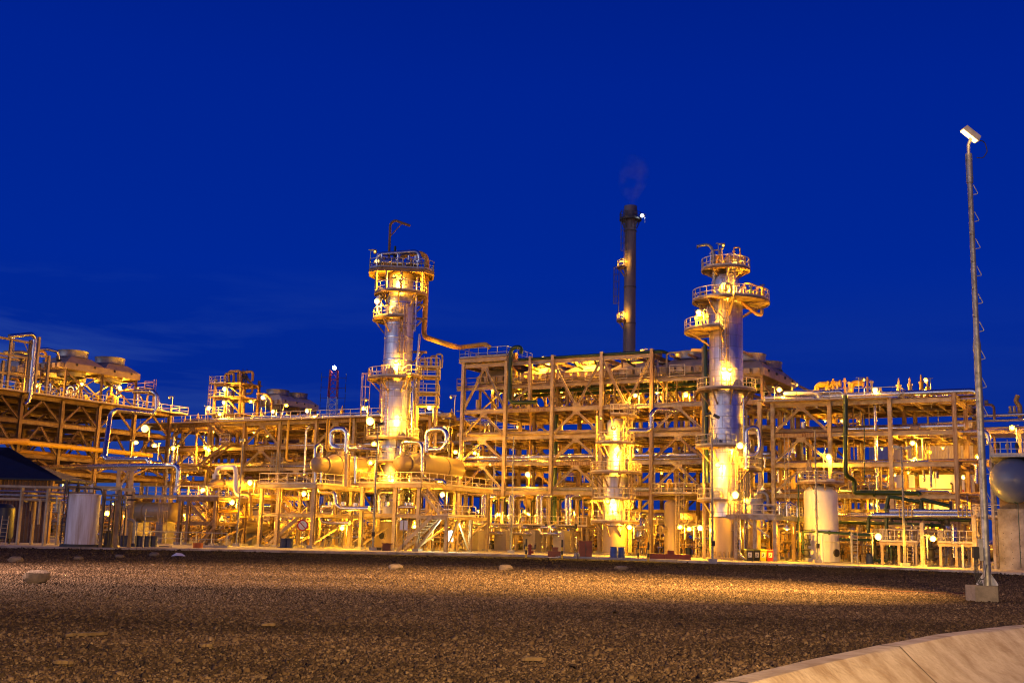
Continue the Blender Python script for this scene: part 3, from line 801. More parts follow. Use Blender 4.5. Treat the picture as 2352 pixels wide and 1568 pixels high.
# row of coolers on the cooler frame (each one runs away from the viewer)
zc = zl(1290, 868) + .1
umc = [UMAIN[0] + 2.9 + i * 5.05 for i in range(5)]
cools = []
names = ['first', 'second', 'third', 'fourth', 'last']
rot = math.atan2(GV.y, GV.x)
for i, u in enumerate(umc):
    cools.append(cooler(M(u, 6.6, zc), rot, f"{names[i]} air cooler from the left in the row on the cooler frame", L=10.2, Wd=4.5, legs=zc - ZM[3] - .2, m=hoodc, m2=hoodc if i < 4 else hoodm))
cooler(M(hv(1738, 850, 7.2)[0], 7.2, hv(1738, 868, 4)[1]), rot, 'air cooler half hidden behind the stout tower', L=10.2, Wd=4.6, legs=2.6, m=hoodm, m2=hoodm)
# walkway along the coolers
wk = thing('walkway', 'railed walkway running along the front of the row of air coolers', 'walkway', M(UMAIN[0], 1, zc - .3))
zw = zl(1215, 880)
u0, u1 = hv(1051, 890, .6)[0], umc[-1] + 2.9
MB().gbox(u0, u1, .35, 1.5, zw - .12, zw - .04).build('deck', creamd, wk)
MB().hb(M(u0, .5, zw - .25), M(u1, .5, zw - .25), .25, .16).build('edge_beam', cream, wk)
MB().rail([M(u0, 1.5, zw), M(u0, .45, zw), M(u1, .45, zw), M(u1, 13, zw)], h=1.15, sp=1.2).build('handrail', creamd, wk)
MB().gbox(u1 - 1.0, u1, 1.5, 13, zw - .12, zw - .04).build('deck', creamd, wk)
for k in range(14):
    u = u0 + 1 + k * (u1 - u0 - 2) / 13
    MB().bar(M(u, .5, zw - .3), M(u + (.9 if k % 2 else -.9), 2.2, zw - 1.9), .12).build('bracket', creamd, wk)
for k in range(7):   # gates in the rail
    u = u0 + 6 + k * 2.9
    g = MB(); 
    for z in (zw + .1, zw + .6, zw + 1.1): g.bar(M(u, .36, z), M(u + 1.5, .36, z), .05)
    g.bar(M(u, .36, zw + .1), M(u, .36, zw + 1.1), .05); g.bar(M(u + 1.5, .36, zw + .1), M(u + 1.5, .36, zw + 1.1), .05)
    g.build('gate', cream, wk)
# raised platform on the left end with manifold
R5 = reg(1750, 1300, 800, 1320)
tp = thing('roof_platform', 'raised railed platform over a fat manifold at the left end of the cooler frame', 'platform', M(UMAIN[0], 0, ZTOP))
ua, ub = UMAIN[0] - .4, UMAIN[1] + .1
MB().gbox(ua, ub, -.3, 5.0, ZTOP + .1, ZTOP + .2).build('deck', creamd, tp)
for v in (-.3, 5.0): MB().hb(M(ua, v, ZTOP - .1), M(ub, v, ZTOP - .1), .4, .2).build('edge_beam', cream, tp)
for u in (ua, ub): MB().hb(M(u, -.1, ZTOP - .1), M(u, 4.9, ZTOP - .1), .4, .2).build('edge_beam', cream, tp)
MB().rail([M(ua, 5, ZTOP + .2), M(ua, -.25, ZTOP + .2), M(ub, -.25, ZTOP + .2), M(ub, 5, ZTOP + .2)], h=1.25, sp=1.15).build('handrail', galv, tp)
for u in (ua + 2, ub - 1.6):
    for v in (.2, 4.6): MB().hb(M(u, v, ZM[4]), M(u, v, ZTOP - .3), .2, .2, GV).build('post', cream, tp)
zmn = zl(1110, 817)
mf = thing('manifold_pipe', 'fat ochre manifold pipe slung under the raised platform with elbows down', 'pipe', M(ua + 1, 1.2, zmn))
MB().tube([M(ua + 1.2, 1.2, zmn), M(ub + .3, 1.2, zmn)], .33, n=16).build('header', ochre, mf)
for u in (ua + 2, ub - .3):
    MB().tube([M(u, 1.2, zmn - .2), M(u, 1.2, zmn - 1.1), M(u + .6, 1.2, zmn - 1.5), M(u + .6, 1.2, zmn - 2.2)], .17, n=12).build('elbow', ochre, mf)
# green ring main over the coolers
zg = zl(1215, 824)
gp = [M(UMAIN[1] + .55, -.45, ZM[3] - .1 + .9), M(UMAIN[1] + .55, -.45, ZTOP + .35), M(UMAIN[1] + 2.1, -.45, ZTOP + .35), M(UMAIN[1] + 2.1, -.45, zg)]
gl = thing('green_pipe', 'dark green ring main crossing above the air coolers with drop legs', 'pipe', gp[0])
a = hv(1170, 925, -.45); a2 = hv(1185, 815, -.45)
ug = a[0]; zb_, zt_ = a[1], zl(1170, 800)
MB().tube([M(ug + 3.0, -.3, zb_), M(ug, -.45, zb_), M(ug, -.45, zt_), M(ug + 1.2, -.45, zt_), M(ug + 1.2, -.45, zt_ - .7)], .2, n=12).build('riser', green, gl)
MB().tube([M(ug + .6, .2, zg), M(UMAIN[4] + .9, .2, zg), M(UMAIN[4] + .9, 1.6, zg)], .16, n=12).build('header', green, gl)
for px in (1217, 1266, 1320, 1367, 1440, 1487):
    u = hv(px, 815, .2)[0]
    MB().tube([M(u, .2, zg), M(u, .2, zg - .8), M(u + .1, 1.8, zg - 1.0)], .11, n=8).build('drop_leg', green, gl)
for i, (pa, pb, w) in enumerate((((1198, 900), (1620, 880), 'upper'), ((1180, 910), (1620, 903), 'lower'))):
    u0, z0 = hv(*pa, 2.5 + i)
    mb = MB().tube([M(u0, 2.5 + i, z0 - 1.5), M(u0, 2.5 + i, z0), M(UMAIN[6] - 1, 2.5 + i, z0)], .17, n=12)
    for k in range(8):
        u = u0 + 1.5 + k * 3.2; mb.tube([M(u, 2.5 + i, z0), M(u, 2.5 + i, z0 + .9), M(u + .5, 3.6 + i, z0 + 1.0)], .09, n=8)
    solo(mb, 'green_pipe', green, f'{w} of the two dark green pipes running under the air coolers', 'pipe')
mb = MB().tube([M(UMAIN[1] + 3.6, 4, zl(1190, 930)), M(UMAIN[1] + 3.6, 4, 2.5)], .2, n=12)
solo(mb, 'green_pipe', green, 'tall dark green riser inside the second bay of the cooler frame', 'pipe')
# ================================================================== TOWERS, STACK, MAST
def ring_platform(root, c, ri, ro, z, a0, a1, m=creamd, mr=cream, rail=True, n=None, h=1.1):
    c = V((c.x, c.y, 0)); full = abs(a1 - a0) > 6.2
    n = n or max(6, int(abs(a1 - a0) * ro / .7))
    mb = MB().ring(c + Z1 * z, ri, ro - ri, .06, n, a0, None if full else a1)
    mb.ring(c + Z1 * (z - .1), ro - .03, .05, .18, n, a0, None if full else a1)
    d = mb.build('platform', m, root)
    bk = MB(); k = max(2, int(abs(a1 - a0) / .75))
    for i in range(k + (0 if full else 1)):
        a = a0 + (a1 - a0) * i / k
        bk.bar(pol(c, ri - .02, a, z - .1), pol(c, ro - .05, a, z - .1), .1, .16)
        bk.bar(pol(c, ri - .02, a, z - 1.2), pol(c, ro - .25, a, z - .15), .1)
    bk.build('bracket', m, d)
    if rail:
        pts = [pol(c, ro - .04, a0 + (a1 - a0) * i / n, z + .06) for i in range(n + (0 if full else 1))]
        if not full: pts = [pol(c, ri + .1, a0, z + .06)] + pts + [pol(c, ri + .1, a1, z + .06)]
        MB().rail(pts, h, 1.0, closed=full).build('handrail', mr, d)
    return d
def manway(root, c, r, a, z, rr=.36, m=galv):
    o = pol(c, 1, a) - V(c); o.z = 0
    p = V((c.x, c.y, z)) + o * (r - .05)
    mb = MB().cyl(p, p + o * .45, rr * .85, 20); mb.cyl(p + o * .452, p + o * .52, rr, 20); mb.cyl(p + o * .524, p + o * .6, rr, 20)
    w = mb.build('manhole', m, root)
    return w
def zat(py, c, off=0): # height at which a point on the axis C shows at py
    x, y = c.x, c.y; k = (CY - py) / F
    return HC + (k * CF.y * y - CU.x * x - CU.y * y) / (CU.z - k * CF.z)

def axis_at(px, py, Y):
    p = W(px, py, Y); return V((p.x, p.y, 0))

# ---------------------------------------------------------------- tower 1 (slim, left)
c1 = axis_at(915, 800, 100); A1 = face_a(c1)
def z1(y): return zat(y, c1)
r1 = 1.27
clad = cladding('aluminium_jacket_slim', (.78, .76, .74), .4, c1, 1.27)
zt = z1(622)
t1 = thing('distillation_column', 'tall slim aluminium clad column with a drum and pipe loop on top', 'column', c1 + Z1 * .14)
MB().lathe(c1, [(r1, z1(1187)), (r1, z1(690)), (r1 - .16, z1(676)), (r1 - .16, zt - .5), (r1 - .4, zt - .15), (.3, zt + .1), (.01, zt + .12)], 48).build('shell', clad, t1)
MB().lathe(c1, [(r1 + .32, .16), (r1 + .32, .3), (r1 + .06, .32), (r1 + .06, z1(1189)), (0, z1(1188))], 40).build('skirt', vessel, t1)
for y in (701, 748, 779, 831, 899, 967, 1030, 1095, 1150):
    MB().ring(c1 + Z1 * z1(y), r1 + .01, .05, .12, 40).build('stiffening_ring', cladp, t1)
P = math.pi
ring_platform(t1, c1, r1 + .08, 2.35, z1(678), 0, 2 * P)
ring_platform(t1, c1, r1 + .08, 2.4, z1(736), A1 - 2.5, A1 + .15)
ring_platform(t1, c1, r1 + .08, 2.6, z1(873), A1 - 2.4, A1 + .3)
ring_platform(t1, c1, r1 + .08, 2.2, z1(866), A1 + .6, A1 + 2.1)
ring_platform(t1, c1, r1 + .08, 2.5, z1(1010), A1 - 2.6, A1 + 1.0)
ring_platform(t1, c1, r1 + .08, 2.4, z1(1064), A1 - 2.2, A1 + 1.0)
# top deck (long octagon)
ztd = z1(627); tx = V((math.cos(A1 + P / 2), math.sin(A1 + P / 2), 0)); ty = V((math.cos(A1), math.sin(A1), 0))
oct_ = [(-2.85, -.9), (-2.3, -2.1), (2.2, -2.1), (2.85, -1.2), (2.85, 1.1), (2.0, 1.9), (-1.9, 1.9), (-2.85, 1.0)]
pts = [c1 + tx * a - ty * b * -1 + Z1 * ztd for a, b in oct_]
mb = MB(); n = len(pts)
mb.add(pts + [p + Z1 * .06 for p in pts], [tuple(range(n)), tuple(range(n, 2 * n))] + [(i, (i + 1) % n, n + (i + 1) % n, n + i) for i in range(n)])
for i in range(n): mb.hb(pts[i] - Z1 * .14, pts[(i + 1) % n] - Z1 * .14, .26, .14)
dtop = mb.build('platform', creamd, t1)
MB().rail([p + Z1 * .07 for p in pts], 1.1, 1.0, closed=True).build('handrail', galv, dtop)
for a, b in ((-2.2, 1.4), (-1.3, 1.8), (0, 1.85), (1.9, 1.6), (-2.2, -1.6), (2.2, -1.4)):
    p = c1 + tx * a + ty * b
    MB().bar(p + Z1 * (z1(678) + .1), p + Z1 * (ztd - .2), .16).build('post', cream, dtop)
for a, y in ((A1 - .25, 722), (A1 - .35, 858), (A1 + .35, 1003)): manway(t1, c1, r1, a, z1(y))
MB().ladder(pol(c1, r1 + .25, A1 + .2, z1(873)), pol(c1, r1 + .25, A1 + .2, z1(736) + 1.2), tx, .45, cage=ty).build('caged_ladder', creamd, t1)
MB().ladder(pol(c1, r1 + .25, A1 - .6, z1(1010)), pol(c1, r1 + .25, A1 - .6, z1(873) + 1.1), V((math.cos(A1 - .6 + P / 2), math.sin(A1 - .6 + P / 2), 0)), .45, cage=pol(V((0, 0, 0)), 1, A1 - .6)).build('caged_ladder', creamd, t1)
MB().ladder(c1 - tx * 2.35 - ty * -.6 + Z1 * z1(1010), c1 - tx * 2.35 - ty * -.6 + Z1 * (z1(873) + .4), ty, .45, cage=-tx).build('caged_ladder', cream, t1)
MB().ladder(c1 + tx * 1.75 + ty * .9 + Z1 * z1(678), c1 + tx * 1.75 + ty * .9 + Z1 * (ztd + 1), ty, .45).build('ladder', creamd, t1)
# overhead equipment on the top deck
dr_ = thing('horizontal_drum', 'small aluminium drum lying on the top deck of the slim column', 'drum', c1 + Z1 * (ztd + .1))
zz = ztd + .75
MB().cyl(c1 - tx * 2.2 + ty * .6 + Z1 * zz, c1 + tx * .1 + ty * .6 + Z1 * zz, .42, 20).build('shell', cladp, dr_)
MB().cyl(c1 + tx * .35 + ty * .6 + Z1 * zz, c1 + tx * 1.5 + ty * .6 + Z1 * zz, .36, 20).build('shell', cladp, dr_)
for q in (-1.8, -.3, .6, 1.2):
    MB().cyl(c1 + tx * q + ty * .6 + Z1 * (zz + .1), c1 + tx * q + ty * .6 + Z1 * (zz + .75), .13, 10).build('nozzle', cladp, dr_)
    MB().box(c1 + tx * q + ty * .6 + Z1 * (ztd + .2), .25, .5, .25, (tx, ty)).build('saddle', creamd, dr_)
R3 = reg(1300, 800, 700, 1372)
def w3(x, y, dy=0): return W(*R3(x, y), c1.y - dy)
mb = MB().tube([w3(412, 520, .5), w3(412, 425, .5), w3(740, 402, .5), w3(740, 500, .5)], .19, .5, 14)
for x in (408, 736): mb.cyl(w3(x, 500, .5), w3(x, 480, .5), .34, 16)
solo(mb, 'overhead_pipe', cladp, 'shiny pipe loop arching over the top deck of the slim column', 'pipe')
mb = MB().tube([w3(596, 520, -.6), w3(598, 435, -.6), w3(800, 410, -.6), w3(797, 560, -.8), w3(785, 900, -.8), w3(773, 1070, -.8), w3(1000, 1145, -.8 + 4), Pv(1057, 797.5, 2.2), Pv(1115, 790, 2.2), Pv(1125, 798, 2.2)], .24, .8, 14)
solo(mb, 'vapour_line', ochre, 'long dark ochre vapour line from the slim column down to the cooler frame roof', 'pipe')
mb = MB().tube([w3(432, 745, .5), w3(412, 770, .5), w3(412, 880, .5), w3(440, 910, .6), w3(500, 905, .6)], .2, .5, 12)
solo(mb, 'pipe', cladp, 'short shiny bent pipe left of the slim column under its second deck', 'pipe')
for i, (x0, y0, y1, x1, rr, lab) in enumerate(((725, 600, 1030, 705, .1, 'upper shiny downcomer pipe along the right side of the slim column'), (742, 1050, 1568, 700, .11, 'lower shiny downcomer pipe along the right side of the slim column'))):
    mb = MB().tube([w3(x0, y0, .3), w3(x1 if i else x0 - 20, y1 if i == 0 else y1, .3)], rr, n=10)
    solo(mb, 'pipe', cladp, lab, 'pipe')
for y, lab in ((820, 'upper'), (930, 'middle'), (1190, 'lower')):
    a = w3(690, y, 0); b = w3(800, y, 0)
    mb = MB().hb(a, V((b.x, b.y, a.z)), .2, .16); mb.bar(a - Z1 * 1.0, V((b.x - .4, b.y, a.z - .1)), .12)
    solo(mb, 'pipe_bracket', creamd, f'{lab} steel bracket holding pipes off the right side of the slim column', 'bracket')
# davit
dv = thing('davit', 'tall dark davit with a braced hooked arm above the slim column', 'davit', w3(497, 560))
MB().tube([w3(497, 560), w3(503, 400), w3(512, 190), w3(545, 157), w3(600, 178), w3(668, 202)], .12, .5, 10).build('mast', brown, dv)
MB().bar(w3(515, 280), w3(605, 182), .08).build('brace', brown, dv)
gv = thing('relief_valve', 'dark green relief valve standing on the top deck of the slim column', 'valve', w3(545, 500))
MB().lathe(w3(545, 480), [(.3, 0), (.3, .1), (.14, .12), (.14, .5), (.24, .55), (.24, .85), (.12, .95), (.1, 1.4), (0, 1.42)], 14).build('body', green, gv)

# pipes climbing the left and right of the column's foot
for i in range(7):
    a = A1 + 1.1 + i * .16
    mb = MB().tube([pol(c1, r1 + .35 + .12 * (i % 2), a, .5), pol(c1, r1 + .35 + .12 * (i % 2), a, z1(860 + 30 * i))], .07 + .02 * (i % 3), n=8)
    solo(mb, 'pipe', [cladp, cream, ochre][i % 3], 'upright pipe of the bundle climbing the right side of the slim column', 'pipe', 'pipes climbing the slim column')

# small service tower right of tower 1
s1 = thing('service_tower', 'narrow railed ladder tower with valves just right of the slim column', 'tower', W(985, 1000, 106) - Z1 * W(985, 1000, 106).z)
cS = W(982, 880, 106); zS = [zat(y, cS) for y in (933, 905, 868, 846)]
for dx in (-.9, .9):
    for dy in (-.8, .8):
        MB().bar(V((cS.x + dx, cS.y + dy, .14)), V((cS.x + dx, cS.y + dy, zS[-1])), .16).build('post', cream, s1)
for z in zS:
    MB().box((cS.x, cS.y, z), 2.3, 2.0, .1).build('deck', creamd, s1)
    MB().rail([V((cS.x - 1.1, cS.y - 1, z)), V((cS.x + 1.1, cS.y - 1, z)), V((cS.x + 1.1, cS.y + 1, z))], 1.1, .9).build('handrail', cream, s1)
MB().ladder(V((cS.x - .5, cS.y - 1.05, zS[0])), V((cS.x - .5, cS.y - 1.05, zS[3] + 1)), V((1, 0, 0)), .45).build('ladder', cream, s1)
for i in range(4):
    x = cS.x - .8 + .5 * i
    mb = MB().tube([V((x, cS.y, zS[3])), V((x, cS.y, zS[3] + .8 + .2 * i)), V((x + .6, cS.y, zS[3] + .8 + .2 * i)), V((x + .6, cS.y, zS[3] + .1))], .08, n=8)
    mb.build('pipe', [ochre, cream][i % 2], s1)

# ---------------------------------------------------------------- tower 2 (stout, right)
c2 = axis_at(1668, 850, 92); A2 = face_a(c2)
def z2(y): return zat(y, c2)
r2 = 1.36
clad2 = cladding('aluminium_jacket_stout', (.8, .77, .75), .4, c2, 1.36, .6)
tx2 = V((math.cos(A2 + P / 2), math.sin(A2 + P / 2), 0)); ty2 = V((math.cos(A2), math.sin(A2), 0))
t2 = thing('distillation_column', 'tall stout dented aluminium clad column right of the cooler frame with wide overhanging decks', 'column', c2 + Z1 * .14)
MB().lathe(c2, [(r2, z2(1187)), (r2, z2(700)), (r2 - .2, z2(688)), (r2 - .2, z2(648)), (r2 - .4, z2(634)), (.5, z2(627)), (.01, z2(626))], 48).build('shell', clad2, t2)
MB().lathe(c2, [(r2 + .3, .16), (r2 + .3, .3), (r2 + .05, .32), (r2 + .05, z2(1189)), (0, z2(1188))], 40).build('skirt', vessel, t2)
for y in (903, 1032, 1152): MB().ring(c2 + Z1 * z2(y), r2 + .01, .05, .1, 40).build('stiffening_ring', cladp, t2)
for i in range(26):
    a = i * 2 * P / 26; MB().cyl(pol(c2, r2 + .2, a, .3), pol(c2, r2 + .2, a, .75), .05, 6).build('anchor_bolt', creamd, t2)
ring_platform(t2, c2, 0.1, 2.0, z2(622), A2 - 2.3, A2 + 2.6)
ring_platform(t2, c2, r2 + .05, 2.75, z2(694), A2 - P * .95, A2 + .2)
ring_platform(t2, c2, r2 + .05, 3.55, z2(697), A2 + .2, A2 + 2.3)
ring_platform(t2, c2, r2 + .05, 3.4, z2(763), A2 - 2.3, A2 - .15)
ring_platform(t2, c2, r2 + .05, 2.4, z2(898), A2 - P * .9, A2 + P * .8)
ring_platform(t2, c2, r2 + .05, 2.5, z2(1028), A2 - 2.2, A2 + .3)
ring_platform(t2, c2, r2 + .05, 2.4, z2(1150), A2 - 2.0, A2 + .05)
ring_platform(t2, c2, r2 + .05, 2.75, z2(1078), A2 + .7, A2 + 2.2)
manway(t2, c2, r2 - .2, A2 - .1, z2(676), .42); manway(t2, c2, r2, A2 + .5, z2(888), .4); manway(t2, c2, r2, A2 - .45, z2(1140), .44); manway(t2, c2, r2, A2 - .45, z2(1018), .3)
MB().ladder(pol(c2, r2 + .25, A2 - .1, z2(898)), pol(c2, r2 + .25, A2 - .1, z2(694) + 1), tx2, .45, cage=ty2).build('caged_ladder', creamd, t2)
MB().ladder(pol(c2, r2 + .3, A2 + .3, z2(1190)), pol(c2, r2 + .3, A2 + .3, z2(1040)), tx2, .45, cage=ty2).build('caged_ladder', cream, t2)
MB().ladder(pol(c2, r2 + .3, A2 + .7, z2(1190)), pol(c2, r2 + .3, A2 + .7, z2(1078) + .9), tx2, .45, cage=ty2).build('caged_ladder', cream, t2)
MB().ladder(pol(c2, r2 - .05, A2 + .35, z2(694)), pol(c2, r2 - .05, A2 + .35, z2(622) + 1), tx2, .45, cage=ty2).build('caged_ladder', cream, t2)
R6 = reg(2350, 750, 800, 1394)
def w6(x, y, dy=0): return W(*R6(x, y), c2.y - dy)
mb = MB().tube([w6(898, 590), w6(898, 480), w6(922, 478), w6(922, 560)], .13, .3, 10); mb.cyl(w6(898, 560), w6(898, 575), .26, 12)
solo(mb, 'pipe', ochre, 'small yellow hairpin pipe on top of the stout column', 'pipe')
mb = MB().tube([w6(962, 590), w6(970, 475), w6(1030, 510), w6(1028, 600)], .22, .5, 12); mb.cyl(w6(963, 545), w6(964, 560), .36, 14)
solo(mb, 'pipe', ochre, 'fat yellow bent outlet pipe on top of the stout column', 'pipe')
for i, x in enumerate((1040, 1058, 1075)):
    mb = MB().tube([w6(x, 600, .4), w6(x, 470, .4), w6(x - 14, 466, .4)], .05, .1, 6)
    for y in (490, 530): mb.cyl(w6(x, y, .4), w6(x, y + 12, .4), .12, 8)
    solo(mb, 'vent_pipe', cream, 'thin upright vent with flanges on the top deck of the stout column', 'pipe', 'vents on the stout column')
dv = thing('davit', 'grey davit bent over to the left on top of the stout column', 'davit', w6(880, 700))
MB().tube([w6(885, 720, .5), w6(878, 450, .5), w6(850, 393, .5), w6(765, 408, .5)], .12, .5, 10).build('mast', galv, dv)
MB().cyl(w6(765, 408, .5), w6(766, 425, .5), .06, 6).build('hook', dark, dv)
mb = MB().tube([w6(1085, 740, 1.0), w6(1090, 655, 1.0), w6(1190, 690, 1.2), w6(1245, 715, 1.4)], .07, .3, 8)
solo(mb, 'pipe', ochre, 'thin ochre pipe over the wide deck on the right of the stout column', 'pipe')
for i, (x, y0, y1) in enumerate(((1140, 770, 690), (1185, 780, 700), (1220, 790, 680))):
    a, b = w6(x, y0, 1.0), w6(x, y1, 1.0)
    v_ = thing('relief_valve', ['stubby green valve on the wide deck of the stout column', 'pale valve in the middle of the wide deck of the stout column', 'tall valve with a handwheel at the outer end of the wide deck'][i], 'valve', a)
    L = (b - a).length
    MB().lathe(a, [(.2, 0), (.2, .08), (.1, .1), (.1, L * .3), (.2, L * .34), (.2, L * .6), (.1, L * .66), (.08, L), (0, L)], 12).build('body', [green, cream, ochre][i], v_)
    MB().ring(a + Z1 * L, .16, .04, .04, 16).build('handwheel', dark, v_)
mb = MB().tube([w6(1075, 730, .9), w6(1075, 800, .9), w6(1180, 880, 1.2), w6(1215, 890, 1.2), w6(1215, 850, 1.2)], .15, .4, 10)
solo(mb, 'pipe', ochre, 'ochre pipe slung under the wide deck of the stout column', 'pipe')
for i in range(4):
    a = w6(760 + i * 26, 965, 1.2); L = 1.3 + .35 * (i % 2)
    v_ = thing('valve', 'small valve crowded on the left lower deck of the stout column', 'valve', a, 'valves on the left deck of the stout column')
    MB().lathe(a, [(.18, 0), (.18, .07), (.09, .09), (.09, L * .35), (.19, L * .4), (.19, L * .62), (.08, L * .7), (.07, L), (0, L)], 12).build('body', [cream, ochre, cream, galv][i], v_)
    MB().ring(a + Z1 * L, .15, .04, .04, 14).build('handwheel', dark, v_)
R7 = reg(2350, 1500, 800, 1568)
def w7(x, y, Y): return W(*R7(x, y), Y)
mb = MB().tube([w7(1245, 735, 90), w7(1245, 420, 90), w7(1335, 400, 90), w7(1350, 560, 90), w7(1330, 625, 90), w7(1235, 640, 90)], .17, .5, 12)
solo(mb, 'pipe_loop', cladp, 'bright rounded pipe loop beside the right flank of the stout column', 'pipe')
for x, lab in ((935, 'left'), (925, 'further left')):
    pass
mb = MB().tube([w6(820, 1060, -.5), w6(825, 1300, -.5), w7(930, 300, 92.5), w7(935, 840, 92.5)], .16, n=10)
solo(mb, 'green_pipe', green, 'dark green riser close along the left side of the stout column', 'pipe')
t = thing('pipe_support_mast', 'slim steel post with a cross arm left of the stout column', 'post', V((w7(910, 300, 92.8).x, 92.8, .14)))
pb = w7(912, 600, 92.8); pt = w6(805, 1110, -.8)
MB().hb(V((pb.x, pb.y, .14)), V((pt.x, pb.y, pt.z)), .26, .2, V((0, 1, 0))).build('post', cream, t)
MB().hb(V((pt.x - 1.0, pb.y - .15, pt.z - .3)), V((pt.x + 1.0, pb.y - .15, pt.z - .3)), .22, .16).build('cross_arm', cream, t)
for i in range(8):
    a = A2 + .95 + i * .13
    mb = MB().tube([pol(c2, r2 + .3 + .12 * (i % 2), a, .6), pol(c2, r2 + .3 + .12 * (i % 2), a, z2(915 + 28 * i))], .06 + .02 * (i % 3), n=8)
    solo(mb, 'pipe', [cladp, cream, cream][i % 3], 'upright pipe of the bundle climbing the right side of the stout column', 'pipe', 'pipes climbing the stout column')

# ---------------------------------------------------------------- column 3 (short, bright, in front of the frame)
c3 = axis_at(1415, 1050, 98); A3 = face_a(c3)
def z3(y): return zat(y, c3)
tx3 = V((math.cos(A3 + P / 2), math.sin(A3 + P / 2), 0)); ty3 = V((math.cos(A3), math.sin(A3), 0))
t3 = thing('distillation_column', 'short brightly lit column with a narrow upper half in front of the cooler frame', 'column', c3 + Z1 * .14)
MB().lathe(c3, [(1.1, z3(1207)), (1.1, z3(1098)), (.82, z3(1086)), (.82, z3(972)), (.6, z3(964)), (.2, z3(961)), (.01, z3(961))], 40).build('shell', cladding('insulation_jacket', (.8, .76, .7), .5, c3, 1.0), t3)
MB().lathe(c3, [(1.25, .16), (1.25, .3), (1.08, .32), (1.08, z3(1209)), (0, z3(1208))], 32).build('skirt', vessel, t3)
for y in (1000, 1040, 1120, 1165): MB().ring(c3 + Z1 * z3(y), (.83 if y < 1090 else 1.11), .04, .08, 32).build('stiffening_ring', galv, t3)
ring_platform(t3, c3, .84, 1.8, z3(1020), A3 - 2.6, A3 + 1.0)
ring_platform(t3, c3, .84, 1.75, z3(957), A3 - .3, A3 + 2.4)
ring_platform(t3, c3, 1.12, 2.2, z3(1087), A3 - 2.2, A3 + 1.8)
ring_platform(t3, c3, 1.12, 2.0, z3(1147), A3 - 2.2, A3 + 1.0)
ring_platform(t3, c3, 1.12, 2.1, z3(1199), A3 - 2.2, A3 + 1.3)
for y0, y1, a in ((1199, 1147, .7), (1147, 1087, 1.0), (1087, 1020, .9), (1020, 957, .75)):
    rr = 1.4 if y0 > 1090 else 1.1
    MB().ladder(pol(c3, rr, A3 + a, z3(y0)), pol(c3, rr, A3 + a, z3(y1) + 1), V((math.cos(A3 + a + P / 2), math.sin(A3 + a + P / 2), 0)), .45, cage=pol(V((0, 0, 0)), 1, A3 + a)).build('caged_ladder', cream, t3)
    rr += .85
    MB().stair(pol(c3, rr - .2, A3 - 1.9, z3(y0)), pol(c3, rr - .2, A3 - 1.35, z3(y1)), ty3, .6).build('steep_stair', cream, t3)
manway(t3, c3, 1.1, A3 - .2, z3(1190), .3); manway(t3, c3, .82, A3 - .9, z3(1008), .28)
mb = MB().tube([w7(320, 435, 98), w7(460, 440, 98), w7(495, 420, 98), w7(500, 300, 98), w7(530, 270, 98.5), w7(700, 285, 101)], .22, .6, 12)
solo(mb, 'pipe', cladp, 'thick stepped pipe leaving the right side of the short bright column', 'pipe')
for i in range(6):
    a = A3 + 1.0 + i * .2
    mb = MB().tube([pol(c3, 1.35, a, .4), pol(c3, 1.35, a, z3(1000 + 25 * i))], .06, n=8)
    solo(mb, 'pipe', [cream, ochre][i % 2], 'thin upright pipe climbing the right side of the short bright column', 'pipe', 'pipes climbing the short column')

# ---------------------------------------------------------------- flue stack behind
cs = axis_at(1447, 640, 150); AS = face_a(cs)
def zs(y): return zat(y, cs)
st = thing('chimney_stack', 'tall grey flue stack smoking behind the cooler frame', 'chimney', cs)
MB().lathe(cs, [(1.02, 0), (.8, zs(800)), (.77, zs(508)), (.88, zs(496)), (.88, zs(474)), (.8, zs(474)), (.8, zs(480))], 40).build('shaft', stackm, st)
for y in (532, 661, 744): MB().ring(cs + Z1 * zs(y), .79, .07, .12, 32).build('flange', dark, st)
ring_platform(st, cs, .86, 1.5, zs(505), 0, 2 * P, dark, dark)
ring_platform(st, cs, .8, 1.75, zs(615), AS - 1.9, AS - .7, creamd, cream)
ring_platform(st, cs, .8, 1.75, zs(737), AS - 1.9, AS - .7, creamd, cream)
txs = V((math.cos(AS + P / 2), math.sin(AS + P / 2), 0)); a = AS - .75; sd = V((math.cos(a + P / 2), math.sin(a + P / 2), 0))
MB().ladder(pol(cs, 1.0, a, zs(860)), pol(cs, 1.0, a, zs(745)), sd, .5).build('ladder', dark, st)
MB().ladder(pol(cs, 1.0, a, zs(615)), pol(cs, 1.0, a, zs(505) + 1), sd, .5, cage=pol(V((0, 0, 0)), 1, a)).build('caged_ladder', dark, st)
MB().ladder(pol(cs, 1.5, AS - 1.4, zs(735)), pol(cs, 1.5, AS - 1.4, zs(615)), V((math.cos(AS - 1.4 + P / 2), math.sin(AS - 1.4 + P / 2), 0)), .5, cage=pol(V((0, 0, 0)), 1, AS - 1.4)).build('caged_ladder', dark, st)
# thin smoke
sm = bpy.data.materials.new('smoke'); sm.use_nodes = True; nt = sm.node_tree; nt.nodes.remove(nt.nodes['Principled BSDF'])
pv = nt.nodes.new('ShaderNodeVolumePrincipled'); pv.inputs['Color'].default_value = (.6, .52, .5, 1)
tcn = nt.nodes.new('ShaderNodeTexCoord'); nn = nt.nodes.new('ShaderNodeTexNoise'); nn.inputs['Scale'].default_value = .45; nn.inputs['Detail'].default_value = 4
nt.links.new(tcn.outputs['Object'], nn.inputs['Vector'])
mr = nt.nodes.new('ShaderNodeMapRange'); mr.inputs['From Min'].default_value = .42; mr.inputs['From Max'].default_value = .75; mr.inputs['To Max'].default_value = .34
nt.links.new(nn.outputs['Fac'], mr.inputs['Value'])
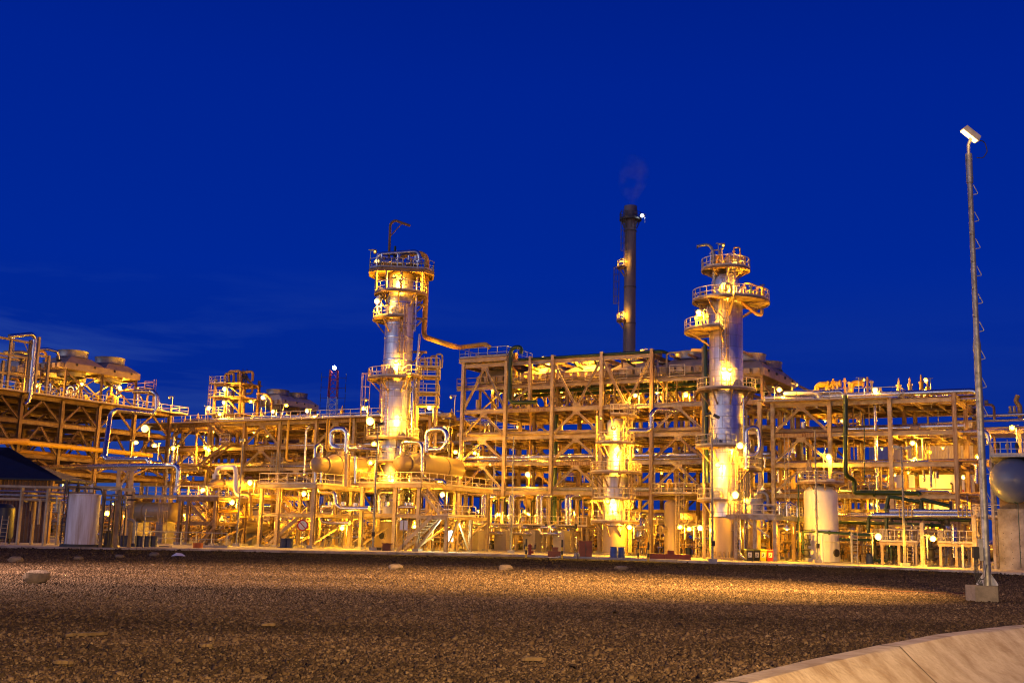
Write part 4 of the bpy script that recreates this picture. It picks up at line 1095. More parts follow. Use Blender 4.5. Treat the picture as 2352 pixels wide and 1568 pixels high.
# soft towards the edge of the puff
gm_ = nt.nodes.new('ShaderNodeTexGradient'); gm_.gradient_type = 'SPHERICAL'
mpn = nt.nodes.new('ShaderNodeMapping'); mpn.inputs['Scale'].default_value = (.42, .42, .22); mpn.inputs['Location'].default_value = (-.2, 0, -.75)
nt.links.new(tcn.outputs['Object'], mpn.inputs['Vector']); nt.links.new(mpn.outputs[0], gm_.inputs['Vector'])
mu = nt.nodes.new('ShaderNodeMath'); mu.operation = 'MULTIPLY'; nt.links.new(mr.outputs[0], mu.inputs[0]); nt.links.new(gm_.outputs['Fac'], mu.inputs[1])
nt.links.new(mu.outputs[0], pv.inputs['Density']); nt.links.new(pv.outputs[0], nt.nodes['Material Output'].inputs['Volume'])
mb = MB().lathe(cs + Z1 * (zs(474) + .05), [(.01, 0), (.8, .01), (1.2, 1.2), (2.4, 3.2), (3.2, 5.0), (2.6, 6.6), (.01, 7.4)], 20)
s_ = mb.build('smoke', sm, None, cs + Z1 * (zs(474) + .05)); tag(s_, 'faint brown puff of smoke above the flue stack', 'smoke', None, 'stuff')
# back walls, glass of the far boiler house below stack are part of p8

# ---------------------------------------------------------------- radio mast
cm_ = axis_at(765, 900, 230); zr = zat(850, cm_)
rmst = thing('radio_mast', 'distant red and white lattice radio mast with side aerials', 'radio mast', cm_)
redm, whm = mat('mast_red', (.45, .04, .03), .5), mat('mast_white', (.7, .7, .7), .5)
secs = [0, zat(1010, cm_), zat(960, cm_), zat(912, cm_), zr]
for k in range(4):
    mb = MB(); za, zb = secs[k], secs[k + 1]; n = max(3, int((zb - za) / 1.6))
    for i in range(n):
        q0, q1 = za + (zb - za) * i / n, za + (zb - za) * (i + 1) / n
        w0, w1 = 1.5 - .75 * q0 / zr, 1.5 - .75 * q1 / zr
        for sx_, sy_, ex, ey in ((-1, -1, 1, -1), (1, -1, 1, 1), (1, 1, -1, 1), (-1, 1, -1, -1)):
            mb.bar(cm_ + V((sx_ * w0, sy_ * w0, q0)), cm_ + V((sx_ * w1, sy_ * w1, q1)), .16)
            mb.bar(cm_ + V((sx_ * w0, sy_ * w0, q0)), cm_ + V((ex * w1, ey * w1, q1)), .1)
            mb.bar(cm_ + V((sx_ * w0, sy_ * w0, q0)), cm_ + V((ex * w0, ey * w0, q0)), .1)
    mb.build('lattice', [whm, redm, whm, redm][k], rmst)
for i in range(5):
    for s_ in (-1, 1):
        z = zr - 1.5 - i * 2.1
        mb = MB().bar(cm_ + V((s_ * .8, 0, z)), cm_ + V((s_ * 2.5, 0, z)), .08); mb.bar(cm_ + V((s_ * 2.5, 0, z - .9)), cm_ + V((s_ * 2.5, 0, z + .9)), .08)
        mb.build('aerial', dark, rmst)

# ---------------------------------------------------------------- frame tower and twin fans behind the left rack
R2 = reg(700, 1400, 800, 1476)
def w2(x, y, Y): return W(*R2(x, y), Y)
YT = 142
cT = w2(440, 400, YT)
ft = thing('service_tower', 'open steel tower full of valves and pipes rising behind the left rack', 'tower', V((cT.x, cT.y, 0)))
zT = [w2(440, y, YT).z for y in (480, 355, 255, 190)]
uT, vT = uv(cT)
for du in (-1.9, 0, 2.4):
    for dv_ in (-1.6, 1.6):
        MB().hb(M(uT + du, vT + dv_, 0), M(uT + du, vT + dv_, zT[2] + (.6 if du else .2)), .3, .26, GV).build('column', [cream, brown, brown][int(du > -1) + int(du > 1)], ft)
for k, z in enumerate(zT[:3]):
    MB().gbox(uT - 2.6, uT + (2.6 if k < 2 else 2.6), vT - 2, vT + 2, z - .1, z).build('deck', creamd, ft)
    for dv_ in (-1.6, 1.6): MB().hb(M(uT - 1.9, vT + dv_, z - .25), M(uT + 2.4, vT + dv_, z - .25), .26, .18).build('beam', creamd, ft)
    MB().rail([M(uT + .2, vT - 2, z), M(uT - 2.6, vT - 2, z), M(uT - 2.6, vT + 2, z)], 1.1, .9).build('handrail', cream, ft)
for k in (0, 1):
    MB().bar(M(uT + 2.3, vT - 1.6, zT[k] + .2), M(uT + .2, vT - 1.6, zT[k + 1] - .3), .16).build('brace', brown, ft)
    MB().ladder(M(uT - 2.3, vT - 2.1, zT[k]), M(uT - 2.3, vT - 2.1, zT[k + 1] + 1), GU, .45).build('ladder', cream, ft)
    MB().cyl(M(uT - 1.0, vT, zT[k] + .1), M(uT - 1.0, vT, zT[k + 1] - .8), .42, 18).build('vessel', cladp, ft)
    MB().cyl(M(uT + 1.2, vT, zT[k] + .1), M(uT + 1.2, vT, zT[k + 1] - .6), .3, 18).build('vessel', cream, ft)
for i, (x0, y0, x1, y1) in enumerate(((370, 250, 370, 175), (400, 250, 395, 158), (470, 250, 465, 165))):
    a, b = w2(x0, y0, YT), w2(x1, y1, YT)
    mb = MB().tube([a, b, b + GU * (1.5 + i * .5), b + GU * (1.5 + i * .5) - Z1 * 1.2], .17, .35, 10); mb.build('pipe', ochre, ft)
mb = MB().tube([w2(500, 170, YT), w2(570, 250, YT), w2(570, 320, YT), w2(500, 325, YT)], .15, .4, 8); mb.build('pipe', creamd, ft)
for i in range(4):
    a = w2(480 + 15 * i, 250, YT)
    MB().lathe(a, [(.2, 0), (.1, .1), (.1, .6), (.2, .7), (.2, 1.0), (.08, 1.1), (.06, 1.6 + .3 * (i % 2)), (0, 1.7)], 10).build('valve', dark, ft)
pF = w2(822, 425, 165)
cooler(V((pF.x, pF.y, pF.z)), rot, 'distant lit air cooler with two ribbed fan stacks behind the left rack', L=8.2, Wd=5.2, legs=2.0, m=hoodc, m2=hoodc)
# ================================================================== FRONT: EXCHANGER PLATFORMS, STAIRS, HOPPERS
R4 = reg(1150, 1600, 800, 1930); B3 = reg(600, 1880, 640, 2352); B6 = reg(1750, 1900, 700, 2352); B7 = reg(2850, 1800, 650, 2038); B8 = reg(3400, 1800, 696, 2059); B2 = reg(0, 1760, 640, 2007); R8 = reg(3050, 1450, 650, 1199); R9 = reg(3500, 1450, 596, 890); R1 = reg(0, 1250, 800, 1254)
def base_uv(px, py): return uv(G(px, py, .14))
def hexch(name, label, head, v0, length, rh, rs, z=None, legs=None, m=vessel):
    """kettle exchanger: small channel head towards the viewer, cone, wide shell running away along v"""
    u, zc_ = hv(*head, v0); zc_ = z or zc_
    t = thing(name, label, 'heat exchanger', M(u, v0, legs or 0), 'horizontal exchangers')
    c = M(u, v0, zc_)
    MB().lathe(c, [(.01, -.38), (rh * .45, -.33), (rh * .8, -.18), (rh, .02), (rh, .95)], 36, GV).build('channel_head', m, t)
    MB().lathe(c, [(rh, .96), (rh + .12, .97), (rh + .12, 1.1), (rh, 1.11)], 36, GV).build('flange', m, t)
    MB().lathe(c + Z1 * 0, [(rh, 1.12), (rh, 1.5), (rs * 1.0, 2.3), (rs, length), (rs * .8, length + .35), (.01, length + .5)], 40, GV).build('shell', m, t)
    for q in (2.35, length * .72):
        MB().lathe(c, [(rs, q), (rs + .06, q), (rs + .06, q + .14), (rs, q + .14)], 40, GV).build('girth_band', m, t)
    for q in (2.8, length - .8):
        zb = legs if legs is not None else 0
        MB().gbox(u - rs * .75, u + rs * .75, v0 + q - .14, v0 + q + .14, zb, zc_ - rs * .55).build('saddle', cream, t)
    for q, rr in ((.45, .2), (3.2, .26)):
        top = (rh if q < 1 else rs)
        MB().cyl(M(u, v0 + q, zc_ + top * .9), M(u, v0 + q, zc_ + top + .35), rr, 16).build('nozzle', m, t)
    return u, zc_
def platform_block(name, label, px0, px1, py_deck, v0, depth, z2py=None, cols=None, m=cream, px_base=None):
    u0 = hv(px0, py_deck, v0)[0]; u1, zd = hv(px1, py_deck, v0)
    t = thing(name, label, 'platform', M(u0, v0, .14))
    us = [u0] + [hv(c, py_deck, v0)[0] for c in (cols or [])] + [u1]
    zz = None if z2py is None else hv(px0, z2py, v0)[1]
    vs = [v0 + .12 + depth * k / 2 * .98 for k in range(3)]
    for v in vs:
        for u in us:
            c = MB().hb(M(u, v, .3), M(u, v, zd - .3), .3, .28, GV).build('column', m, t)
            MB().box(M(u, v, .22), .6, .6, .2, (GU, GV)).build('column_foot', conc, c)
        for a, b in zip(us, us[1:]):
            MB().hb(M(a + .14, v, zd - .16), M(b - .14, v, zd - .16), .28, .2).build('beam', m, t)
            if zz: MB().hb(M(a + .14, v, zz), M(b - .14, v, zz), .26, .2).build('beam', m, t)
    for u in us:
        for a, b in zip(vs, vs[1:]):
            MB().hb(M(u, a + .15, zd - .17), M(u, b - .15, zd - .17), .28, .2).build('cross_beam', m, t)
            if zz: MB().hb(M(u, a + .15, zz), M(u, b - .15, zz), .26, .2).build('cross_beam', m, t)
            if u in (us[0], us[-1]): MB().bar(M(u, a + .2, .5), M(u, b - .2, (zz or zd) - .3), .14).build('brace', m, t)
    MB().gbox(u0 - .25, u1 + .35, v0 - .12, v0 + depth, zd - .01, zd + .05).build('deck', creamd, t)
    MB().hb(M(u0 - .25, v0 - .14, zd - .12), M(u1 + .35, v0 - .14, zd - .12), .3, .14).build('edge_beam', m, t)
    MB().hb(M(u1 + .4, v0 - .1, zd - .12), M(u1 + .4, v0 + depth, zd - .12), .3, .14).build('edge_beam', m, t)
    MB().rail([M(u0 - .2, v0 + depth, zd + .05), M(u0 - .2, v0 - .1, zd + .05), M(u1 + .33, v0 - .1, zd + .05), M(u1 + .33, v0 + depth, zd + .05)], 1.15, 1.1).build('handrail', cream, t)
    if zz:
        MB().gbox(u0, u1, v0 + .5, v0 + depth * .8, zz + .13, zz + .18).build('deck', creamd, t)
    return t, us, zd, zz
# platform with the left exchanger
vA0 = base_uv(*R2(985, 1460))[1]
pA, uA, zA_, zA2 = platform_block('access_platform', 'two tier cream steel platform carrying the exchanger with the curled pipe', 601, 721, R2(640, 992)[1], vA0, 10.0, R2(640, 1212)[1], [640])
vB0 = base_uv(*R4(1030, 1447))[1]
pB, uB, zB_, zB2 = platform_block('access_platform', 'two tier cream steel platform in front of the slim column with crossing stairs', 832, 962, R4(720, 808)[1], vB0, 11.0, R4(720, 1108)[1], [R4(1040, 0)[0]])
uHA, zHA = hexch('heat_exchanger', 'beige kettle exchanger on the left platform with a curled shiny pipe above', R4(275, 618), vA0 + .6, 8.2, .64, .97, legs=zA_ + .05)
uHB, zHB = hexch('heat_exchanger', 'beige kettle exchanger in front of the slim column with a square shiny pipe loop above', R4(1080, 608), vB0 + .6, 8.6, .64, .99, legs=zB_ + .05)
def pr4(x, y, v): return Pv(*R4(x, y), v)
vv = vA0 + 4.4
mb = MB().tube([pr4(860, 475, vv + 3), pr4(480, 462, vv), pr4(425, 440, vv), pr4(425, 310, vv), pr4(470, 283, vv), pr4(545, 283, vv), pr4(575, 320, vv), pr4(565, 530, vv)], .24, .75, 18, 8)
solo(mb, 'curled_pipe', cladp, 'thick shiny pipe curled like a hook above the left exchanger', 'pipe')
mb = MB().tube([pr4(268, 790, vA0 + .9), pr4(268, 440, vA0 + .9), pr4(330, 425, vA0 + 1.6), pr4(330, 545, vA0 + 1.6)], .14, .4, 12)
solo(mb, 'pipe', cladp, 'shiny hairpin pipe over the head of the left exchanger', 'pipe')
for x in (325, 655):
    mb = MB().tube([pr4(x, 540 if x > 400 else 690, vA0 + 1.0), pr4(x, 800, vA0 + 1.0)], .12, n=10)
    solo(mb, 'pipe', cladp, ['short upright shiny pipe under the head of the left exchanger', 'long upright shiny pipe in front of the left exchanger shell'][x > 400], 'pipe')
MB().hb(pr4(575, 830, vA0 + 2.0), pr4(580, 515, vA0 + 2.0), .34, .32, GV).build('exchanger_post', cream, pA)
vv = vB0 + 4.6
mb = MB().tube([pr4(1345, 505, vv), pr4(1345, 330, vv), pr4(1385, 282, vv), pr4(1500, 282, vv), pr4(1542, 330, vv), pr4(1535, 430, vv), pr4(1490, 480, vv), pr4(1375, 478, vv)], .25, .8, 18, 8)
solo(mb, 'pipe_loop', cladp, 'thick shiny squarish pipe loop above the right exchanger', 'pipe')
mb = MB().tube([pr4(1095, 520, vB0 + 1.6), pr4(1095, 410, vB0 + 1.6), pr4(1300, 408, vB0 + .8), pr4(1300, 760, vB0 + .8), pr4(1500, 775, vB0 + 2.5), pr4(1530, 810, vB0 + 2.5)], .15, .55, 14)
solo(mb, 'pipe', cladp, 'shiny pipe bridging over in front of the right exchanger down to its deck', 'pipe')
mb = MB().tube([pr4(975, 408, vB0 + 6), pr4(1090, 412, vB0 + 6)], .17, n=12)
solo(mb, 'pipe', cladp, 'short level shiny pipe between the slim column and the right exchanger loop', 'pipe')
# pipes and valves between the decks
for pts, rr, lab in (
    ([(310, 815), (312, 885), (465, 888), (470, 1010), (520, 1042), (790, 1046)], .2, 'shiny stepped pipe dropping between the decks of the left platform'),
    ([(890, 1092), (890, 885), (1085, 885), (1085, 830)], .18, 'shiny square bend pipe between the decks at the slim column'),
    ([(1062, 1098), (1068, 1030), (1245, 1030)], .16, 'low shiny elbow pipe on the middle deck right of the slim column'),
    ([(328, 1085), (335, 1028), (430, 1026)], .13, 'small shiny elbow on the middle deck of the left platform'),
    ([(325, 1125), (340, 1172), (420, 1184), (600, 1184)], .17, 'dull pipe bending away under the middle deck of the left platform'),
    ([(905, 1160), (1085, 1160), (1085, 1100)], .15, 'shiny elbow under the middle deck by the slim column'),
):
    v = (vA0 if pts[0][0] < 700 else vB0) + 1.8
    mb = MB().tube([pr4(x, y, v) for x, y in pts], rr, rr * 2.4, 14)
    solo(mb, 'pipe', cladp, lab, 'pipe')
for i, (x, y) in enumerate(((420, 1000), (535, 1000), (660, 1010), (960, 1000), (1150, 1005), (1190, 1005))):
    c = pr4(x, y, (vA0 if x < 700 else vB0) + 2.3)
    t = thing('block_valve', 'flanged valve with a dark yoke and handwheel on the middle deck', 'valve', c, 'block valves on the middle decks')
    MB().cyl(c - Z1 * .2, c + Z1 * .16, .27, 16).build('body', cladp, t)
    y_ = MB().cyl(c + Z1 * .17, c + Z1 * .9, .06, 8); y_.bar(c + V((-.14, 0, .17)), c + V((-.08, 0, .7)), .05); y_.bar(c + V((.14, 0, .17)), c + V((.08, 0, .7)), .05); y_.build('yoke', dark, t)
    MB().lathe(c + Z1 * .8, [(.2, -.025), (.24, 0), (.2, .025), (.17, 0), (.2, -.025)], 18, CAM - c).build('handwheel', dark, t)
# stairs of the two platforms
def stair_v(a, b, v0_, v1_, label, w=.95, m=cream):
    p, q = Pv(*a, v0_), Pv(*b, v1_)
    return solo(MB().stair(p, q, GV, w), 'staircase', m, label, 'staircase')
stair_v(R4(1268, 815), R4(1500, 1100), vB0 + .9, vB0 + .9, 'upper flight of stairs right of the slim column, falling to the right')
stair_v(R4(1425, 1125), R4(1090, 1452), vB0 + .2, vB0 - .2, 'lower flight of stairs in front of the slim column, falling to the left')
stair_v(B3(1740, 240), B3(2120, 640), vA0 + 2.2, vA0 + 2.2, 'upper flight of stairs inside the left exchanger platform', m=creamd)
stair_v(B3(2240, 690), B3(1745, 1135), vA0 + 1.2, vA0 + .6, 'lower flight of stairs under the left exchanger platform')
# landing right of the crossing stairs
u0, z0 = hv(*R4(1260, 1112), vB0); u1 = hv(*R4(1560, 1112), vB0)[0]
t = thing('stair_landing', 'railed landing to the right where the two crossing stairs meet', 'landing', M(u0, vB0, .14))
MB().gbox(u0 + .3, u1, vB0 - .2, vB0 + 4, z0 - .05, z0 + .02).build('deck', creamd, t)
MB().hb(M(u0, vB0 - .2, z0 - .1), M(u1, vB0 - .2, z0 - .1), .3, .16).build('edge_beam', cream, t)
MB().rail([M(u0 + 2.0, vB0 - .15, z0), M(u1, vB0 - .15, z0), M(u1, vB0 + 4, z0)], 1.1, 1.0).build('handrail', cream, t)
for u in (u1 - .2,):
    for v in (vB0, vB0 + 3.6): MB().hb(M(u, v, .16), M(u, v, z0 - .2), .26, .24, GV).build('column', cream, t)
for s_ in (-1, 1): MB().bar(M(u1 - .25 , vB0 + 1.8 + s_ * 1.6, .4), M(u1 - .25, vB0 + 1.8, z0 - .3), .16).build('brace', cream, t)
MB().bar(M(u1 - 3.0, vB0 + .1, .3), M(u1 - .9, vB0 + .1, z0 - .25), .18).build('brace', cream, t)
# dark opening in the skirt of the slim column
dd = (CAM - c1); dd.z = 0; dd.normalize(); tq = V((-dd.y, dd.x, 0))
p = Pv(*R4(925, 1305), uv(c1 + dd * 1.35)[1]); a_ = math.atan2(p.y - c1.y, p.x - c1.x)
pp = pol(c1, r1 + .03, a_); pp.z = p.z; o_ = (pol(V((0, 0, 0)), 1, a_))
MB().lathe(pp, [(.3, 0), (.36, 0), (.36, .12), (.3, .12)], 24, o_).build('skirt_opening', vessel, t1)
MB().cyl(pp + o_ * .01, pp + o_ * .03, .3, 24).build('opening_shadow', black, t1)

# ---- platform D with the small exchanger, further left
vD0 = base_uv(*B3(940, 1105))[1]
pD, uD, zD_, zD2 = platform_block('access_platform', 'low cream platform carrying the small exchanger left of the two big ones', B3(450, 0)[0], B3(965, 0)[0], B3(0, 400)[1], vD0, 7.0, B3(0, 775)[1], [B3(570, 0)[0]], m=creamd)
uHD, zHD = hexch('heat_exchanger', 'small beige exchanger with a bright white inverted U pipe on the left', B3(935, 190), vD0 + 2.0, 6.6, .36, .55, legs=zD_ + .05)
def pb3(x, y, v): return Pv(*B3(x, y), v)
def pb4(x, y, v): return Pv(*B4(x, y), v)
mb = MB().tube([pb4(1125, 1340, vD0 + 2.6), pb4(1125, 1140, vD0 + 2.6), pb4(1410, 1130, vD0 + 1.4), pb3(1262, 320, vD0 + 1.2), pb3(1320, 360, vD0 + 1.8)], .2, .6, 14)
mb.cyl(pb4(1125, 1300, vD0 + 2.6), pb4(1125, 1230, vD0 + 2.6), .34, 16)
solo(mb, 'pipe', white, 'bright white inverted U pipe above the small left exchanger', 'pipe')
for pts, rr, mm, v, lab in (
    ([(1340, 345), (1480, 352), (1480, 670)], .15, yellow, vD0 + 1.6, 'bright yellow pipe turning down beside the small exchanger'),
    ([(1440, 372), (1900, 385)], .16, yellow, vD0 + 4, 'level yellow pipe behind the left exchanger platform stairs'),
    ([(860, 600), (1300, 600), (1345, 670)], .17, ochre, vD0 + 3, 'ochre pipe running level under the small exchanger and bending down'),
    ([(970, 430), (990, 500), (1090, 505)], .17, brown, vD0 + 2, 'brown elbow hanging under the small exchanger deck'),
    ([(1700, 410), (2330, 415)], .2, yellow, vA0 + 6, 'fat level yellow pipe under the left exchanger deck'),
    ([(1580, 1070), (1720, 1080)], .2, yellow, vA0 + 4, 'stub of yellow pipe at the ground under the left exchanger platform'),
):
    mb = MB().tube([pb3(x, y, v) for x, y in pts], rr, rr * 2.4, 14)
    if 'turning down' in lab or 'bending down' in lab:
        e_ = pb3(*pts[-1], v); mb.cyl(e_, e_ - Z1 * .14, rr * 1.9, 16)
    solo(mb, 'pipe', mm, lab, 'pipe')
stair_v(B3(600, 430), B3(880, 755), vD0 + .6, vD0 + .6, 'upper flight of stairs under the small exchanger platform', m=creamd)
stair_v(B3(1030, 815), B3(755, 1112), vD0 + .3, vD0 - .2, 'lower flight of stairs under the small exchanger platform, behind the fence', m=creamd)
# big horizontal drums near the ground
def hdrum(label, head, v0, L, r, m=vessel, along='v', pl=None):
    u, zc_ = hv(*head, v0)
    ax = GV if along == 'v' else GU
    c = M(u, v0, zc_)
    t = thing('horizontal_drum', label, 'drum', V((c.x, c.y, .14)))
    MB().lathe(c, [(.01, -r * .5), (r * .5, -r * .42), (r * .86, -r * .2), (r, 0), (r, L), (r * .86, L + r * .2), (r * .5, L + r * .42), (.01, L + r * .5)], 40, ax).build('shell', m, t)
    for q in (.05, L * .36):
        MB().lathe(c, [(r, q), (r + .07, q), (r + .07, q + .12), (r, q + .12)], 40, ax).build('girth_band', m, t)
    sx = ax.cross(Z1)
    for q in (L * .2, L * .8):
        p = c + ax * q
        MB().box(V((p.x, p.y, (.14 + zc_ - r * 1.05) / 2)), r * 1.6, .9, zc_ - r * 1.05 - .14, (sx, ax)).build('plinth', concd, t)
        MB().box(V((p.x, p.y, zc_ - r * .8)), r * 1.5, .3, r * .8, (sx, ax)).build('saddle', m, t)
    return t, c
hdrum('beige horizontal drum on a concrete plinth beside the lower stairs of the left platform', B3(1290, 830), vA0 + .8, 9.0, .56)
u_, z_ = hv(*B3(330, 585), vD0 - .5)
dt, dc = hdrum('large pale horizontal drum behind the lamp poles and the blue drums at left', R1(830, 1245), vD0 + 1.5, 5.2, .82, along='u')
mb = MB().rail([dc + GV * -1.0 + Z1 * 1.25, dc + GU * 6.5 - GV * 1.0 + Z1 * 1.25], 1.15, 1.0); mb.box(dc + GU * 3 + Z1 * 1.2 + GV * .3, 7.5, 2.8, .1, (GU, GV))
solo(mb, 'walkway', cream, 'railed walkway over the large pale drum at left', 'walkway')
mb = MB().ladder(dc + GU * 5.4 - GV * 1.25 - Z1 * (dc.z - .2), dc + GU * 5.4 - GV * 1.25 + Z1 * 1.2, GU, .5, cage=-GV)
solo(mb, 'caged_ladder', cream, 'caged ladder at the rounded end of the large pale drum', 'ladder')

# ---- four clad pump housings with U pipes
hb_ = []
hx = [(375, 540, 620, 740, 1012), (760, 920, 985, 738, 1020), (1145, 1305, 1395, 742, 1030), (1550, 1700, 1795, 745, 1045)]
words = ['first', 'second', 'third', 'fourth']
def facet(mb, a, b, c, d, o):   # a panel raised to a shallow point in the middle
    ce = (a + b + c + d) / 4 + o * .05
    mb.add([a, b, c, d, ce], [(0, 1, 4), (1, 2, 4), (2, 3, 4), (3, 0, 4)])
for i, (xa, xb, xc, yt, yb) in enumerate(hx):
    g = G(*B6(xb, yb), .14); u1, v0 = uv(g); u0 = hv(*B6(xa, yb), v0)[0]; zt_ = hv(*B6(xb, yt), v0)[1]
    dp = 1.25
    t = thing('pump_housing', f'{words[i]} from left of four greige panelled housings before the cooler frame', 'housing', M(u0, v0, .14), 'panelled housings in front of the cooler frame')
    zm = (.25 + zt_) / 2
    for k, (z0, z1_) in enumerate(((.25, zm), (zm, zt_))):
        mb = MB(); cs_ = [M(u0, v0, 0), M(u1, v0, 0), M(u1, v0 + dp, 0), M(u0, v0 + dp, 0)]
        for q in range(4):
            p, r_q = cs_[q], cs_[(q + 1) % 4]; o = (r_q - p).cross(Z1).normalized()
            facet(mb, p + Z1 * z0, r_q + Z1 * z0, r_q + Z1 * (z1_ - .01), p + Z1 * (z1_ - .01), o)
        mb.build('side_panels', hopper, t)
    mb = MB(); facet(mb, *[p + Z1 * zt_ for p in cs_], Z1 * 2); mb.build('lid', hopper, t)
    MB().gbox(u0 - .15, u1 + .15, v0 - .15, v0 + dp + .15, .14, .25).build('plinth', conc, t)
    # U pipe with blind flange
    uw = u1 - u0
    zp = hv(*B6(xb - 65, yt + 42), v0)[1]
    pe = M(u0 + uw * .55, v0 + .05, zp); pf = M(u0 - uw * .85, v0 - .3, zp + .02)
    zq = hv(*B6(xa - 160, yt - 48), v0)[1]
    mb = MB().tube([pe, pe - GV * .42, pe - GV * .42 - GU * uw * 1.55, pe - GV * .42 - GU * uw * 1.55 + Z1 * (zq - zp), pe - GV * .3 + Z1 * (zq - zp) - GU * .3, pe + GV * 2.5 + Z1 * (zq - zp)], .13, .22, 14)
    f0 = pe - GV * .1; mb.cyl(f0, f0 + GV * .08, .24, 20)
    c_ = pe - GV * .42 - GU * uw * .62
    mb.cyl(c_, c_ + Z1 * (zq - zp), .11, 12); mb.cyl(c_ + Z1 * (zq - zp) - GV * .2, c_ + Z1 * (zq - zp) + GV * .1, .17, 16)
    solo(mb, 'u_pipe', cladp, f'shiny U shaped pipe on the front of the {words[i]} panelled housing', 'pipe', 'U pipes on the panelled housings')
    # suction nozzle low on the right
    c = G(*B6(xc + 30, yb - 8), .14); c.z = .5
    n_ = thing('pump', f'small shiny pump nozzle at ground level right of the {words[i]} panelled housing', 'pump', V((c.x, c.y, .14)), 'pumps beside the panelled housings')
    mb = MB().tube([c - GU * .2 + GV * .8, c - GU * .2, c + GU * .45 - GV * .1], .16, .25, 14); mb.cyl(c + GU * .45 - GV * .1, c + GU * .53 - GV * .1, .26, 16); mb.build('nozzle', cladp, n_)
    MB().cyl(c + GV * .9, c + GV * 1.9, .28, 16).build('motor', dark, n_)
    MB().gbox(uv(c)[0] - .3, uv(c)[0] + .3, uv(c)[1] + .2, uv(c)[1] + 2, .14, .26).build('base_plate', conc, n_)
    MB().cyl(c + GV * .6, c + GV * .6 + Z1 * 1.1, .1, 10).build('riser', cladp, n_)
    hb_.append((u0, u1, v0, zt_))
vR = hb_[1][2] + 4.2
for i, (xa, xb) in enumerate(((605, 650), (970, 1022), (1340, 1395), (1730, 1782))):
    for q, x in enumerate((xa, xb)):
        mb = MB().tube([Pv(*B6(x, 665), vR), Pv(*B6(x, 270 + q * 8), vR), Pv(*B6(x + 110 + q * 30, 275 + q * 8), vR + .8)], .145, .35, 14)
        for y in (455, 560): p = Pv(*B6(x, y), vR); mb.cyl(p, p + Z1 * .07, .22, 14)
        solo(mb, 'riser_pipe', cladp, f"{['left', 'right'][q]} shiny riser of the {words[i]} pair behind the panelled housings", 'pipe', 'shiny paired risers')
for i, (x, y, mm) in enumerate(((713, 310, cream), (775, 325, green), (822, 300, ochre), (905, 300, green), (1100, 325, cream), (1190, 300, ochre), (1268, 340, green), (1470, 255, cream), (1530, 320, green), (1645, 320, green), (1860, 320, cream), (1910, 330, green), (1952, 300, ochre), (2090, 320, cream))):
    mb = MB().tube([Pv(*B6(x, 660), vR + .4), Pv(*B6(x, y), vR + .4), Pv(*B6(x + 95, y + 4), vR + 1.4)], .07, .2, 8)
    solo(mb, 'pipe', mm, f"thin {'dark green' if mm is green else 'ochre' if mm is ochre else 'cream'} riser bent over at the top behind the panelled housings", 'pipe', 'thin risers behind the panelled housings')
uu0, zz0 = hv(*B6(420, 655), vR - .6); uu1, _ = hv(*B6(2000, 660), vR - .6)
t = thing('walkway', 'long railed walkway behind the panelled housings at the foot of the paired risers', 'walkway', M(uu0, vR, .14))
MB().gbox(uu0, uu1, vR - .6, vR + 1.2, zz0 - .08, zz0).build('deck', creamd, t)
MB().rail([M(uu0, vR + 1.1, zz0), M(uu0, vR - .55, zz0), M(uu1, vR - .55, zz0)], 1.1, 1.0).build('handrail', cream, t)
for k in range(9):
    u = uu0 + .3 + k * (uu1 - uu0 - .6) / 8
    MB().hb(M(u, vR + .3, .16), M(u, vR + .3, zz0 - .1), .2, .18, GV).build('post', cream, t)
for i, (xa, xb, y) in enumerate(((400, 690, 660), (1150, 1460, 672), (1540, 1860, 676))):
    a, b = Pv(*B6(xa, y), vR - 1.8), Pv(*B6(xb, y + 14), vR - 2.2)
    mb = MB().tube([a - Z1 * .25, a, b], .07, .1, 8); mb.cyl(b - Z1 * .2, b + Z1 * .25, .13, 10)
    solo(mb, 'pipe', dark, f'{words[i]} dark level pipe with a valve above the panelled housings', 'pipe')
# vertical vessel left of the stout column
cV = G(*R7(640, 1420), .14) + GV * .7
t = thing('vertical_vessel', 'beige vertical vessel with caged ladder and railed top left of the stout column', 'vessel', cV)
xV = cV.copy(); xV.z = 0
zz = [zat(y, xV) for y in (1271, 1150, 1134)]
MB().lathe(xV, [(.7, .16), (.7, zz[1] - .25), (.55, zz[1] - .05), (.2, zz[1] + .08), (0, zz[1] + .1)], 32).build('shell', vessel, t)
AV = face_a(xV)
pd = MB().gbox(uv(xV)[0] - 1.5, uv(xV)[0] + 2.2, uv(xV)[1] - 1.0, uv(xV)[1] + 1.2, zz[2] - .08, zz[2]).build('platform', creamd, t)
uX, vX = uv(xV)
MB().rail([M(uX - 1.5, vX + 1.2, zz[2]), M(uX - 1.5, vX - 1, zz[2]), M(uX + 2.2, vX - 1, zz[2]), M(uX + 2.2, vX + 1.2, zz[2])], 1.1, .7).build('handrail', cream, pd)
sd = V((math.cos(AV + .5 + P / 2), math.sin(AV + .5 + P / 2), 0))
MB().ladder(pol(xV, .95, AV + .5, .3), pol(xV, .95, AV + .5, zz[2] + 1.0), sd, .45, cage=pol(V((0, 0, 0)), 1, AV + .5)).build('caged_ladder', cream, t)
n0 = pol(xV, .6, AV - .9, zat(1216, xV)); nd = pol(V((0, 0, 0)), 1, AV - 1.1)
mb = MB().cyl(n0, n0 + nd * .5, .26, 18); mb.cyl(n0 + nd * .5, n0 + nd * .64, .4, 22); mb.build('nozzle', vessel, t)
mb = MB().tube([W(*R7(620, 900), xV.y - .4), W(*R7(632, 830), xV.y - .4), W(*R7(650, 815), xV.y), W(*R7(660, 900), xV.y + .3)], .13, .3, 10)
solo(mb, 'pipe', yellow, 'short yellow gooseneck on top of the vertical vessel left of the stout column', 'pipe')
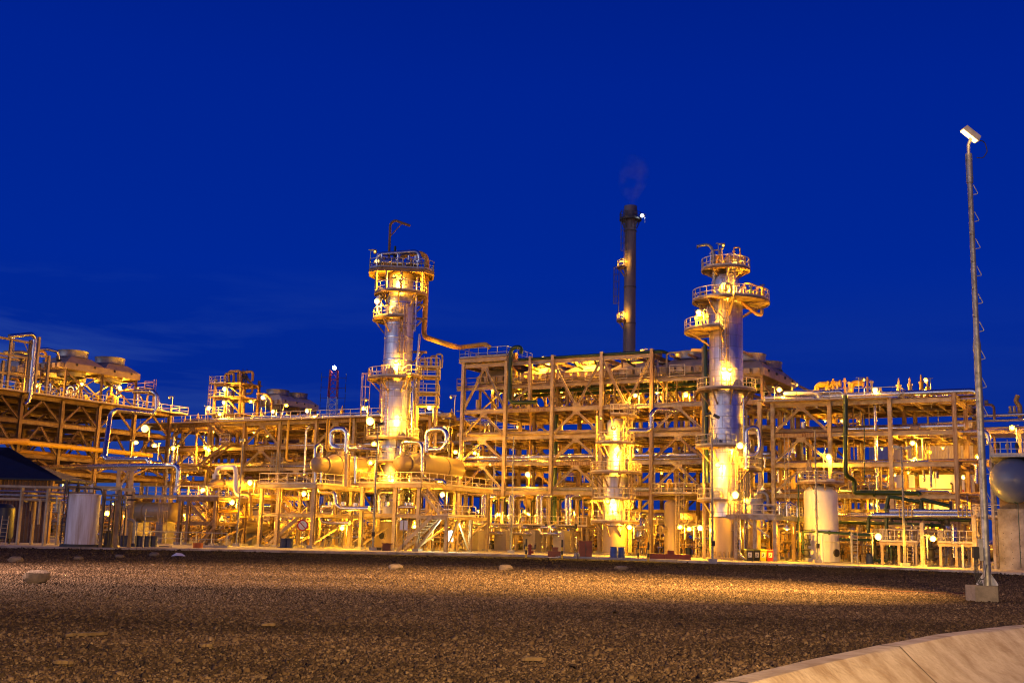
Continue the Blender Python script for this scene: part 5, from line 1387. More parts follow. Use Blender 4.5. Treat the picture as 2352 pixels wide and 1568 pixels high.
# ================================================================== RIGHT SIDE
# platform C with grey filter drum, right of the stout column
gC = G(*B7(660, 1390), .14); vC0 = uv(gC)[1]
uC0, zCd = hv(*B7(195, 815), vC0); uC1 = hv(*B7(805, 835), vC0)[0]
t = thing('access_platform', 'grey steel platform crowded with pipework and a grey drum right of the stout column', 'platform', M(uC0, vC0, .14))
MB().gbox(uC0, uC1, vC0 - .4, vC0 + 6, zCd - .04, zCd + .03).build('deck', creamd, t)
MB().hb(M(uC0, vC0 - .42, zCd - .12), M(uC1, vC0 - .42, zCd - .12), .34, .16).build('edge_beam', creamg, t)
MB().hb(M(uC1 + .05, vC0 - .4, zCd - .12), M(uC1 + .05, vC0 + 7.2, zCd - .12), .34, .16).build('edge_beam', galv, t)
for u in (uC0 + .6, (uC0 + uC1) / 2 + .2, uC1 - .15):
    for v in (vC0 + .1, vC0 + 5):
        c = MB().hb(M(u, v, .16), M(u, v, zCd - .3), .3, .28, GV).build('column', creamg if v < vC0 + 1 else creamd, t)
MB().bar(M(uC1 - 2.4, vC0 + .1, zCd - .3), M(uC1 - .6, vC0 + .1, zCd - 1.6), .12).build('brace', galv, t)
MB().rail([M(uC0 + .3, vC0 + 3, zCd), M(uC0 + .3, vC0 - .35, zCd), M(uC1, vC0 - .35, zCd), M(uC1, vC0 + 7, zCd)], 1.1, .8).build('handrail', cream, t)
MB().ladder(M(uC0 + .9, vC0 - .5, .2), M(uC0 + .9, vC0 - .5, zCd + 1.1), GU, .5, cage=-GV).build('caged_ladder', cream, t)
dC = Pv(*B7(532, 800), vC0 + 1.2); zt_ = hv(*B7(532, 600), vC0 + 1.2)[1]
t = thing('filter_drum', 'squat grey bolted drum with a bent outlet standing on the grey platform', 'drum', V((dC.x, dC.y, zCd)))
MB().lathe(V((dC.x, dC.y, 0)), [(.62, zCd + .04), (.62, zt_ - .35), (.72, zt_ - .34), (.72, zt_ - .2), (.72, zt_ - .18), (.72, zt_ - .05), (.4, zt_), (0, zt_ + .02)], 28).build('shell', galv, t)
MB().tube([V((dC.x + .1, dC.y, zt_)), V((dC.x + .1, dC.y, zt_ + .45)), V((dC.x + .95, dC.y - .1, zt_ + .45)), V((dC.x + 1.0, dC.y - .1, zt_ - .4))], .12, .4, 12).build('outlet', galv, t)
MB().lathe(V((dC.x - .3, dC.y - .1, zt_)), [(.16, 0), (.16, .08), (.07, .1), (.07, .5), (.13, .52), (.13, .7), (0, .72)], 10).build('valve', creamd, t)
c = Pv(*B7(525, 1300), vC0 + 1.6); mb = MB().cyl(V((c.x, c.y, .2)), V((c.x, c.y, zCd - .3)), .5, 20)
solo(mb, 'vertical_drum', creamd, 'dull upright drum under the grey platform behind the bins', 'drum')
c = Pv(*B7(340, 1200), vC0 + .4); t = thing('strainer', 'shiny upright pipe strainer at the left end under the grey platform', 'strainer', V((c.x, c.y, .14)))
MB().tube([V((c.x, c.y, zCd - .3)), V((c.x, c.y, .6)), V((c.x + .4, c.y - .1, .2))], .13, .3, 12).build('pipe', cladp, t); MB().cyl(V((c.x, c.y, 1.0)), V((c.x, c.y, 1.7)), .22, 16).build('body', cladp, t)
for i, (x, y, x2, y2) in enumerate(((610, 690, 770, 700), (840, 650, 940, 660), (890, 770, 900, 700), (930, 640, 1060, 700))):
    a, b = Pv(*B7(x, y), vC0 + 1), Pv(*B7(x2, y2), vC0 + 1.5)
    mb = MB().tube([V((a.x, a.y, zCd)), a, b, V((b.x, b.y, zCd))], .09, .25, 10)
    solo(mb, 'pipe', [galv, cladp][i % 2], 'low bent pipe on the deck of the grey platform', 'pipe', 'bent pipes on the grey platform')
# white vertical tank
gT = G(*B7(1390, 1402), .14); cT_ = axis_at(1886, 1180, (gT + GV * 1.4).y); rT = 1.32; zT_ = [zat(y, cT_) for y in (1288, 1243, 1131, 1117, 1110)]
t = thing('storage_tank', 'pale cream vertical tank with a domed top and round railed platform on it', 'tank', cT_)
MB().lathe(cT_, [(rT, zT_[1]), (rT, zT_[2]), (rT - .08, zT_[2] + .14), (rT - .35, zT_[3] - .05), (.5, zT_[3] + .05), (0, zT_[3] + .07)], 48).build('shell', white, t)
MB().lathe(cT_, [(rT + .05, .16), (rT + .05, zT_[1] - .02), (rT + .1, zT_[1] - .01), (rT + .1, zT_[1] + .05), (rT, zT_[1] + .06)], 48).build('skirt', white, t)
ring_platform(t, cT_, .3, 1.85, zT_[4], 0, 2 * P, creamd, cream, h=1.05)
for a in (0, 1.57, 3.14, 4.71): MB().bar(pol(cT_, 1.1, a, zT_[2]), pol(cT_, 1.4, a, zT_[4]), .12).build('platform_leg', cream, t)
AT = face_a(cT_)
v_ = thing('relief_valve', 'yellow valve group on the left of the round tank platform', 'valve', pol(cT_, 1.0, AT - 1.2, zT_[4]))
for q in (0, .35): MB().lathe(pol(cT_, 1.0, AT - 1.2 + q, zT_[4] + .06), [(.16, 0), (.08, .1), (.08, .8), (.16, .9), (.16, 1.2), (.07, 1.3), (.05, 1.8), (0, 1.8)], 10).build('body', cream, v_)
MB().tube([pol(cT_, .5, AT + 1.2, zT_[4]), pol(cT_, .5, AT + 1.2, zT_[4] + .3), pol(cT_, 1.2, AT + 1.2, zT_[4] + .3), pol(cT_, 1.2, AT + 1.2, zT_[4])], .06, .15, 8).build('vent', white, t)
q_ = pol(cT_, rT + .02, AT + .9); MB().lathe(V((q_.x, q_.y, zat(1268, cT_))), [(.3, -.05), (.3, .14), (0, .15)], 20, q_ - cT_).build('skirt_manhole', dark, t)
# green firewater pipework in front
R8v = lambda pts, v: [Pv(*B8(x, y), v) for x, y in pts]
gG = uv(G(*B7(1375, 1430), .0))[1] + .6
def gp7(pts, dv=0): return [Pv(*B7(x, y), gG + dv) for x, y in pts]
def gpipe(pts, r, label, flanges=()):
    mb = MB().tube(pts, r, r * 2.6, 12)
    for i, f in flanges:
        a, b = pts[i], pts[i + 1]; d = (b - a).normalized(); c = a.lerp(b, f)
        mb.cyl(c - d * .06, c - d * .005, r * 1.7, 16); mb.cyl(c + d * .005, c + d * .06, r * 1.7, 16)
    return solo(mb, 'green_pipe', green, label, 'pipe')
pts = gp7([(1200, 1310), (1135, 1295), (1135, 1010), (1980, 1062)])
gpipe(pts, .095, 'dark green pipe from the pale tank base running level right on two posts', ((1, .5), (2, .4), (2, .7)))
for x, y0, y1, lab, mm in ((1378, 1055, 1428, 'cream pipe post with a clamp head in front of the pale tank', white), (1752, 1058, 1448, 'grey pipe post with a clamp head right of the pale tank', galv)):
    a, b = Pv(*B7(x, y1), gG), Pv(*B7(x, y0), gG)
    t = thing('pipe_post', lab, 'post', V((a.x, a.y, .05)))
    MB().cyl(V((a.x, a.y, .05)), V((a.x, a.y, b.z)), .1, 12).build('post', mm, t); MB().box(V((a.x, a.y, b.z + .05)), .34, .3, .1, (GU, GV)).build('clamp', mm, t)
gpipe([Pv(*B7(1590, 900), gG + 6), Pv(*B8(1100, 888), gG + 4)], .14, 'thick dark green level pipe right of the pale tank', ((0, .3), (0, .9)))
gpipe([Pv(*B7(1590, 1112), gG + 2), Pv(*B8(200, 1060), gG + 2), Pv(*B8(530, 1068), gG + 2), Pv(*B8(545, 1090), gG + 2), Pv(*B8(540, 1300), gG + 2)], .1, 'low green pipe bending down at its right end', ((3, .7),))
gpipe(R8v([(215, 980), (215, 790), (300, 785), (480, 800), (1455, 828)], gG + 3), .13, 'green pipe rising at left and running level to the grey post at right', ((0, .4), (3, .2), (3, .6)))
gpipe(R8v([(432, 1065), (430, 690), (455, 545), (500, 550), (830, 612)], gG + 1.5), .15, 'tall green riser bending over and sloping right', ((0, .3), (0, .75)))
gpipe(R8v([(842, 800), (842, 585), (880, 585), (1180, 660)], gG + 1.8), .15, 'second green riser with a blind flange at its sloping end', ((0, .5),))
mb = MB(); c = Pv(*B8(1188, 660), gG + 1.8); mb.cyl(c - GU * .05, c + GU * .06, .36, 20); solo(mb, 'blind_flange', dark, 'round dark blind flange on the end of the sloping green pipe', 'flange')
gpipe(R8v([(270, 1060), (270, 1180), (275, 1300), (420, 1312), (448, 1290), (440, 1060)], gG + 1.2), .11, 'green U shaped pipe near the ground with valves', ((2, .5),))
gpipe(R8v([(468, 1068), (485, 1090), (485, 1300)], gG + 1.3), .1, 'short green drop pipe beside the green U pipe', ((1, .5),))
gpipe([Pv(*R8(612, 240), -1.0), Pv(*R8(612, 830), -1.0), Pv(*R8(680, 865), -.3), Pv(*R8(680, 950), -.3), Pv(*R8(690, 958), -.3), Pv(*R8(1150, 960), -.3), Pv(*R8(1165, 975), -.3)], .2, 'long dark green pipe dropping from the roof of the right rack and turning level', ((0, .5), (4, .3)))
gpipe([Pv(*R8(265, 1395), gG + 1), Pv(*R8(265, 900), gG + 1)], .06, 'thin dark green upright pipe left of the pale tank')
gpipe([Pv(*R8(752, 380), -.6), Pv(*R8(752, 880), -.6)], .04, 'very thin green pipe hanging inside the right rack')
def valve_body(c, s, label, hw=True):
    t = thing('valve', label, 'valve', c, 'dark valves on the green pipes')
    MB().lathe(c - Z1 * .3 * s, [(.14 * s, 0), (.28 * s, .03 * s), (.28 * s, .1 * s), (.16 * s, .13 * s), (.2 * s, .3 * s), (.16 * s, .46 * s), (.28 * s, .5 * s), (.28 * s, .57 * s), (.1 * s, .6 * s), (.07 * s, .95 * s), (0, .96 * s)], 16).build('body', dark, t)
    MB().lathe(c + Z1 * .6 * s, [(.2 * s, -.02), (.26 * s, 0), (.2 * s, .02), (.18 * s, 0), (.2 * s, -.02)], 18).build('handwheel', dark, t)
    return t
for x, y, s, dv, lab in ((440, 1240, .9, 1.2, 'dark valve in the right leg of the green U pipe'), (535, 1250, .9, 2.0, 'dark valve low on the green drop pipe'), (460, 730, .8, 1.5, 'dark valve on the tall green riser'), (490, 815, .7, 2.5, 'dark valve at the crossing of the green pipes'), (1100, 880, 1.0, 4, 'big dark valve at the end of the thick green level pipe'), (1150, 840, 1.2, 3, 'cluster valve above the end of the thick green pipe'), (290, 1200, 1.6, 2.2, 'large dark ball valve near the ground left of the green U pipe'), (955, 1220, 1.7, 2.2, 'large dark ball valve near the ground right of the grey post')):
    valve_body(Pv(*B8(x, y), gG + dv), s, lab)
valve_body(Pv(*B7(1185, 1290), gG - .1), 1.2, 'dark valve at the foot of the pale tank'); valve_body(Pv(*B7(1195, 1150), gG + .3), .9, 'pale foot valve beside the green pipe at the tank')
# low frame with pipes at right
t = thing('low_pipe_rack', 'low two beam pipe rack with square grey posts at the right, under the tall rack', 'pipe rack', M(uv(Pv(*B8(868, 1380), gG))[0], gG, .1))
vL = uv(G(*B8(868, 1382), .1))[1] + .2
for x, yt in ((868, 855), (1490, 765)):
    a, b = Pv(*B8(x, 1382), vL), Pv(*B8(x - 14, yt), vL)
    MB().hb(V((a.x, a.y, .12)), V((a.x, a.y, b.z)), .32, .28, GV).build('post', creamg, t)
    MB().box(V((a.x, a.y, .2)), .6, .6, .18, (GU, GV)).build('post_foot', conc, t)
vP = vL + 3
for y, rr, lab in ((718, .16, 'upper'), (768, .2, 'lower')):
    mb = MB().tube([Pv(*B8(470 if y < 750 else 260, y), vP), Pv(*B8(1470, y + 6), vP)], rr, n=12)
    for q in range(6): c = Pv(*B8(560 + q * 160, y + q), vP); mb.cyl(c, c + GU * .05, rr + .03, 12)
    solo(mb, 'pipe', cladp, f'{lab} of two pale level pipes in front of the white round tank', 'pipe')
for nm, x0, x1, y, yl in (('left', 350, 800, 1080, 1380), ('right', 1040, 1470, 1095, 1385)):
    a, b = Pv(*B8(x0, y), vP - 1.0), Pv(*B8(x1, y + 4), vP - 1.0); u0, u1 = uv(a)[0], uv(b)[0]
    t = thing('access_platform', f'low railed valve platform on thin posts, {nm} one of two at the right', 'platform', M(u0, vP - 1, .14), 'low valve platforms at right')
    MB().gbox(u0, u1, vP - 1.0, vP + 1.2, a.z - .07, a.z).build('deck', creamd, t)
    MB().hb(M(u0, vP - 1.02, a.z - .14), M(u1, vP - 1.02, a.z - .14), .2, .12).build('edge_beam', cream, t)
    MB().rail([M(u0, vP + 1.1, a.z), M(u0, vP - .95, a.z), M(u1, vP - .95, a.z), M(u1, vP + 1.1, a.z)], 1.15, .55).build('handrail', cream, t)
    for u in (u0 + .15, (u0 + u1) / 2, u1 - .15): MB().hb(M(u, vP - .9, .16), M(u, vP - .9, a.z - .1), .2, .18, GV).build('post', cream, t)
    MB().ladder(M(u1 - .5 if nm == 'left' else u1 + .1, vP - 1.2, .18), M(u1 - .5 if nm == 'left' else u1 + .1, vP - 1.2, a.z), GU, .5).build('ladder', cream, t)
mb = MB().ladder(Pv(*B8(60, 1350), vP - 1), Pv(*B8(60, 1350), vP - 1) + Z1 * 2.4, GU, .5); solo(mb, 'ladder', galv, 'short grey ladder standing left of the blue drum at right', 'ladder')
for x in (585, 1280):   # yellow ladder gates
    mb = MB(); a = Pv(*B8(x, 790), vP - .3)
    for q in range(4): mb.bar(a + GU * q * .3, a + GU * q * .3 + Z1 * .85, .05)
    for z in (0, .42, .85): mb.bar(a + Z1 * z, a + GU * .9 + Z1 * z, .05)
    solo(mb, 'safety_gate', yellow, f"yellow safety gate on the {'left' if x < 900 else 'right'} part of the low pipe rack", 'gate')
mb = MB(); a = Pv(*B7(1620, 880), gG + 5)
for q in range(5): mb.bar(a + GU * q * .17, a + GU * q * .17 + Z1 * 1.3, .05)
for z in (0, .65, 1.3): mb.bar(a + Z1 * z, a + GU * .7 + Z1 * z, .05)
solo(mb, 'safety_cage', yellow, 'yellow ladder cage just right of the pale tank', 'cage')
c = Pv(*B8(1342, 1400), vL - .5); mb = MB().bar(V((c.x, c.y, .1)), V((c.x, c.y, 1.75)), .14); mb.box(V((c.x, c.y, .12)), .4, .4, .1); solo(mb, 'bollard', galv, 'blue grey steel post by the kerb left of the lamp mast', 'post')
t = thing('caged_ladder_tower', 'narrow railed ladder tower beside the round end tank at right', 'tower', Pv(*B8(1495, 1380), vL))
uq, zq = hv(*B8(1480, 790), vL + .5); z3_ = hv(*B8(1480, 640), vL + .5)[1]
MB().rail([M(uq - .1, vL + 3, zq), M(uq - .1, vL + .3, zq), M(uq + 1.2, vL + .3, zq)], z3_ - zq, .5, mid=(.6, 1.1)).build('handrail', cream, t)
MB().ladder(M(uq + .5, vL + .3, .2), M(uq + .5, vL + .3, z3_), GU, .5, cage=-GV).build('caged_ladder', cream, t)
MB().gbox(uq - .1, uq + 3.4, vL + .3, vL + 3, zq - .08, zq).build('deck', creamd, t)
MB().rail([M(uq + 1.2, vL + .3, zq), M(uq + 3.4, vL + .3, zq)], 1.1, .8).build('handrail', cream, t)
# the big horizontal vessel seen end on, on a concrete pier
gS = G(*B8(1790, 1418), .12); YS = gS.y + .6
cSph = W(2328, 1102, YS); rS = 51.5 / F * (CF.dot(cSph - CAM))
ad = V((.42, .9, 0)).normalized()
t = thing('horizontal_tank', 'smooth grey rounded end of a large horizontal tank at the right edge', 'tank', V((cSph.x, cSph.y, .12)))
MB().lathe(cSph, [(.01, -rS * .55), (rS * .3, -rS * .52), (rS * .6, -rS * .42), (rS * .82, -rS * .27), (rS * .95, -rS * .1), (rS, .08), (rS, 9), (rS * .8, 9.5), (.01, 9.8)], 64, ad).build('shell', tankgrey, t)
sd_ = ad.cross(Z1)
zp = zat(1167, V((cSph.x, cSph.y, 0)))
for q in (1.6, 7):
    MB().box(V((cSph.x, cSph.y, (.14 + zp) / 2)) + ad * q, 2.3, 1.2, zp - .14, (sd_, ad)).build('concrete_pier', concd, t)
    MB().box(V((cSph.x, cSph.y, zp + (cSph.z - rS * .7 - zp) / 2)) + ad * q, 2.0, .5, cSph.z - rS * .7 - zp, (sd_, ad)).build('saddle', creamd, t)
mb = MB()      # form-tie holes in the pier
for i in range(4):
    for j in range(6):
        p_ = V((cSph.x, cSph.y, .5 + j * .42)) + ad * .992 + sd_ * (-.85 + i * .55 + rnd.uniform(-.05, .05)); mb.cyl(p_, p_ + ad * .01, .025, 8)
mb.build('tie_hole', black, t)
p0 = cSph - ad * (rS * .5) - Z1 * rS * .75 + ad * .7
MB().tube([p0, p0 - Z1 * .4, p0 - Z1 * .4 + sd_ * .2, V((p0.x, p0.y, .3)) + sd_ * .2], .03, .1, 6).build('drain_pipe', green, t)
zpl = zat(1050, V((cSph.x, cSph.y, 0)))
t = thing('access_platform', 'grey railed platform above the rounded end of the large horizontal tank', 'platform', V((cSph.x, cSph.y, zpl)))
c = V((cSph.x, cSph.y, zpl))
def sp(a, b, z=0): return c + sd_ * a + ad * b + Z1 * z
qs = [sp(-1.5, -.9), sp(4, -.9), sp(4, 6), sp(-1.5, 6)]
qs = [sp(s_, b) for s_, b in ((-1.45, -.6), (4, -.6), (4, 6), (-1.45, 6))]
MB().hexa(qs + [q + Z1 * .12 for q in qs]).build('deck', galv, t)
MB().rail([sp(-1.4, 6, .12), sp(-1.4, -.55, .12), sp(4, -.55, .12)], 1.15, .7).build('handrail', cream, t)
for k in range(5): MB().lathe(sp(-.9 + k * .6, .3 + .2 * (k % 2), .12), [(.12, 0), (.06, .1), (.06, .5), (.13, .55), (.13, .8), (.05, .9), (0, 1.0 + .2 * (k % 2))], 10).build('instrument', [dark, cream][k % 2], t)
for s_ in (-1.3,):
    MB().bar(sp(s_, 0, -.05), sp(s_ - .0, 1.2, -1.2), .12).build('brace', galv, t)
    for b in (.3, 5.5): MB().hb(sp(s_ - .1, b, -.02), sp(s_ - .1, b, .14 - zpl), .2, .18).build('post', creamg, t)
vg = G(2345, 1310, .02)
t = thing('hydrant_valve', 'small dark green valve at the foot of the concrete pier at the right edge', 'valve', vg)
MB().tube([vg + V((-.35, 0, 0)), vg + V((-.35, 0, .25)), vg + V((.5, 0, .25)), vg + V((.5, 0, 0))], .06, .12, 10).build('pipe', green, t); MB().lathe(vg + Z1 * .28, [(.1, 0), (.05, .1), (.05, .3), (.13, .31), (.13, .35), (0, .36)], 12).build('handwheel', green, t)
# round white storage tank and big shed behind the right rack
cW_ = axis_at(2141, 1110, 128); kk = CF.dot(V((cW_.x, cW_.y, 4)) - CAM)
rW = 84 / F * kk; zW = [zat(1145 + 60, cW_), zat(1095, cW_), zat(1081, cW_)]
t = thing('storage_tank', 'wide round white storage tank with a shallow cone roof behind the right rack', 'tank', cW_)
MB().lathe(cW_, [(rW, 0), (rW, zW[1]), (rW + .08, zW[1]), (rW + .08, zW[1] + .12), (rW, zW[1] + .14), (0, zW[2] + .4)], 72).build('shell', white, t)
AW = face_a(cW_)
MB().rail([pol(cW_, rW - .1, AW - 1.6 + i * .2, zW[1] + .1) for i in range(17)], 1.1, 1.2).build('handrail', cream, t)
MB().tube([pol(cW_, rW + .2, AW + .45, zW[1] - .9), pol(cW_, rW + .2, AW + .5, zW[1] - .9), pol(cW_, rW + .2, AW + .5, .2)], .1, .2, 8).build('pipe', dark, t)
# three coloured slanted flags and lettering painted on the shell
def on_tank(px, py):
    d = ray(px, py); # intersect with the shell
    dx, dy = d.x, d.y; ox, oy = -cW_.x, -cW_.y
    A_, B_, C_ = dx * dx + dy * dy, 2 * (dx * ox + dy * oy), ox * ox + oy * oy - (rW + .02) ** 2
    D_ = max(0, B_ * B_ - 4 * A_ * C_); s_ = (-B_ - math.sqrt(D_)) / (2 * A_)
    return CAM + d * s_
logor, logob, logog = mat('logo_red', (.6, .03, .03)), mat('logo_blue', (.02, .08, .4)), mat('logo_green', (.05, .2, .05))
for nm, mm, q in (('red_mark', logor, [(1325, 466), (1345, 468), (1353, 493), (1335, 491)]), ('blue_mark', logob, [(1310, 496), (1330, 494), (1322, 525), (1300, 527)]), ('green_mark', logog, [(1334, 499), (1352, 500), (1342, 525), (1322, 526)])):
    MB().add([on_tank(*B8(x, y)) for x, y in q], [(0, 3, 2, 1)]).build(nm, mm, t)
def lettering(txt, px, py, size, root, mm, cen, rad):
    cu = bpy.data.curves.new('text', 'FONT'); cu.body = txt; cu.size = size; cu.extrude = .01
    o = bpy.data.objects.new('text', cu); COL.objects.link(o)
    dg = bpy.context.evaluated_depsgraph_get(); me = bpy.data.meshes.new_from_object(o.evaluated_get(dg)); bpy.data.objects.remove(o)
    p = on_tank(px, py); a0 = math.atan2(p.y - cen.y, p.x - cen.x); o0 = ORI[root]
    for v in me.vertices:
        a = a0 + v.co.x / rad; r_ = rad + .015 + v.co.z
        v.co = V((cen.x + math.cos(a) * r_, cen.y + math.sin(a) * r_, p.z + v.co.y)) - o0
    me.materials.clear(); me.materials.append(mm)
    o = bpy.data.objects.new('lettering', me); COL.objects.link(o); o.parent = root; ORI[o] = ORI[root]
lettering('PER', *B8(1358, 512), .75, t, tapebl, cW_, rW)
lettering('TI E MA', *B8(1303, 632), .9, t, tapebl, cW_, rW)
lettering('SNO-7', *B8(1340, 684), 1.05, t, tapebl, cW_, rW)
lettering('2E21', *B8(1366, 757), .6, t, tapebl, cW_, rW)
sh = thing('shed', 'large corrugated metal shed behind the right rack', 'shed', W(2150, 1100, 165))
a, b = W(2054, 1075, 160), W(2262, 1075, 150); zt_ = W(2150, 972, 155).z
mb = MB(); n = 120; pa = []
for i in range(n + 1):
    p = a.lerp(b, i / n); pa.append(V((p.x, p.y + (.18 if i % 2 else 0), 0)))
mb.add([p for p in pa] + [p + Z1 * zt_ for p in pa], [(i, i + 1, n + 2 + i, n + 1 + i) for i in range(n)]); mb.build('wall', tin, sh)
MB().hexa([V((a.x, a.y + .3, zt_ - .3)), V((b.x, b.y + .3, zt_ - .3)), V((b.x + 6, b.y + 30, zt_ - .3)), V((a.x + 6, a.y + 30, zt_ - .3)), V((a.x - .3, a.y - .3, zt_)), V((b.x + .3, b.y - .3, zt_)), V((b.x + 6, b.y + 30, zt_ + 3)), V((a.x + 6, a.y + 30, zt_ + 3))]).build('roof', tin, sh)
mb = MB().add([pa[0], pa[0] + V((6, 30, 0)), pa[0] + V((6, 30, zt_)), pa[0] + Z1 * zt_], [(0, 1, 2, 3)]); mb.build('wall', tin, sh)
# far right rack behind the mast
u0, z0 = hv(*R9(490, 320), 9); u1 = u0 + 34
t = thing('pipe_rack', 'low pipe rack running out of the picture behind the lamp mast', 'pipe rack', M(u0, 9, .14))
zk = [hv(*R9(600, y), 9)[1] for y in (590, 415)]
for k in range(7):
    for v in (9, 13): MB().hb(M(u0 + k * 5, v, .14), M(u0 + k * 5, v, zk[1] + .2), .34, .3, GV).build('column', cream, t)
for z in zk:
    for v in (9, 13): MB().hb(M(u0, v, z), M(u1, v, z), .34, .22).build('beam', cream, t)
for i, (y, rr) in enumerate(((320, .14), (350, .12), (395, .1))):
    a = Pv(*R9(490, y), 9.5 + i); mb = MB().tube([a, a + GU * 34], rr, n=10); solo(mb, 'pipe', [cladp, cladp, cream][i], f"{['upper', 'middle', 'lower'][i]} shiny level pipe behind the lamp mast", 'pipe')
c = Pv(*R9(868, 330), 10); mb = MB().tube([c, c + Z1 * 1.0, c + Z1 * 1.5 - GU * .3, c + Z1 * 2.0 - GU * .1], .2, .3, 10); solo(mb, 'vent_pipe', ochre, 'yellow vent with a crooked top at the far right', 'pipe')
for x in (810, 835): 
    c = Pv(*R9(x, 320), 10); mb = MB().cyl(c, c + Z1 * .9, .12, 10); mb.cyl(c + Z1 * .3, c + Z1 * .4, .2, 10); solo(mb, 'vent_pipe', cream, 'small upright vent beside the crooked yellow vent', 'pipe', 'small vents at the far right')

# ---- things standing on the roof of the right rack
zR = ZR[-1] + .25
for i, x in enumerate((400, 485, 650)):
    u = hv(*R8(x, 230), 2.5)[0]
    mb = MB().tube([M(u, 2.5, zR), M(u, 2.5, zR + 1.75), M(u + 1.0, 2.5, zR + 1.75)], .27, .6, 16)
    mb.cyl(M(u + 1.0, 2.5, zR + 1.75), M(u + 1.12, 2.5, zR + 1.75), .36, 16)
    solo(mb, 'gooseneck_pipe', yellow, f"{['left', 'middle', 'right'][i]} of three fat yellow gooseneck pipes on the right rack roof", 'pipe')
    for q in range(2):
        mb = MB().cyl(M(u + 1.5 + q * .35, 2.3, zR), M(u + 1.5 + q * .35, 2.3, zR + 2.2 - q * .3), .09, 8)
        for z in (.6, 1.3, 1.9): mb.cyl(M(u + 1.5 + q * .35, 2.3, zR + z - q * .2), M(u + 1.5 + q * .35, 2.3, zR + z + .1 - q * .2), .19, 10)
        solo(mb, 'flanged_pipe', [ochre, cream][q], 'flanged upright pipe beside a yellow gooseneck', 'pipe', 'flanged pipes beside the goosenecks')
for i, (xa, xb, y, rr, mm, lab) in enumerate(((160, 420, 232, .17, white, 'pale insulated pipe lying on the left end of the right rack roof'), (150, 400, 268, .2, cladp, 'lit aluminium pipe lying at the front of the right rack roof'), (375, 600, 222, .17, cladp, 'shiny pipe with a rounded right end in front of the goosenecks'), (455, 600, 265, .16, galv, 'grey pipe with a dark flange lying under the goosenecks'))):
    a, b = Pv(*R8(xa, y), .8), Pv(*R8(xb, y), .8)
    mb = MB().tube([a, V((b.x, b.y, a.z)), V((b.x, b.y, a.z - .9))], rr, .4, 14); solo(mb, 'pipe', mm, lab, 'pipe')
def roof_valve(p, h, mm, label, group):
    t = thing('relief_valve', label, 'valve', p, group)
    MB().lathe(p, [(.24, 0), (.24, .1), (.12, .12), (.12, h * .25), (.25, h * .3), (.25, h * .36), (.17, h * .4), (.17, h * .62), (.22, h * .65), (.22, h * .7), (.1, h * .74), (.07, h * .92), (.03, h), (0, h)], 14).build('body', mm, t)
    MB().tube([p + Z1 * h * .4, p + Z1 * h * .4 + GU * .35, p + Z1 * .1 + GU * .35], .1, .15, 8).build('outlet', mm, t)
    return t
for i, (x, h) in enumerate(((1008, 1.95), (1090, 2.0), (1175, 2.2))):
    roof_valve(M(hv(*R8(x, 275), 2)[0], 2, zR), h, [cream, cream, ochre][i], f"{['left', 'middle', 'right'][i]} of three pointed relief valves at the right end of the rack roof", None)
roof_valve(M(hv(*R9(318, 220), 3)[0], 3, zR), 1.7, ochre, 'yellow relief valve just left of the lamp post on the rack roof', None)
for i, (x, y, h) in enumerate(((345, 225, 1.2), (870, 285, 1.3), (905, 290, .9), (250, 225, .9), (700, 290, 1.0), (730, 292, .8))):
    roof_valve(M(hv(*R8(x, y), 2.2)[0], 2.2, zR), h, [dark, ochre][i % 2], 'small valve between the bigger fittings on the right rack roof', 'small valves on the right rack roof')
# ================================================================== LEFT SIDE
def lb2(x, y, Y): return W(*B2(x, y), Y)
# dark shed with a hip roof
YH = 84
e0, e1 = lb2(-700, 455, YH), lb2(780, 490, YH); zE = e1.z
sh = thing('shed', 'dark open shed with a black sheet roof at the left edge', 'shed', V((e1.x - 6, YH, .14)))
ap = lb2(-260, 78, YH + 3.5)
pr = [V((e0.x, YH, zE)), V((e1.x, YH, zE)), V((e1.x, YH + 7, zE)), V((e0.x, YH + 7, zE)), V((e0.x + 3, YH + 3.5, ap.z)), V((e1.x - (e1.x - ap.x), YH + 3.5, ap.z))]
MB().add(pr + [p - Z1 * .1 for p in pr[:4]], [(0, 1, 5, 4), (1, 2, 5), (2, 3, 4, 5), (3, 0, 4), (6, 7, 1, 0), (7, 8, 2, 1), (9, 8, 7, 6)]).build('roof', roofm, sh)
mb = MB(); x1_ = lb2(640, 520, YH).x
n = 60
pw = [V((e0.x + (x1_ - e0.x) * i / n, YH + .6 + (.1 if i % 2 else 0), 0)) for i in range(n + 1)]
mb.add([p + Z1 * .14 for p in pw] + [p + Z1 * (zE - .1) for p in pw], [(i, i + 1, n + 2 + i, n + 1 + i) for i in range(n)]); mb.build('wall', brown, sh)
for x in (e0.x + .3, (e0.x + x1_) / 2, x1_): MB().bar(V((x, YH + .4, .14)), V((x, YH + .4, zE - .12)), .18).build('post', brown, sh)
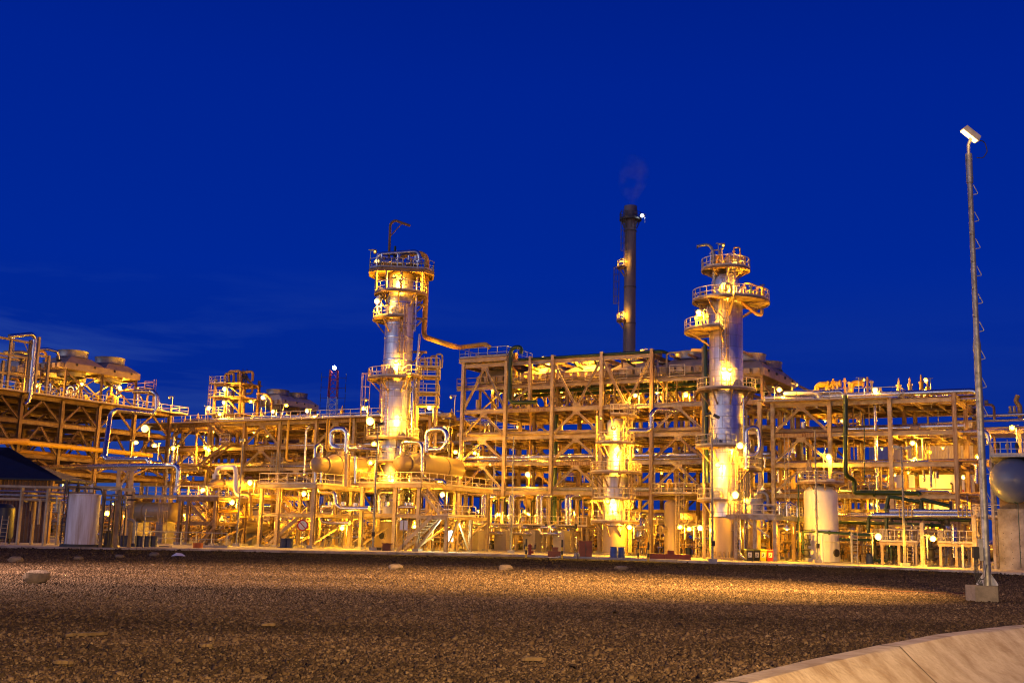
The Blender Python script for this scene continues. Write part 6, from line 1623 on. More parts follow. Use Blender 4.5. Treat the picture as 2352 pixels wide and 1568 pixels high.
# low pipe rack in front of it
vQ = 76
t = thing('low_pipe_rack', 'low pipe rack of thin pipes on angled posts at the left edge', 'pipe rack', V((lb2(230, 1335, vQ).x, vQ, .14)))
zQ = [lb2(300, y, vQ).z for y in (580, 640, 690, 740)]
xq = [lb2(-330, 900, vQ).x, lb2(255, 900, vQ).x, lb2(585, 900, vQ).x, lb2(905, 900, vQ).x]
for x in xq:
    for dy in (0, 2.2): MB().bar(V((x, vQ + dy, .14)), V((x, vQ + dy, zQ[0])), .17).build('post', cream, t)
    for z in zQ[1:]: MB().bar(V((x, vQ, z - .1)), V((x, vQ + 2.2, z - .1)), .1).build('cross_beam', creamd, t)
MB().bar(V((xq[0] - 2, vQ - .12, zQ[0])), V((xq[3], vQ - .12, zQ[0])), .14).build('beam', cream, t)
MB().bar(V((xq[0] - 2, vQ + 2.2, zQ[0])), V((xq[3], vQ + 2.2, zQ[0])), .12).build('beam', creamd, t)
for i in range(12):
    z = zQ[1 + i % 3] + .0; y = vQ + .1 + (i // 3) * .55
    mm = [cladp, galv, cream, creamd][i % 4]
    mb = MB().tube([V((xq[0] - 2, y, z)), V((xq[3] - (i % 4) * 1.1, y, z)), V((xq[3] - (i % 4) * 1.1, y, z - .4 - .6 * (i % 3)))], .055 + .02 * (i % 3), .15, 8)
    solo(mb, 'pipe', mm, 'thin pipe on the low rack by the shed', 'pipe', 'thin pipes on the low left rack')
# rust streaked white tank
YW = 73.2; bt = lb2(990, 1305, YW); cA = V((lb2(1035, 1000, YW + 1).x, YW + 1, 0)); kz = CF.dot(cA - CAM)
rA = 36.0 / F * kz * 1.0; zA_t = zat(1137, cA); zA_b = zat(1250, cA)
t = thing('storage_tank', 'rust streaked white upright tank with a ladder at the left', 'tank', cA + Z1 * .14)
MB().lathe(cA, [(rA, max(.3, zA_b)), (rA, zA_t), (rA + .05, zA_t), (rA + .05, zA_t + .07), (rA - .1, zA_t + .08), (0, zA_t + .25)], 48).build('shell', whitest, t)
MB().lathe(cA, [(rA + .25, .1), (rA + .25, .32), (0, .33)], 32).build('plinth', dark, t)
AA = face_a(cA)
ta = V((math.cos(AA - 1.05 + P / 2), math.sin(AA - 1.05 + P / 2), 0)); oa = pol(V((0, 0, 0)), 1, AA - 1.05)
MB().ladder(pol(cA, rA + .25, AA - 1.05, .35), pol(cA, rA + .25, AA - 1.05, zA_t + .9), ta, .5, cage=None).build('ladder', dark, t)
MB().rail([pol(cA, rA + .15, AA - 1.7, zA_t + .05), pol(cA, rA + .3, AA - 1.0, zA_t + .05), pol(cA, rA - .1, AA - .5, zA_t + .05), pol(cA, rA - .1, AA + .6, zA_t + .05)], 1.1, .6).build('handrail', creamd, t)
for dx, h in ((-.35, .55), (.55, .6)): MB().lathe(cA + V((dx, -.3, zA_t + .15)), [(.14, 0), (.14, h * .6), (.1, h * .9), (0, h)], 12).build('vent', [dark, white][dx > 0], t)
MB().tube([cA + V((-.9, -.5, zA_t + .2)), cA + V((-.9, -.5, zA_t + .5)), cA + V((1.2, -.5, zA_t + .42)), cA + V((1.5, -.5, zA_t - .4)), cA + V((1.5, -.5, .5))], .045, .12, 8).build('pipe', dark, t)
# steel frame round the tank
t = thing('steel_frame', 'grey steel goalpost frame with pipes right of the rust streaked tank', 'frame', V((lb2(1475, 1330, 74).x, 74, .14)))
fx = [lb2(1255, 1330, 74).x, lb2(1452, 1330, 74).x]; fz = lb2(1400, 598, 74).z
for x in fx:
    for dy in (0, 2.6): MB().hb(V((x, 74 + dy, .14)), V((x, 74 + dy, fz)), .2, .18, V((0, 1, 0))).build('post', creamd, t)
for dy in (0, 2.6): MB().hb(V((fx[0] - 2.6, 74 + dy - .12, fz)), V((fx[1] + .1, 74 + dy - .12, fz)), .2, .14).build('beam', cream, t)
for i, y in enumerate((690, 742)):
    z = lb2(1400, y, 74).z; MB().tube([V((fx[0] - .1, 74.3, z)), V((fx[1] + .3, 74.3, z)), V((fx[1] + .3, 74.3, z - .5))], .07, .12, 10).build('pipe', galv, t)
for i in range(5):
    x = fx[0] + .25 + i * .25; mb = MB().tube([V((x, 74.6, .3)), V((x, 74.6, fz - .4 - .3 * (i % 3))), V((x + .5, 74.9, fz - .4 - .3 * (i % 3)))], .05, .12, 8); mb.build('pipe', dark, t)
c = lb2(1350, 1290, 75); t = thing('pump', 'blue pump motor standing right of the rust streaked tank', 'pump', V((c.x, c.y, .14)))
MB().cyl(V((c.x, c.y, .3)), V((c.x, c.y, 1.05)), .26, 18).build('motor', blued, t); MB().cyl(V((c.x, c.y, .14)), V((c.x, c.y, .3)), .36, 18).build('base', dark, t); MB().cyl(V((c.x, c.y, 1.05)), V((c.x, c.y, 1.2)), .18, 14).build('fan_cover', dark, t)
c = lb2(20, 1100, 78); t = thing('vertical_vessel', 'dark blue upright vessel cut by the left edge', 'vessel', V((c.x, 78, .14)))
zt_ = lb2(30, 790, 78).z; MB().lathe(V((c.x, 78, 0)), [(.7, .5), (.75, .7), (.75, zt_ - .3), (.5, zt_ - .05), (0, zt_)], 32).build('shell', blued, t)
for a in (0, 2.1, 4.2): MB().bar(pol(V((c.x, 78, 0)), .6, a, .14), pol(V((c.x, 78, 0)), .6, a, .9), .12).build('leg', dark, t)
a = lb2(20, 1325, 75); mb = MB().ladder(V((a.x, 75, .14)), V((a.x - .1, 75.4, 2.0)), V((1, 0, 0)), .5); solo(mb, 'ladder', cream, 'short ladder leaning at the left edge by the dark blue vessel', 'ladder')
a = lb2(1795, 1290, 76); b = lb2(1795, 860, 76)
t = thing('step_ladder', 'narrow one sided metal ladder rail with rungs, behind the blue drums', 'ladder', V((a.x, 76, .14)))
mb = MB().bar(V((a.x, 76, .14)), V((a.x, 76, b.z)), .09)
for k in range(4): mb.bar(V((a.x, 76, b.z - .1 - k * .35)), V((a.x + .55, 76, b.z - .1 - k * .35)), .05)
mb.build('rail', galv, t)
mb = MB().tube([lb2(1670, 1290, 76), lb2(1690, 1010, 76), lb2(1600, 990, 76)], .1, .25, 12); solo(mb, 'pipe', galv, 'bluish grey bent pipe rising behind the blue drums', 'pipe')

# large pipes in the left rack
def pu(pts, u): return [Pu(x, y, u) for x, y in pts]
def b1(x, y): return B1(x, y)
mb = MB().tube([Pu(-60, 1004, UL + .6), Pu(*B2(1900, 190), UL + .6)], .27, n=18)
solo(mb, 'pipe', yellow, 'fat yellow pipe running level through the far left rack', 'pipe')
mb = MB().tube([Pu(-60, 1013, UL + 2.2), Pu(*B2(330, 12), UL + 2.2), Pu(*B2(336, 12), UL + 1.4)], .3, n=18)
solo(mb, 'pipe', ochre, 'short fat ochre pipe cut by the left edge above the shed', 'pipe')
mb = MB().tube([Pu(*B2(460, 345), UL + 1.0), Pu(*B2(1900, 318), UL + 5.5)], .22, .6, 16)
a = W(*R1(560, 965), 108); b = W(*R1(1050, 958), 100); c = W(*R1(1085, 1000), 100); d = W(*R1(1083, 1130), 100)
mb = MB().tube([Pu(*B2(460, 345), UL + 1.0), a, b, V((b.x + 1.1, b.y - .3, b.z)), V((b.x + 1.1, b.y - .3, d.z))], .24, .7, 16)
solo(mb, 'pipe', cladp, 'long shiny pipe sweeping right from the far left rack and turning down', 'pipe')
ps = [W(*B2(1880, 320), 104), W(*B2(1860, 240), 104), W(*B2(1345, 240), 108), W(*B2(1310, 215), 108), W(*R1(690, 640), 112), W(*R1(725, 608), 112), W(*R1(960, 635), 118), W(*R1(985, 600), 118), W(*R1(983, 520), 118), W(*R1(960, 495), 118), W(*R1(840, 495), 121)]
mb = MB().tube(ps, .24, .55, 16)
solo(mb, 'pipe', cladp, 'long shiny zigzag pipe stepping down off the far left rack roof', 'pipe')
for i, (x, w_) in enumerate(((1480, 66), (1640, 64))):
    a = W(*B2(x, 590), 96 + i); b = W(*B2(x, 375), 96 + i)
    pass
t = thing('pipe_portal', 'braced cream portal carrying the sweeping shiny pipe', 'portal', W(*B2(1560, 600), 100))
pp_ = [W(*B2(1480, 600), 100), W(*B2(1640, 600), 100)]; zz_ = W(*B2(1560, 380), 100).z
for p in pp_: MB().hb(V((p.x, 100, .14)), V((p.x, 100, zz_)), .34, .3, V((0, 1, 0))).build('post', cream, t)
MB().hb(V((pp_[0].x - .5, 99.8, zz_ + .1)), V((pp_[1].x + .5, 99.8, zz_ + .1)), .3, .2).build('beam', cream, t)
MB().bar(V((pp_[0].x, 99.9, zz_ - 1.8)), V((pp_[0].x + .9, 99.9, zz_ - .1)), .14).build('brace', cream, t); MB().bar(V((pp_[1].x, 99.9, zz_ - 1.8)), V((pp_[0].x + .7, 99.9, zz_ - .1)), .14).build('brace', cream, t)
# pipe bents standing on top of the left rack
zD_ = ZLL[-1] + .3
t = thing('portal_frame', 'tall portal frames standing on the roof of the far left rack', 'frame', M(UL + .5, vleft[1], zD_))
fr_ = [(140, 190, 85, 895, .6), (412, 200, 350, 930, .6), (530, 160, 462, 945, .6), (660, 412, 620, 960, .6), (45, 480, 5, 890, -2.5), (345, 440, 315, 920, -2.5)]
for (xt, yt, xb, yb, du) in fr_:
    v0_, z0_ = hu(*B1(xb, yb), UL + du); v1_, z1_ = hu(*B1(xt, yt), UL + du)
    MB().hb(M(UL + du, v0_, zD_), M(UL + du, v0_, z1_), .26, .24, GU).build('post', cream, t)
for (x0, y0, x1, y1, du) in ((-60, 228, 445, 182, .62), (-60, 448, 520, 405, .62), (-60, 690, 430, 655, .62), (-60, 470, 345, 445, -2.5), (510, 405, 665, 440, .62), (100, 710, 640, 670, -2.5)):
    p, q = Pu(*B1(x0, y0), UL + du), Pu(*B1(x1, y1), UL + du); z = (p.z + q.z) / 2
    MB().hb(V((p.x, p.y, z)), V((q.x, q.y, z)), .22, .18).build('beam', cream, t)
MB().bar(Pu(*B1(322, 220), UL + .6), Pu(*B1(385, 370), UL + .6), .07).build('brace', cream, t)
for pts, rr, mm, lab in (
    ([(125, 152), (430, 122), (482, 165), (412, 960), (385, 1045), (330, 1080)], .22, cladp, 'big shiny pipe looping over the portal frames on the far left rack roof'),
    ([(52, 368), (285, 362), (400, 385)], .16, galv, 'grey level pipe through the portal frames at left'),
    ([(530, 332), (645, 325), (790, 362), (808, 470)], .16, cladp, 'grey pipe bending down into the lit cooler header at left'),
    ([(530, 355), (610, 365), (632, 410), (632, 500)], .14, ochre, 'small ochre pipe bending down behind the portal frames'),
    ([(150, 720), (240, 735), (262, 800), (255, 910)], .12, ochre, 'ochre drain pipe under the portal frames at the left edge'),
    ([(185, 240), (170, 400)], .14, galv, 'short upright grey pipe inside the leftmost portal frame')):
    mb = MB().tube(pu([B1(*p) for p in pts], UL + 1.1 if rr > .2 else UL - 1.2), rr, .5, 14)
    solo(mb, 'pipe', mm, lab, 'pipe')
for x, y in ((285, 540), (795, 500)):
    c = Pu(*B1(x, y), UL - 1.3); mb = MB()
    for k in range(4): mb.cyl(c + Z1 * (.18 * k), c + Z1 * (.18 * k + .1), .27 if k % 2 else .2, 14)
    solo(mb, 'flange_stack', dark, f"stack of dark bolted flanges on the {'left' if x < 500 else 'right'} pipe of the pale cooler", 'flange')
# equipment under the twin cooler
r_ = random.Random(77)
for k in range(14):
    v = vA + r_.uniform(-1, abs(vB - vA) + 3); u = UL - r_.uniform(.5, 9)
    z = zD_; h = r_.uniform(1.2, 2.6); rr = r_.choice([.1, .14, .2])
    mb = MB().tube([M(u, v, z), M(u, v, z + h), M(u + r_.choice([-.8, .8]), v + .2, z + h), M(u + .8, v + .2, z + h * .3)], rr, rr * 2.5, 10)
    mb.cyl(M(u, v, z + h * .4), M(u, v, z + h * .4 + .12), rr * 1.8, 12)
    solo(mb, 'pipe', [cream, ochre, cladp][k % 3], 'bent pipe under the twin fan cooler', 'pipe', 'bent pipes under the twin fan cooler')
# ================================================================== SMALL THINGS ALONG THE KERB
def drum_thing(name='oil_drum', m=blued):
    t = thing(name, 'drum', 'drum', (0, 0, 0), 'barrels')
    MB().lathe((0, 0, 0), [(0, .012), (.27, .012), (.275, 0), (.288, 0), (.288, .02), (.282, .03), (.282, .28), (.292, .29), (.292, .31), (.282, .32), (.282, .56), (.292, .57), (.292, .59), (.282, .6), (.282, .86), (.288, .87), (.288, .89), (.275, .89), (.27, .875), (0, .875)], 28).build('barrel', m, t)
    MB().cyl((.15, .05, .876), (.15, .05, .9), .04, 10).build('bung', dark, t)
    return t
def plastic_drum():
    t = thing('plastic_drum', 'drum', 'drum', (0, 0, 0), 'barrels')
    MB().lathe((0, 0, 0), [(0, .0), (.25, 0), (.28, .04), (.285, .42), (.275, .45), (.285, .48), (.285, .8), (.262, .84), (.262, .88), (.285, .9), (.285, .93), (0, .93)], 28).build('barrel', blue, t)
    return t
proto = drum_thing(); proto_p = plastic_drum()
first = {}
def place_drum(px, py, label, kind=0, z=0.0, sc_=1.0):
    src = (proto, proto_p)[kind]
    p = G(px, py, z)
    if kind not in first:
        first[kind] = src; src.location = p; src.scale = (sc_,) * 3; src['label'] = label; return src
    return copy_thing(src, p, rnd.uniform(0, 6), label, sc_)
for x, lab in zip((1553, 1652, 1743, 1830, 1912), ('leftmost of the five dark blue barrels standing in a row at left', 'second from left in the row of five dark blue barrels', 'middle one of the row of five dark blue barrels', 'fourth dark blue barrel in the row of five, with a pale torn label', 'rightmost of the five dark blue barrels standing in a row at left')):
    place_drum(*B2(x, 1362), lab, 0)
place_drum(*B3(1962, 1168), 'plain dark blue barrel, left of the pair under the left exchanger stairs', 0, .0)
dl = place_drum(*B3(2046, 1170), 'dark blue barrel with a white label, right of the pair under the exchanger stairs', 0, .0)
place_drum(*R7(206, 1443), 'bright blue plastic barrel, left of the pair right of the red cabinet', 1)
place_drum(*R7(264, 1443), 'bright blue plastic barrel, right of the pair right of the red cabinet', 1)
place_drum(*R7(792, 1432), 'dark blue barrel half hidden behind the low red tank', 0)
dr2 = place_drum(*B8(236, 1365), 'dark blue barrel with a white label among the green pipes at right', 0)
first[0]['group'] = 'barrels'
for d in (dl, dr2):
    MB().add([V(d.location) + V((x, -.2885 + abs(x) * .3, z)) for x, z in ((-.1, .45), (.1, .45), (.1, .7), (-.1, .7))], [(0, 1, 2, 3)]).build('paper_label', white, d)
# wheelie bins
def bin_thing(m, ml, label, p, rz):
    t = thing('wheelie_bin', label, 'bin', (0, 0, 0), 'wheelie bins')
    MB().hexa([V((-.2, -.22, .06)), V((.2, -.22, .06)), V((.2, .2, .06)), V((-.2, .2, .06)), V((-.27, -.31, .92)), V((.27, -.31, .92)), V((.27, .3, .92)), V((-.27, .3, .92))]).build('body', m, t)
    mb = MB(); mb.hexa([V((-.29, -.34, .925)), V((.29, -.34, .925)), V((.29, .33, .925)), V((-.29, .33, .925)), V((-.26, -.3, 1.0)), V((.26, -.3, 1.0)), V((.26, .3, 1.04)), V((-.26, .3, 1.04))]); mb.bar((-.26, .36, .96), (.26, .36, .96), .05)
    mb.build('lid', ml, t)
    for s_ in (-1, 1): MB().cyl((s_ * .2, .24, .1), (s_ * .26, .24, .1), .1, 16).build('wheel', black, t)
    y = lambda z: -.22 - (z - .06) * .09 / .86 - .006
    MB().add([V((x, y(z), z)) for x, z in ((-.14, .42), (.14, .42), (.14, .78), (-.14, .78))], [(0, 1, 2, 3)]).build('sticker', white if m is not white else dark, t)
    mb = MB()   # pictogram: a figure dropping litter in a basket
    q = lambda pts: mb.add([V((x, y(z) - .004, z)) for x, z in pts], [tuple(range(len(pts)))])
    q([(-.02, .5), (.04, .5), (.05, .66), (-.03, .66)]); q([(.0 + .03 * math.cos(k), .7 + .03 * math.sin(k)) for k in np.linspace(0, 5.6, 9)]); q([(-.1, .46), (-.05, .46), (-.04, .55), (-.11, .55)]); q([(-.09, .6), (-.02, .64), (-.02, .66), (-.1, .63)])
    mb.build('pictogram', tapebl, t)
    t.location = p; t.rotation_euler = (0, 0, rz); ORI[t] = V(p)
    return t
navy = mat('navy_plastic', (.012, .014, .03), .45); blackp = mat('black_plastic', (.006, .006, .007), .4); yel = mat('yellow_plastic', (.62, .5, .02), .4); redp = mat('red_plastic', (.5, .02, .015), .4); olive = mat('olive_lid', (.25, .26, .04), .45)
for x, m, ml, lab in ((455, navy, olive, 'navy wheelie bin with an olive lid, first of four by the kerb'), (545, blackp, olive, 'black wheelie bin with an olive lid beside the yellow bin'), (626, yel, yel, 'all yellow wheelie bin by the kerb'), (712, redp, redp, 'all red wheelie bin at the end of the row of four')):
    bin_thing(m, ml, lab, G(*B7(x, 1410), .0), .1)
# red things
def pxbox(mb, xa, ya, xb, yb, fn, depth, z0=.0, top=None):
    p, q = G(*fn(xa, yb), z0), G(*fn(xb, yb), z0); Y = (p.y + q.y) / 2; p = V((p.x, Y, 0)); q = V((q.x, Y, 0))
    zt = zat(fn((xa + xb) / 2, ya)[1], (p + q) / 2)
    mb.hexa([V((p.x, Y, z0)), V((q.x, Y, z0)), V((q.x, Y + depth, z0)), V((p.x, Y + depth, z0)), V((p.x, Y, zt)), V((q.x, Y, zt)), V((q.x, Y + depth, zt)), V((p.x, Y + depth, zt))])
    return p, q, Y, zt
mb = MB(); p, q, Y, zt_ = pxbox(mb, 1908, 890, 2066, 1118, B6, .8)
t = thing('fire_cabinet', 'tall plain dark red metal cabinet by the kerb in front of the cooler frame', 'cabinet', V((p.x, Y, 0)))
mb.build('body', red, t); MB().box(V(((p.x + q.x) / 2, Y + .4, zt_ + .03)), q.x - p.x + .1, .9, .05).build('lid', red, t)
MB().bar(V(((p.x + q.x) / 2, Y - .012, .1)), V(((p.x + q.x) / 2, Y - .012, zt_ - .1)), .02).build('door_seam', dark, t); MB().bar(V(((p.x + q.x) / 2 + .1, Y - .04, zt_ * .5)), V(((p.x + q.x) / 2 + .1, Y - .04, zt_ * .6)), .04).build('handle', dark, t)
mb = MB(); p, q, Y, zt_ = pxbox(mb, 1490, 1020, 1650, 1108, B6, 1.0)
t = thing('foam_tank', 'squat dark red tank with a raised lid between the hydrant and the red cabinet', 'tank', V((p.x, Y, 0)))
mb.build('body', red, t); MB().box(V(((p.x + q.x) / 2 + .05, Y + .5, zt_ + .12)), (q.x - p.x) * .45, .5, .24).build('lid', red, t); MB().box(V(((p.x + q.x) / 2 + .05, Y + .5, zt_ + .27)), (q.x - p.x) * .55, .6, .06).build('lid', red, t)
MB().bar(V((p.x + .1, Y - .02, zt_ * .3)), V((q.x - .1, Y - .02, zt_ * .3)), .05).build('rib', red, t)
c = (p + q) / 2; mb = MB().box(V((c.x - .1, Y - .35, .03)), .8, .4, .04); solo(mb, 'paper_sheet', white, 'white sheet lying in front of the squat red tank', 'sheet')
mb = MB(); p, q, Y, zt_ = pxbox(mb, 528, 1402, 785, 1456, R7, 1.6)
t = thing('skid_tank', 'long low dark red tank with small boxes on top by the kerb', 'tank', V((p.x, Y, 0)))
mb.build('body', red, t); L = q.x - p.x
MB().box(V((p.x + L * .5, Y + .6, zt_ + .13)), L * .16, .5, .26).build('hatch', red, t); MB().box(V((p.x - .12, Y + .7, zt_ * .5)), .24, 1.2, zt_ * .98).build('end_box', red, t)
for f in (.33, .68): MB().bar(V((p.x + L * f, Y - .02, .02)), V((p.x + L * f, Y - .02, zt_)), .06).build('rib', red, t)
h = G(*B6(1239, 1092), 0.0)
t = thing('fire_hydrant', 'red fire hydrant pillar with two dark valve arms', 'hydrant', h)
MB().lathe(h, [(.2, 0), (.2, .04), (.13, .06), (.13, .75), (.17, .76), (.17, .82), (.12, .9), (.04, .96), (0, .97)], 20).build('body', red, t)
MB().cyl(h + Z1 * .35, h + V((.3, -.06, .35)), .1, 14).build('outlet', red, t)
mb = MB().tube([h + V((-.42, 0, .62)), h + V((.42, 0, .62))], .05, n=10)
for s_ in (-1, 1): mb.cyl(h + V((s_ * .42, 0, .6)), h + V((s_ * .42, 0, .95)), .08, 12)
mb.build('valve_arm', dark, t)
for s_ in (-1, 1): MB().lathe(h + V((s_ * .42, 0, 1.0)), [(.1, -.015), (.12, 0), (.1, .015), (0, .02)], 14).build('handwheel', dark, t)
def bollard(px, py, label, h=1.35):
    p = G(px, py, 0); t = thing('bollard', label, 'bollard', p, 'black and yellow bollards')
    k = 5
    for i in range(k): MB().lathe(p, [(.075, h * i / k), (.075, h * (i + 1) / k)] + ([(0, h + .01)] if i == k - 1 else []), 16).build('band', [tapeye, tapebl][i % 2] if i < 4 else tapebl, t)
for x, y, fn, lab in ((1190, 1104, B6, 'black and yellow bollard just left of the hydrant'), (1673, 1114, B6, 'black and yellow bollard just right of the squat red tank'), (398, 1450, R7, 'black and yellow bollard right of the two bright blue barrels'), (477, 1456, R7, 'black and yellow bollard just left of the long low red tank')):
    bollard(*fn(x, y), lab)
clearp = mat('clear_plastic', (.5, .55, .6), .15, 0, .1); clearp.node_tree.nodes['Principled BSDF'].inputs['Transmission Weight'].default_value = .6
for x in (1852, 1888):
    p = G(*B6(x, 1118), 0); t = thing('water_jug', f"clear plastic water jug by the red cabinet, {'left' if x < 1870 else 'right'} of two", 'jug', p)
    MB().lathe(p, [(.12, 0), (.14, .02), (.14, .1), (.125, .12), (.14, .14), (.14, .26), (.125, .28), (.14, .3), (.13, .36), (.04, .43), (.04, .48), (0, .48)], 18).build('bottle', clearp, t); MB().cyl(p + Z1 * .481, p + Z1 * .52, .045, 12).build('cap', blue, t)
mb = MB(); p, q, Y, zt_ = pxbox(mb, 905, 1385, 1000, 1468, R4, 1.3); t = thing('crate', 'rusty brown metal box by the foot of the pole in front of the slim column', 'crate', V((p.x, Y, 0)))
rust = mat('rusty_brown', (.16, .06, .03), .75, 0, .4); mb.build('body', rust, t); MB().box(V(((p.x + q.x) / 2, Y + .65, zt_ + .03)), q.x - p.x + .12, 1.4, .06).build('lid', rust, t)
mb = MB(); p, q, Y, zt_ = pxbox(mb, 840, 1418, 905, 1462, R4, .7); solo(mb, 'crate', dark, 'low black box left of the rusty brown metal box', 'crate')
mb = MB(); p, q, Y, zt_ = pxbox(mb, 267, 1335, 352, 1392, B7, .8); t = thing('crate', 'orange brown box left of the four wheelie bins', 'crate', V((p.x, Y, 0))); mb.build('body', orange, t); MB().box(V(((p.x + q.x) / 2, Y + .4, zt_ + .02)), q.x - p.x + .08, .9, .05).build('lid', rust, t)
p = G(*B3(700, 1168), 0); t = thing('bucket_drum', 'orange red cut down drum in front of the fence at left', 'drum', p)
MB().lathe(p, [(0, .01), (.33, 0), (.36, .45), (.36, .48), (.33, .48), (.31, .06), (0, .05)], 24).build('body', orange, t)
mb = MB(); p, q, Y, zt_ = pxbox(mb, 80, 1112, 335, 1156, B3, .6); t = thing('floor_box', 'long low dark blue box on the kerb left of the fence plinth', 'box', V((p.x, Y, 0))); mb.build('body', blued, t); MB().bar(V((p.x, Y - .02, zt_ - .05)), V((q.x, Y - .02, zt_ - .05)), .05).build('rim', blued, t)
# fence on its plinth
a, b = G(*B3(90, 1160), .0), G(*B3(1310, 1160), .0); a.y = b.y = (a.y + b.y) / 2 + .3
t = thing('railing_fence', 'grey two rail fence on a concrete plinth in front of the left equipment', 'fence', a)
MB().hexa([V((a.x + 1.8, a.y, 0)), V((b.x, a.y, 0)), V((b.x, a.y + .5, 0)), V((a.x + 1.8, a.y + .5, 0)), V((a.x + 1.8, a.y, .3)), V((b.x, a.y, .3)), V((b.x, a.y + .5, .3)), V((a.x + 1.8, a.y + .5, .3))]).build('plinth', conc, t)
MB().rail([V((a.x - 3.0, a.y + .3, .3)), V((b.x - .15, a.y + .3, .3))], 1.15, 1.15, .05, toe=False).build('railing', galv, t)
# signs
def disc_sign(px, py, pyb, r, label, kind):
    b = G(px, pyb, .05); c = W(px, py, b.y); 
    t = thing('road_sign', label, 'sign', b)
    MB().cyl(V((c.x, b.y + .04, b.z)), V((c.x, b.y + .04, c.z + r * .6)), .035, 10).build('post', galv, t)
    d = V((0, -1, 0))
    if kind == 'S':
        MB().cyl(c, c + d * .02, r, 28).build('sign_face', white, t)
        MB().lathe(c + d * .021, [(r * .78, 0), (r, 0), (r, .012), (r * .78, .012)], 28, d).build('red_ring', redp, t)
        MB().hexa([c + d * e_ + V((x, 0, z)) for e_ in (.028, .04) for x, z in ((-r * .62, r * .5), (-r * .5, r * .62), (r * .62, -r * .5), (r * .5, -r * .62))]).build('red_slash', redp, t)
        pts = [c + d * .024 + V((math.cos(k) * r * .26, 0, r * .27 + math.sin(k) * r * .25)) for k in np.linspace(.3, 4.7, 10)] + [c + d * .024 + V((math.cos(k) * r * .26, 0, -r * .27 + math.sin(k) * r * .25)) for k in np.linspace(1.57, -2.8, 10)]
        mb = MB(); 
        for p_, q_ in zip(pts, pts[1:]): mb.bar(p_, q_, .012, r * .17, d)
        mb.build('letter', tapebl, t)
    else:
        MB().box(c, r * 1.7, .02, r * 2.6).build('sign_face', white, t)
        MB().cyl(c + d * .012 + Z1 * r * .3, c + d * .022 + Z1 * r * .3, r * .62, 22).build('blue_disc', blued, t)
        MB().box(c + d * .02 - Z1 * r * .85, r * 1.2, .012, r * .16).build('text_line', tapebl, t)
disc_sign(*R4(146, 1205), R4(0, 1438)[1], .44, 'round no stopping sign with a black S and red slash on a thin post', 'S')
p1_ = B3(1060, 785); disc_sign(p1_[0], p1_[1], B3(0, 1120)[1], .3, 'small white sign with a dark blue disc on a post at left', 'B')
b = G(*R4(1112, 1470), 0.02); c = W(*R4(1122, 1205), b.y)
t = thing('road_sign', 'thin post with two small white plates side by side in front of the crossing stairs', 'sign', b)
MB().cyl(V((c.x, b.y, 0)), V((c.x, b.y, c.z + .35)), .04, 10).build('post', dark, t)
for s_ in (-1, 1): MB().box(V((c.x + s_ * .17, b.y - .06, c.z)), .26, .03, .75).build('plate', white, t)
# pebbles, cobbles and planks lying in the yard
rockm = mat('rock', (.16, .12, .09), .85, 0, .4, 6, bump=.5, bscale=12)
def rock(px, py, sx, sy, sz, label, seed):
    q = np.random.RandomState(seed); p = G(px, py, 0); mb = MB(); vs = []; n, m_ = 12, 7
    for i in range(m_):
        th = math.pi * i / (m_ - 1)
        for j in range(n):
            a = j * 2 * math.pi / n; k = 1 + q.uniform(-.13, .13)
            sq = lambda t_: math.copysign(abs(t_) ** .75, t_)
            vs.append(p + V((sq(math.cos(a) * math.sin(th)) * sx * k, sq(math.sin(a) * math.sin(th)) * sy * k, sz * .85 + sq(math.cos(th)) * sz * k)))
    fs = [(i * n + j, i * n + (j + 1) % n, (i + 1) * n + (j + 1) % n, (i + 1) * n + j) for i in range(m_ - 1) for j in range(n)]
    mb.add(vs, fs, True); return solo(mb, 'rock', rockm, label, 'rock', None, p)
Q3 = reg(0, 2150, 1400, 2352); Q4 = reg(1400, 2150, 1400, 2352)
rock(*Q3(240, 305), .33, .25, .19, 'large squarish boulder alone on the gravel at left', 1)
for i, (x, y, s_, fn, lab) in enumerate(((105, 166, .3, Q3, 'flat pale stone near the left edge beyond the boulder'), (528, 149, .2, Q3, 'small stone on the gravel left of the orange drum'), (800, 137, .22, Q3, 'roundish stone in front of the five barrels'), (1037, 127, .28, Q3, 'roundish stone right of the five barrels'), (305, 216, .3, Q4, 'low stone in front of the rusty brown box'), (1048, 220, .32, Q4, 'low stone in front of the third panelled housing'), (1803, 213, .22, Q4, 'left of two stones close together in front of the blue plastic barrels'), (1832, 219, .28, Q4, 'right of two stones close together in front of the blue plastic barrels'))):
    rock(*fn(x, y), s_, s_ * .7, s_ * .45, lab, i + 5)
woodm = mat('weathered_wood', (.11, .07, .035), .8, 0, .45, 4, bump=.4, bscale=20)
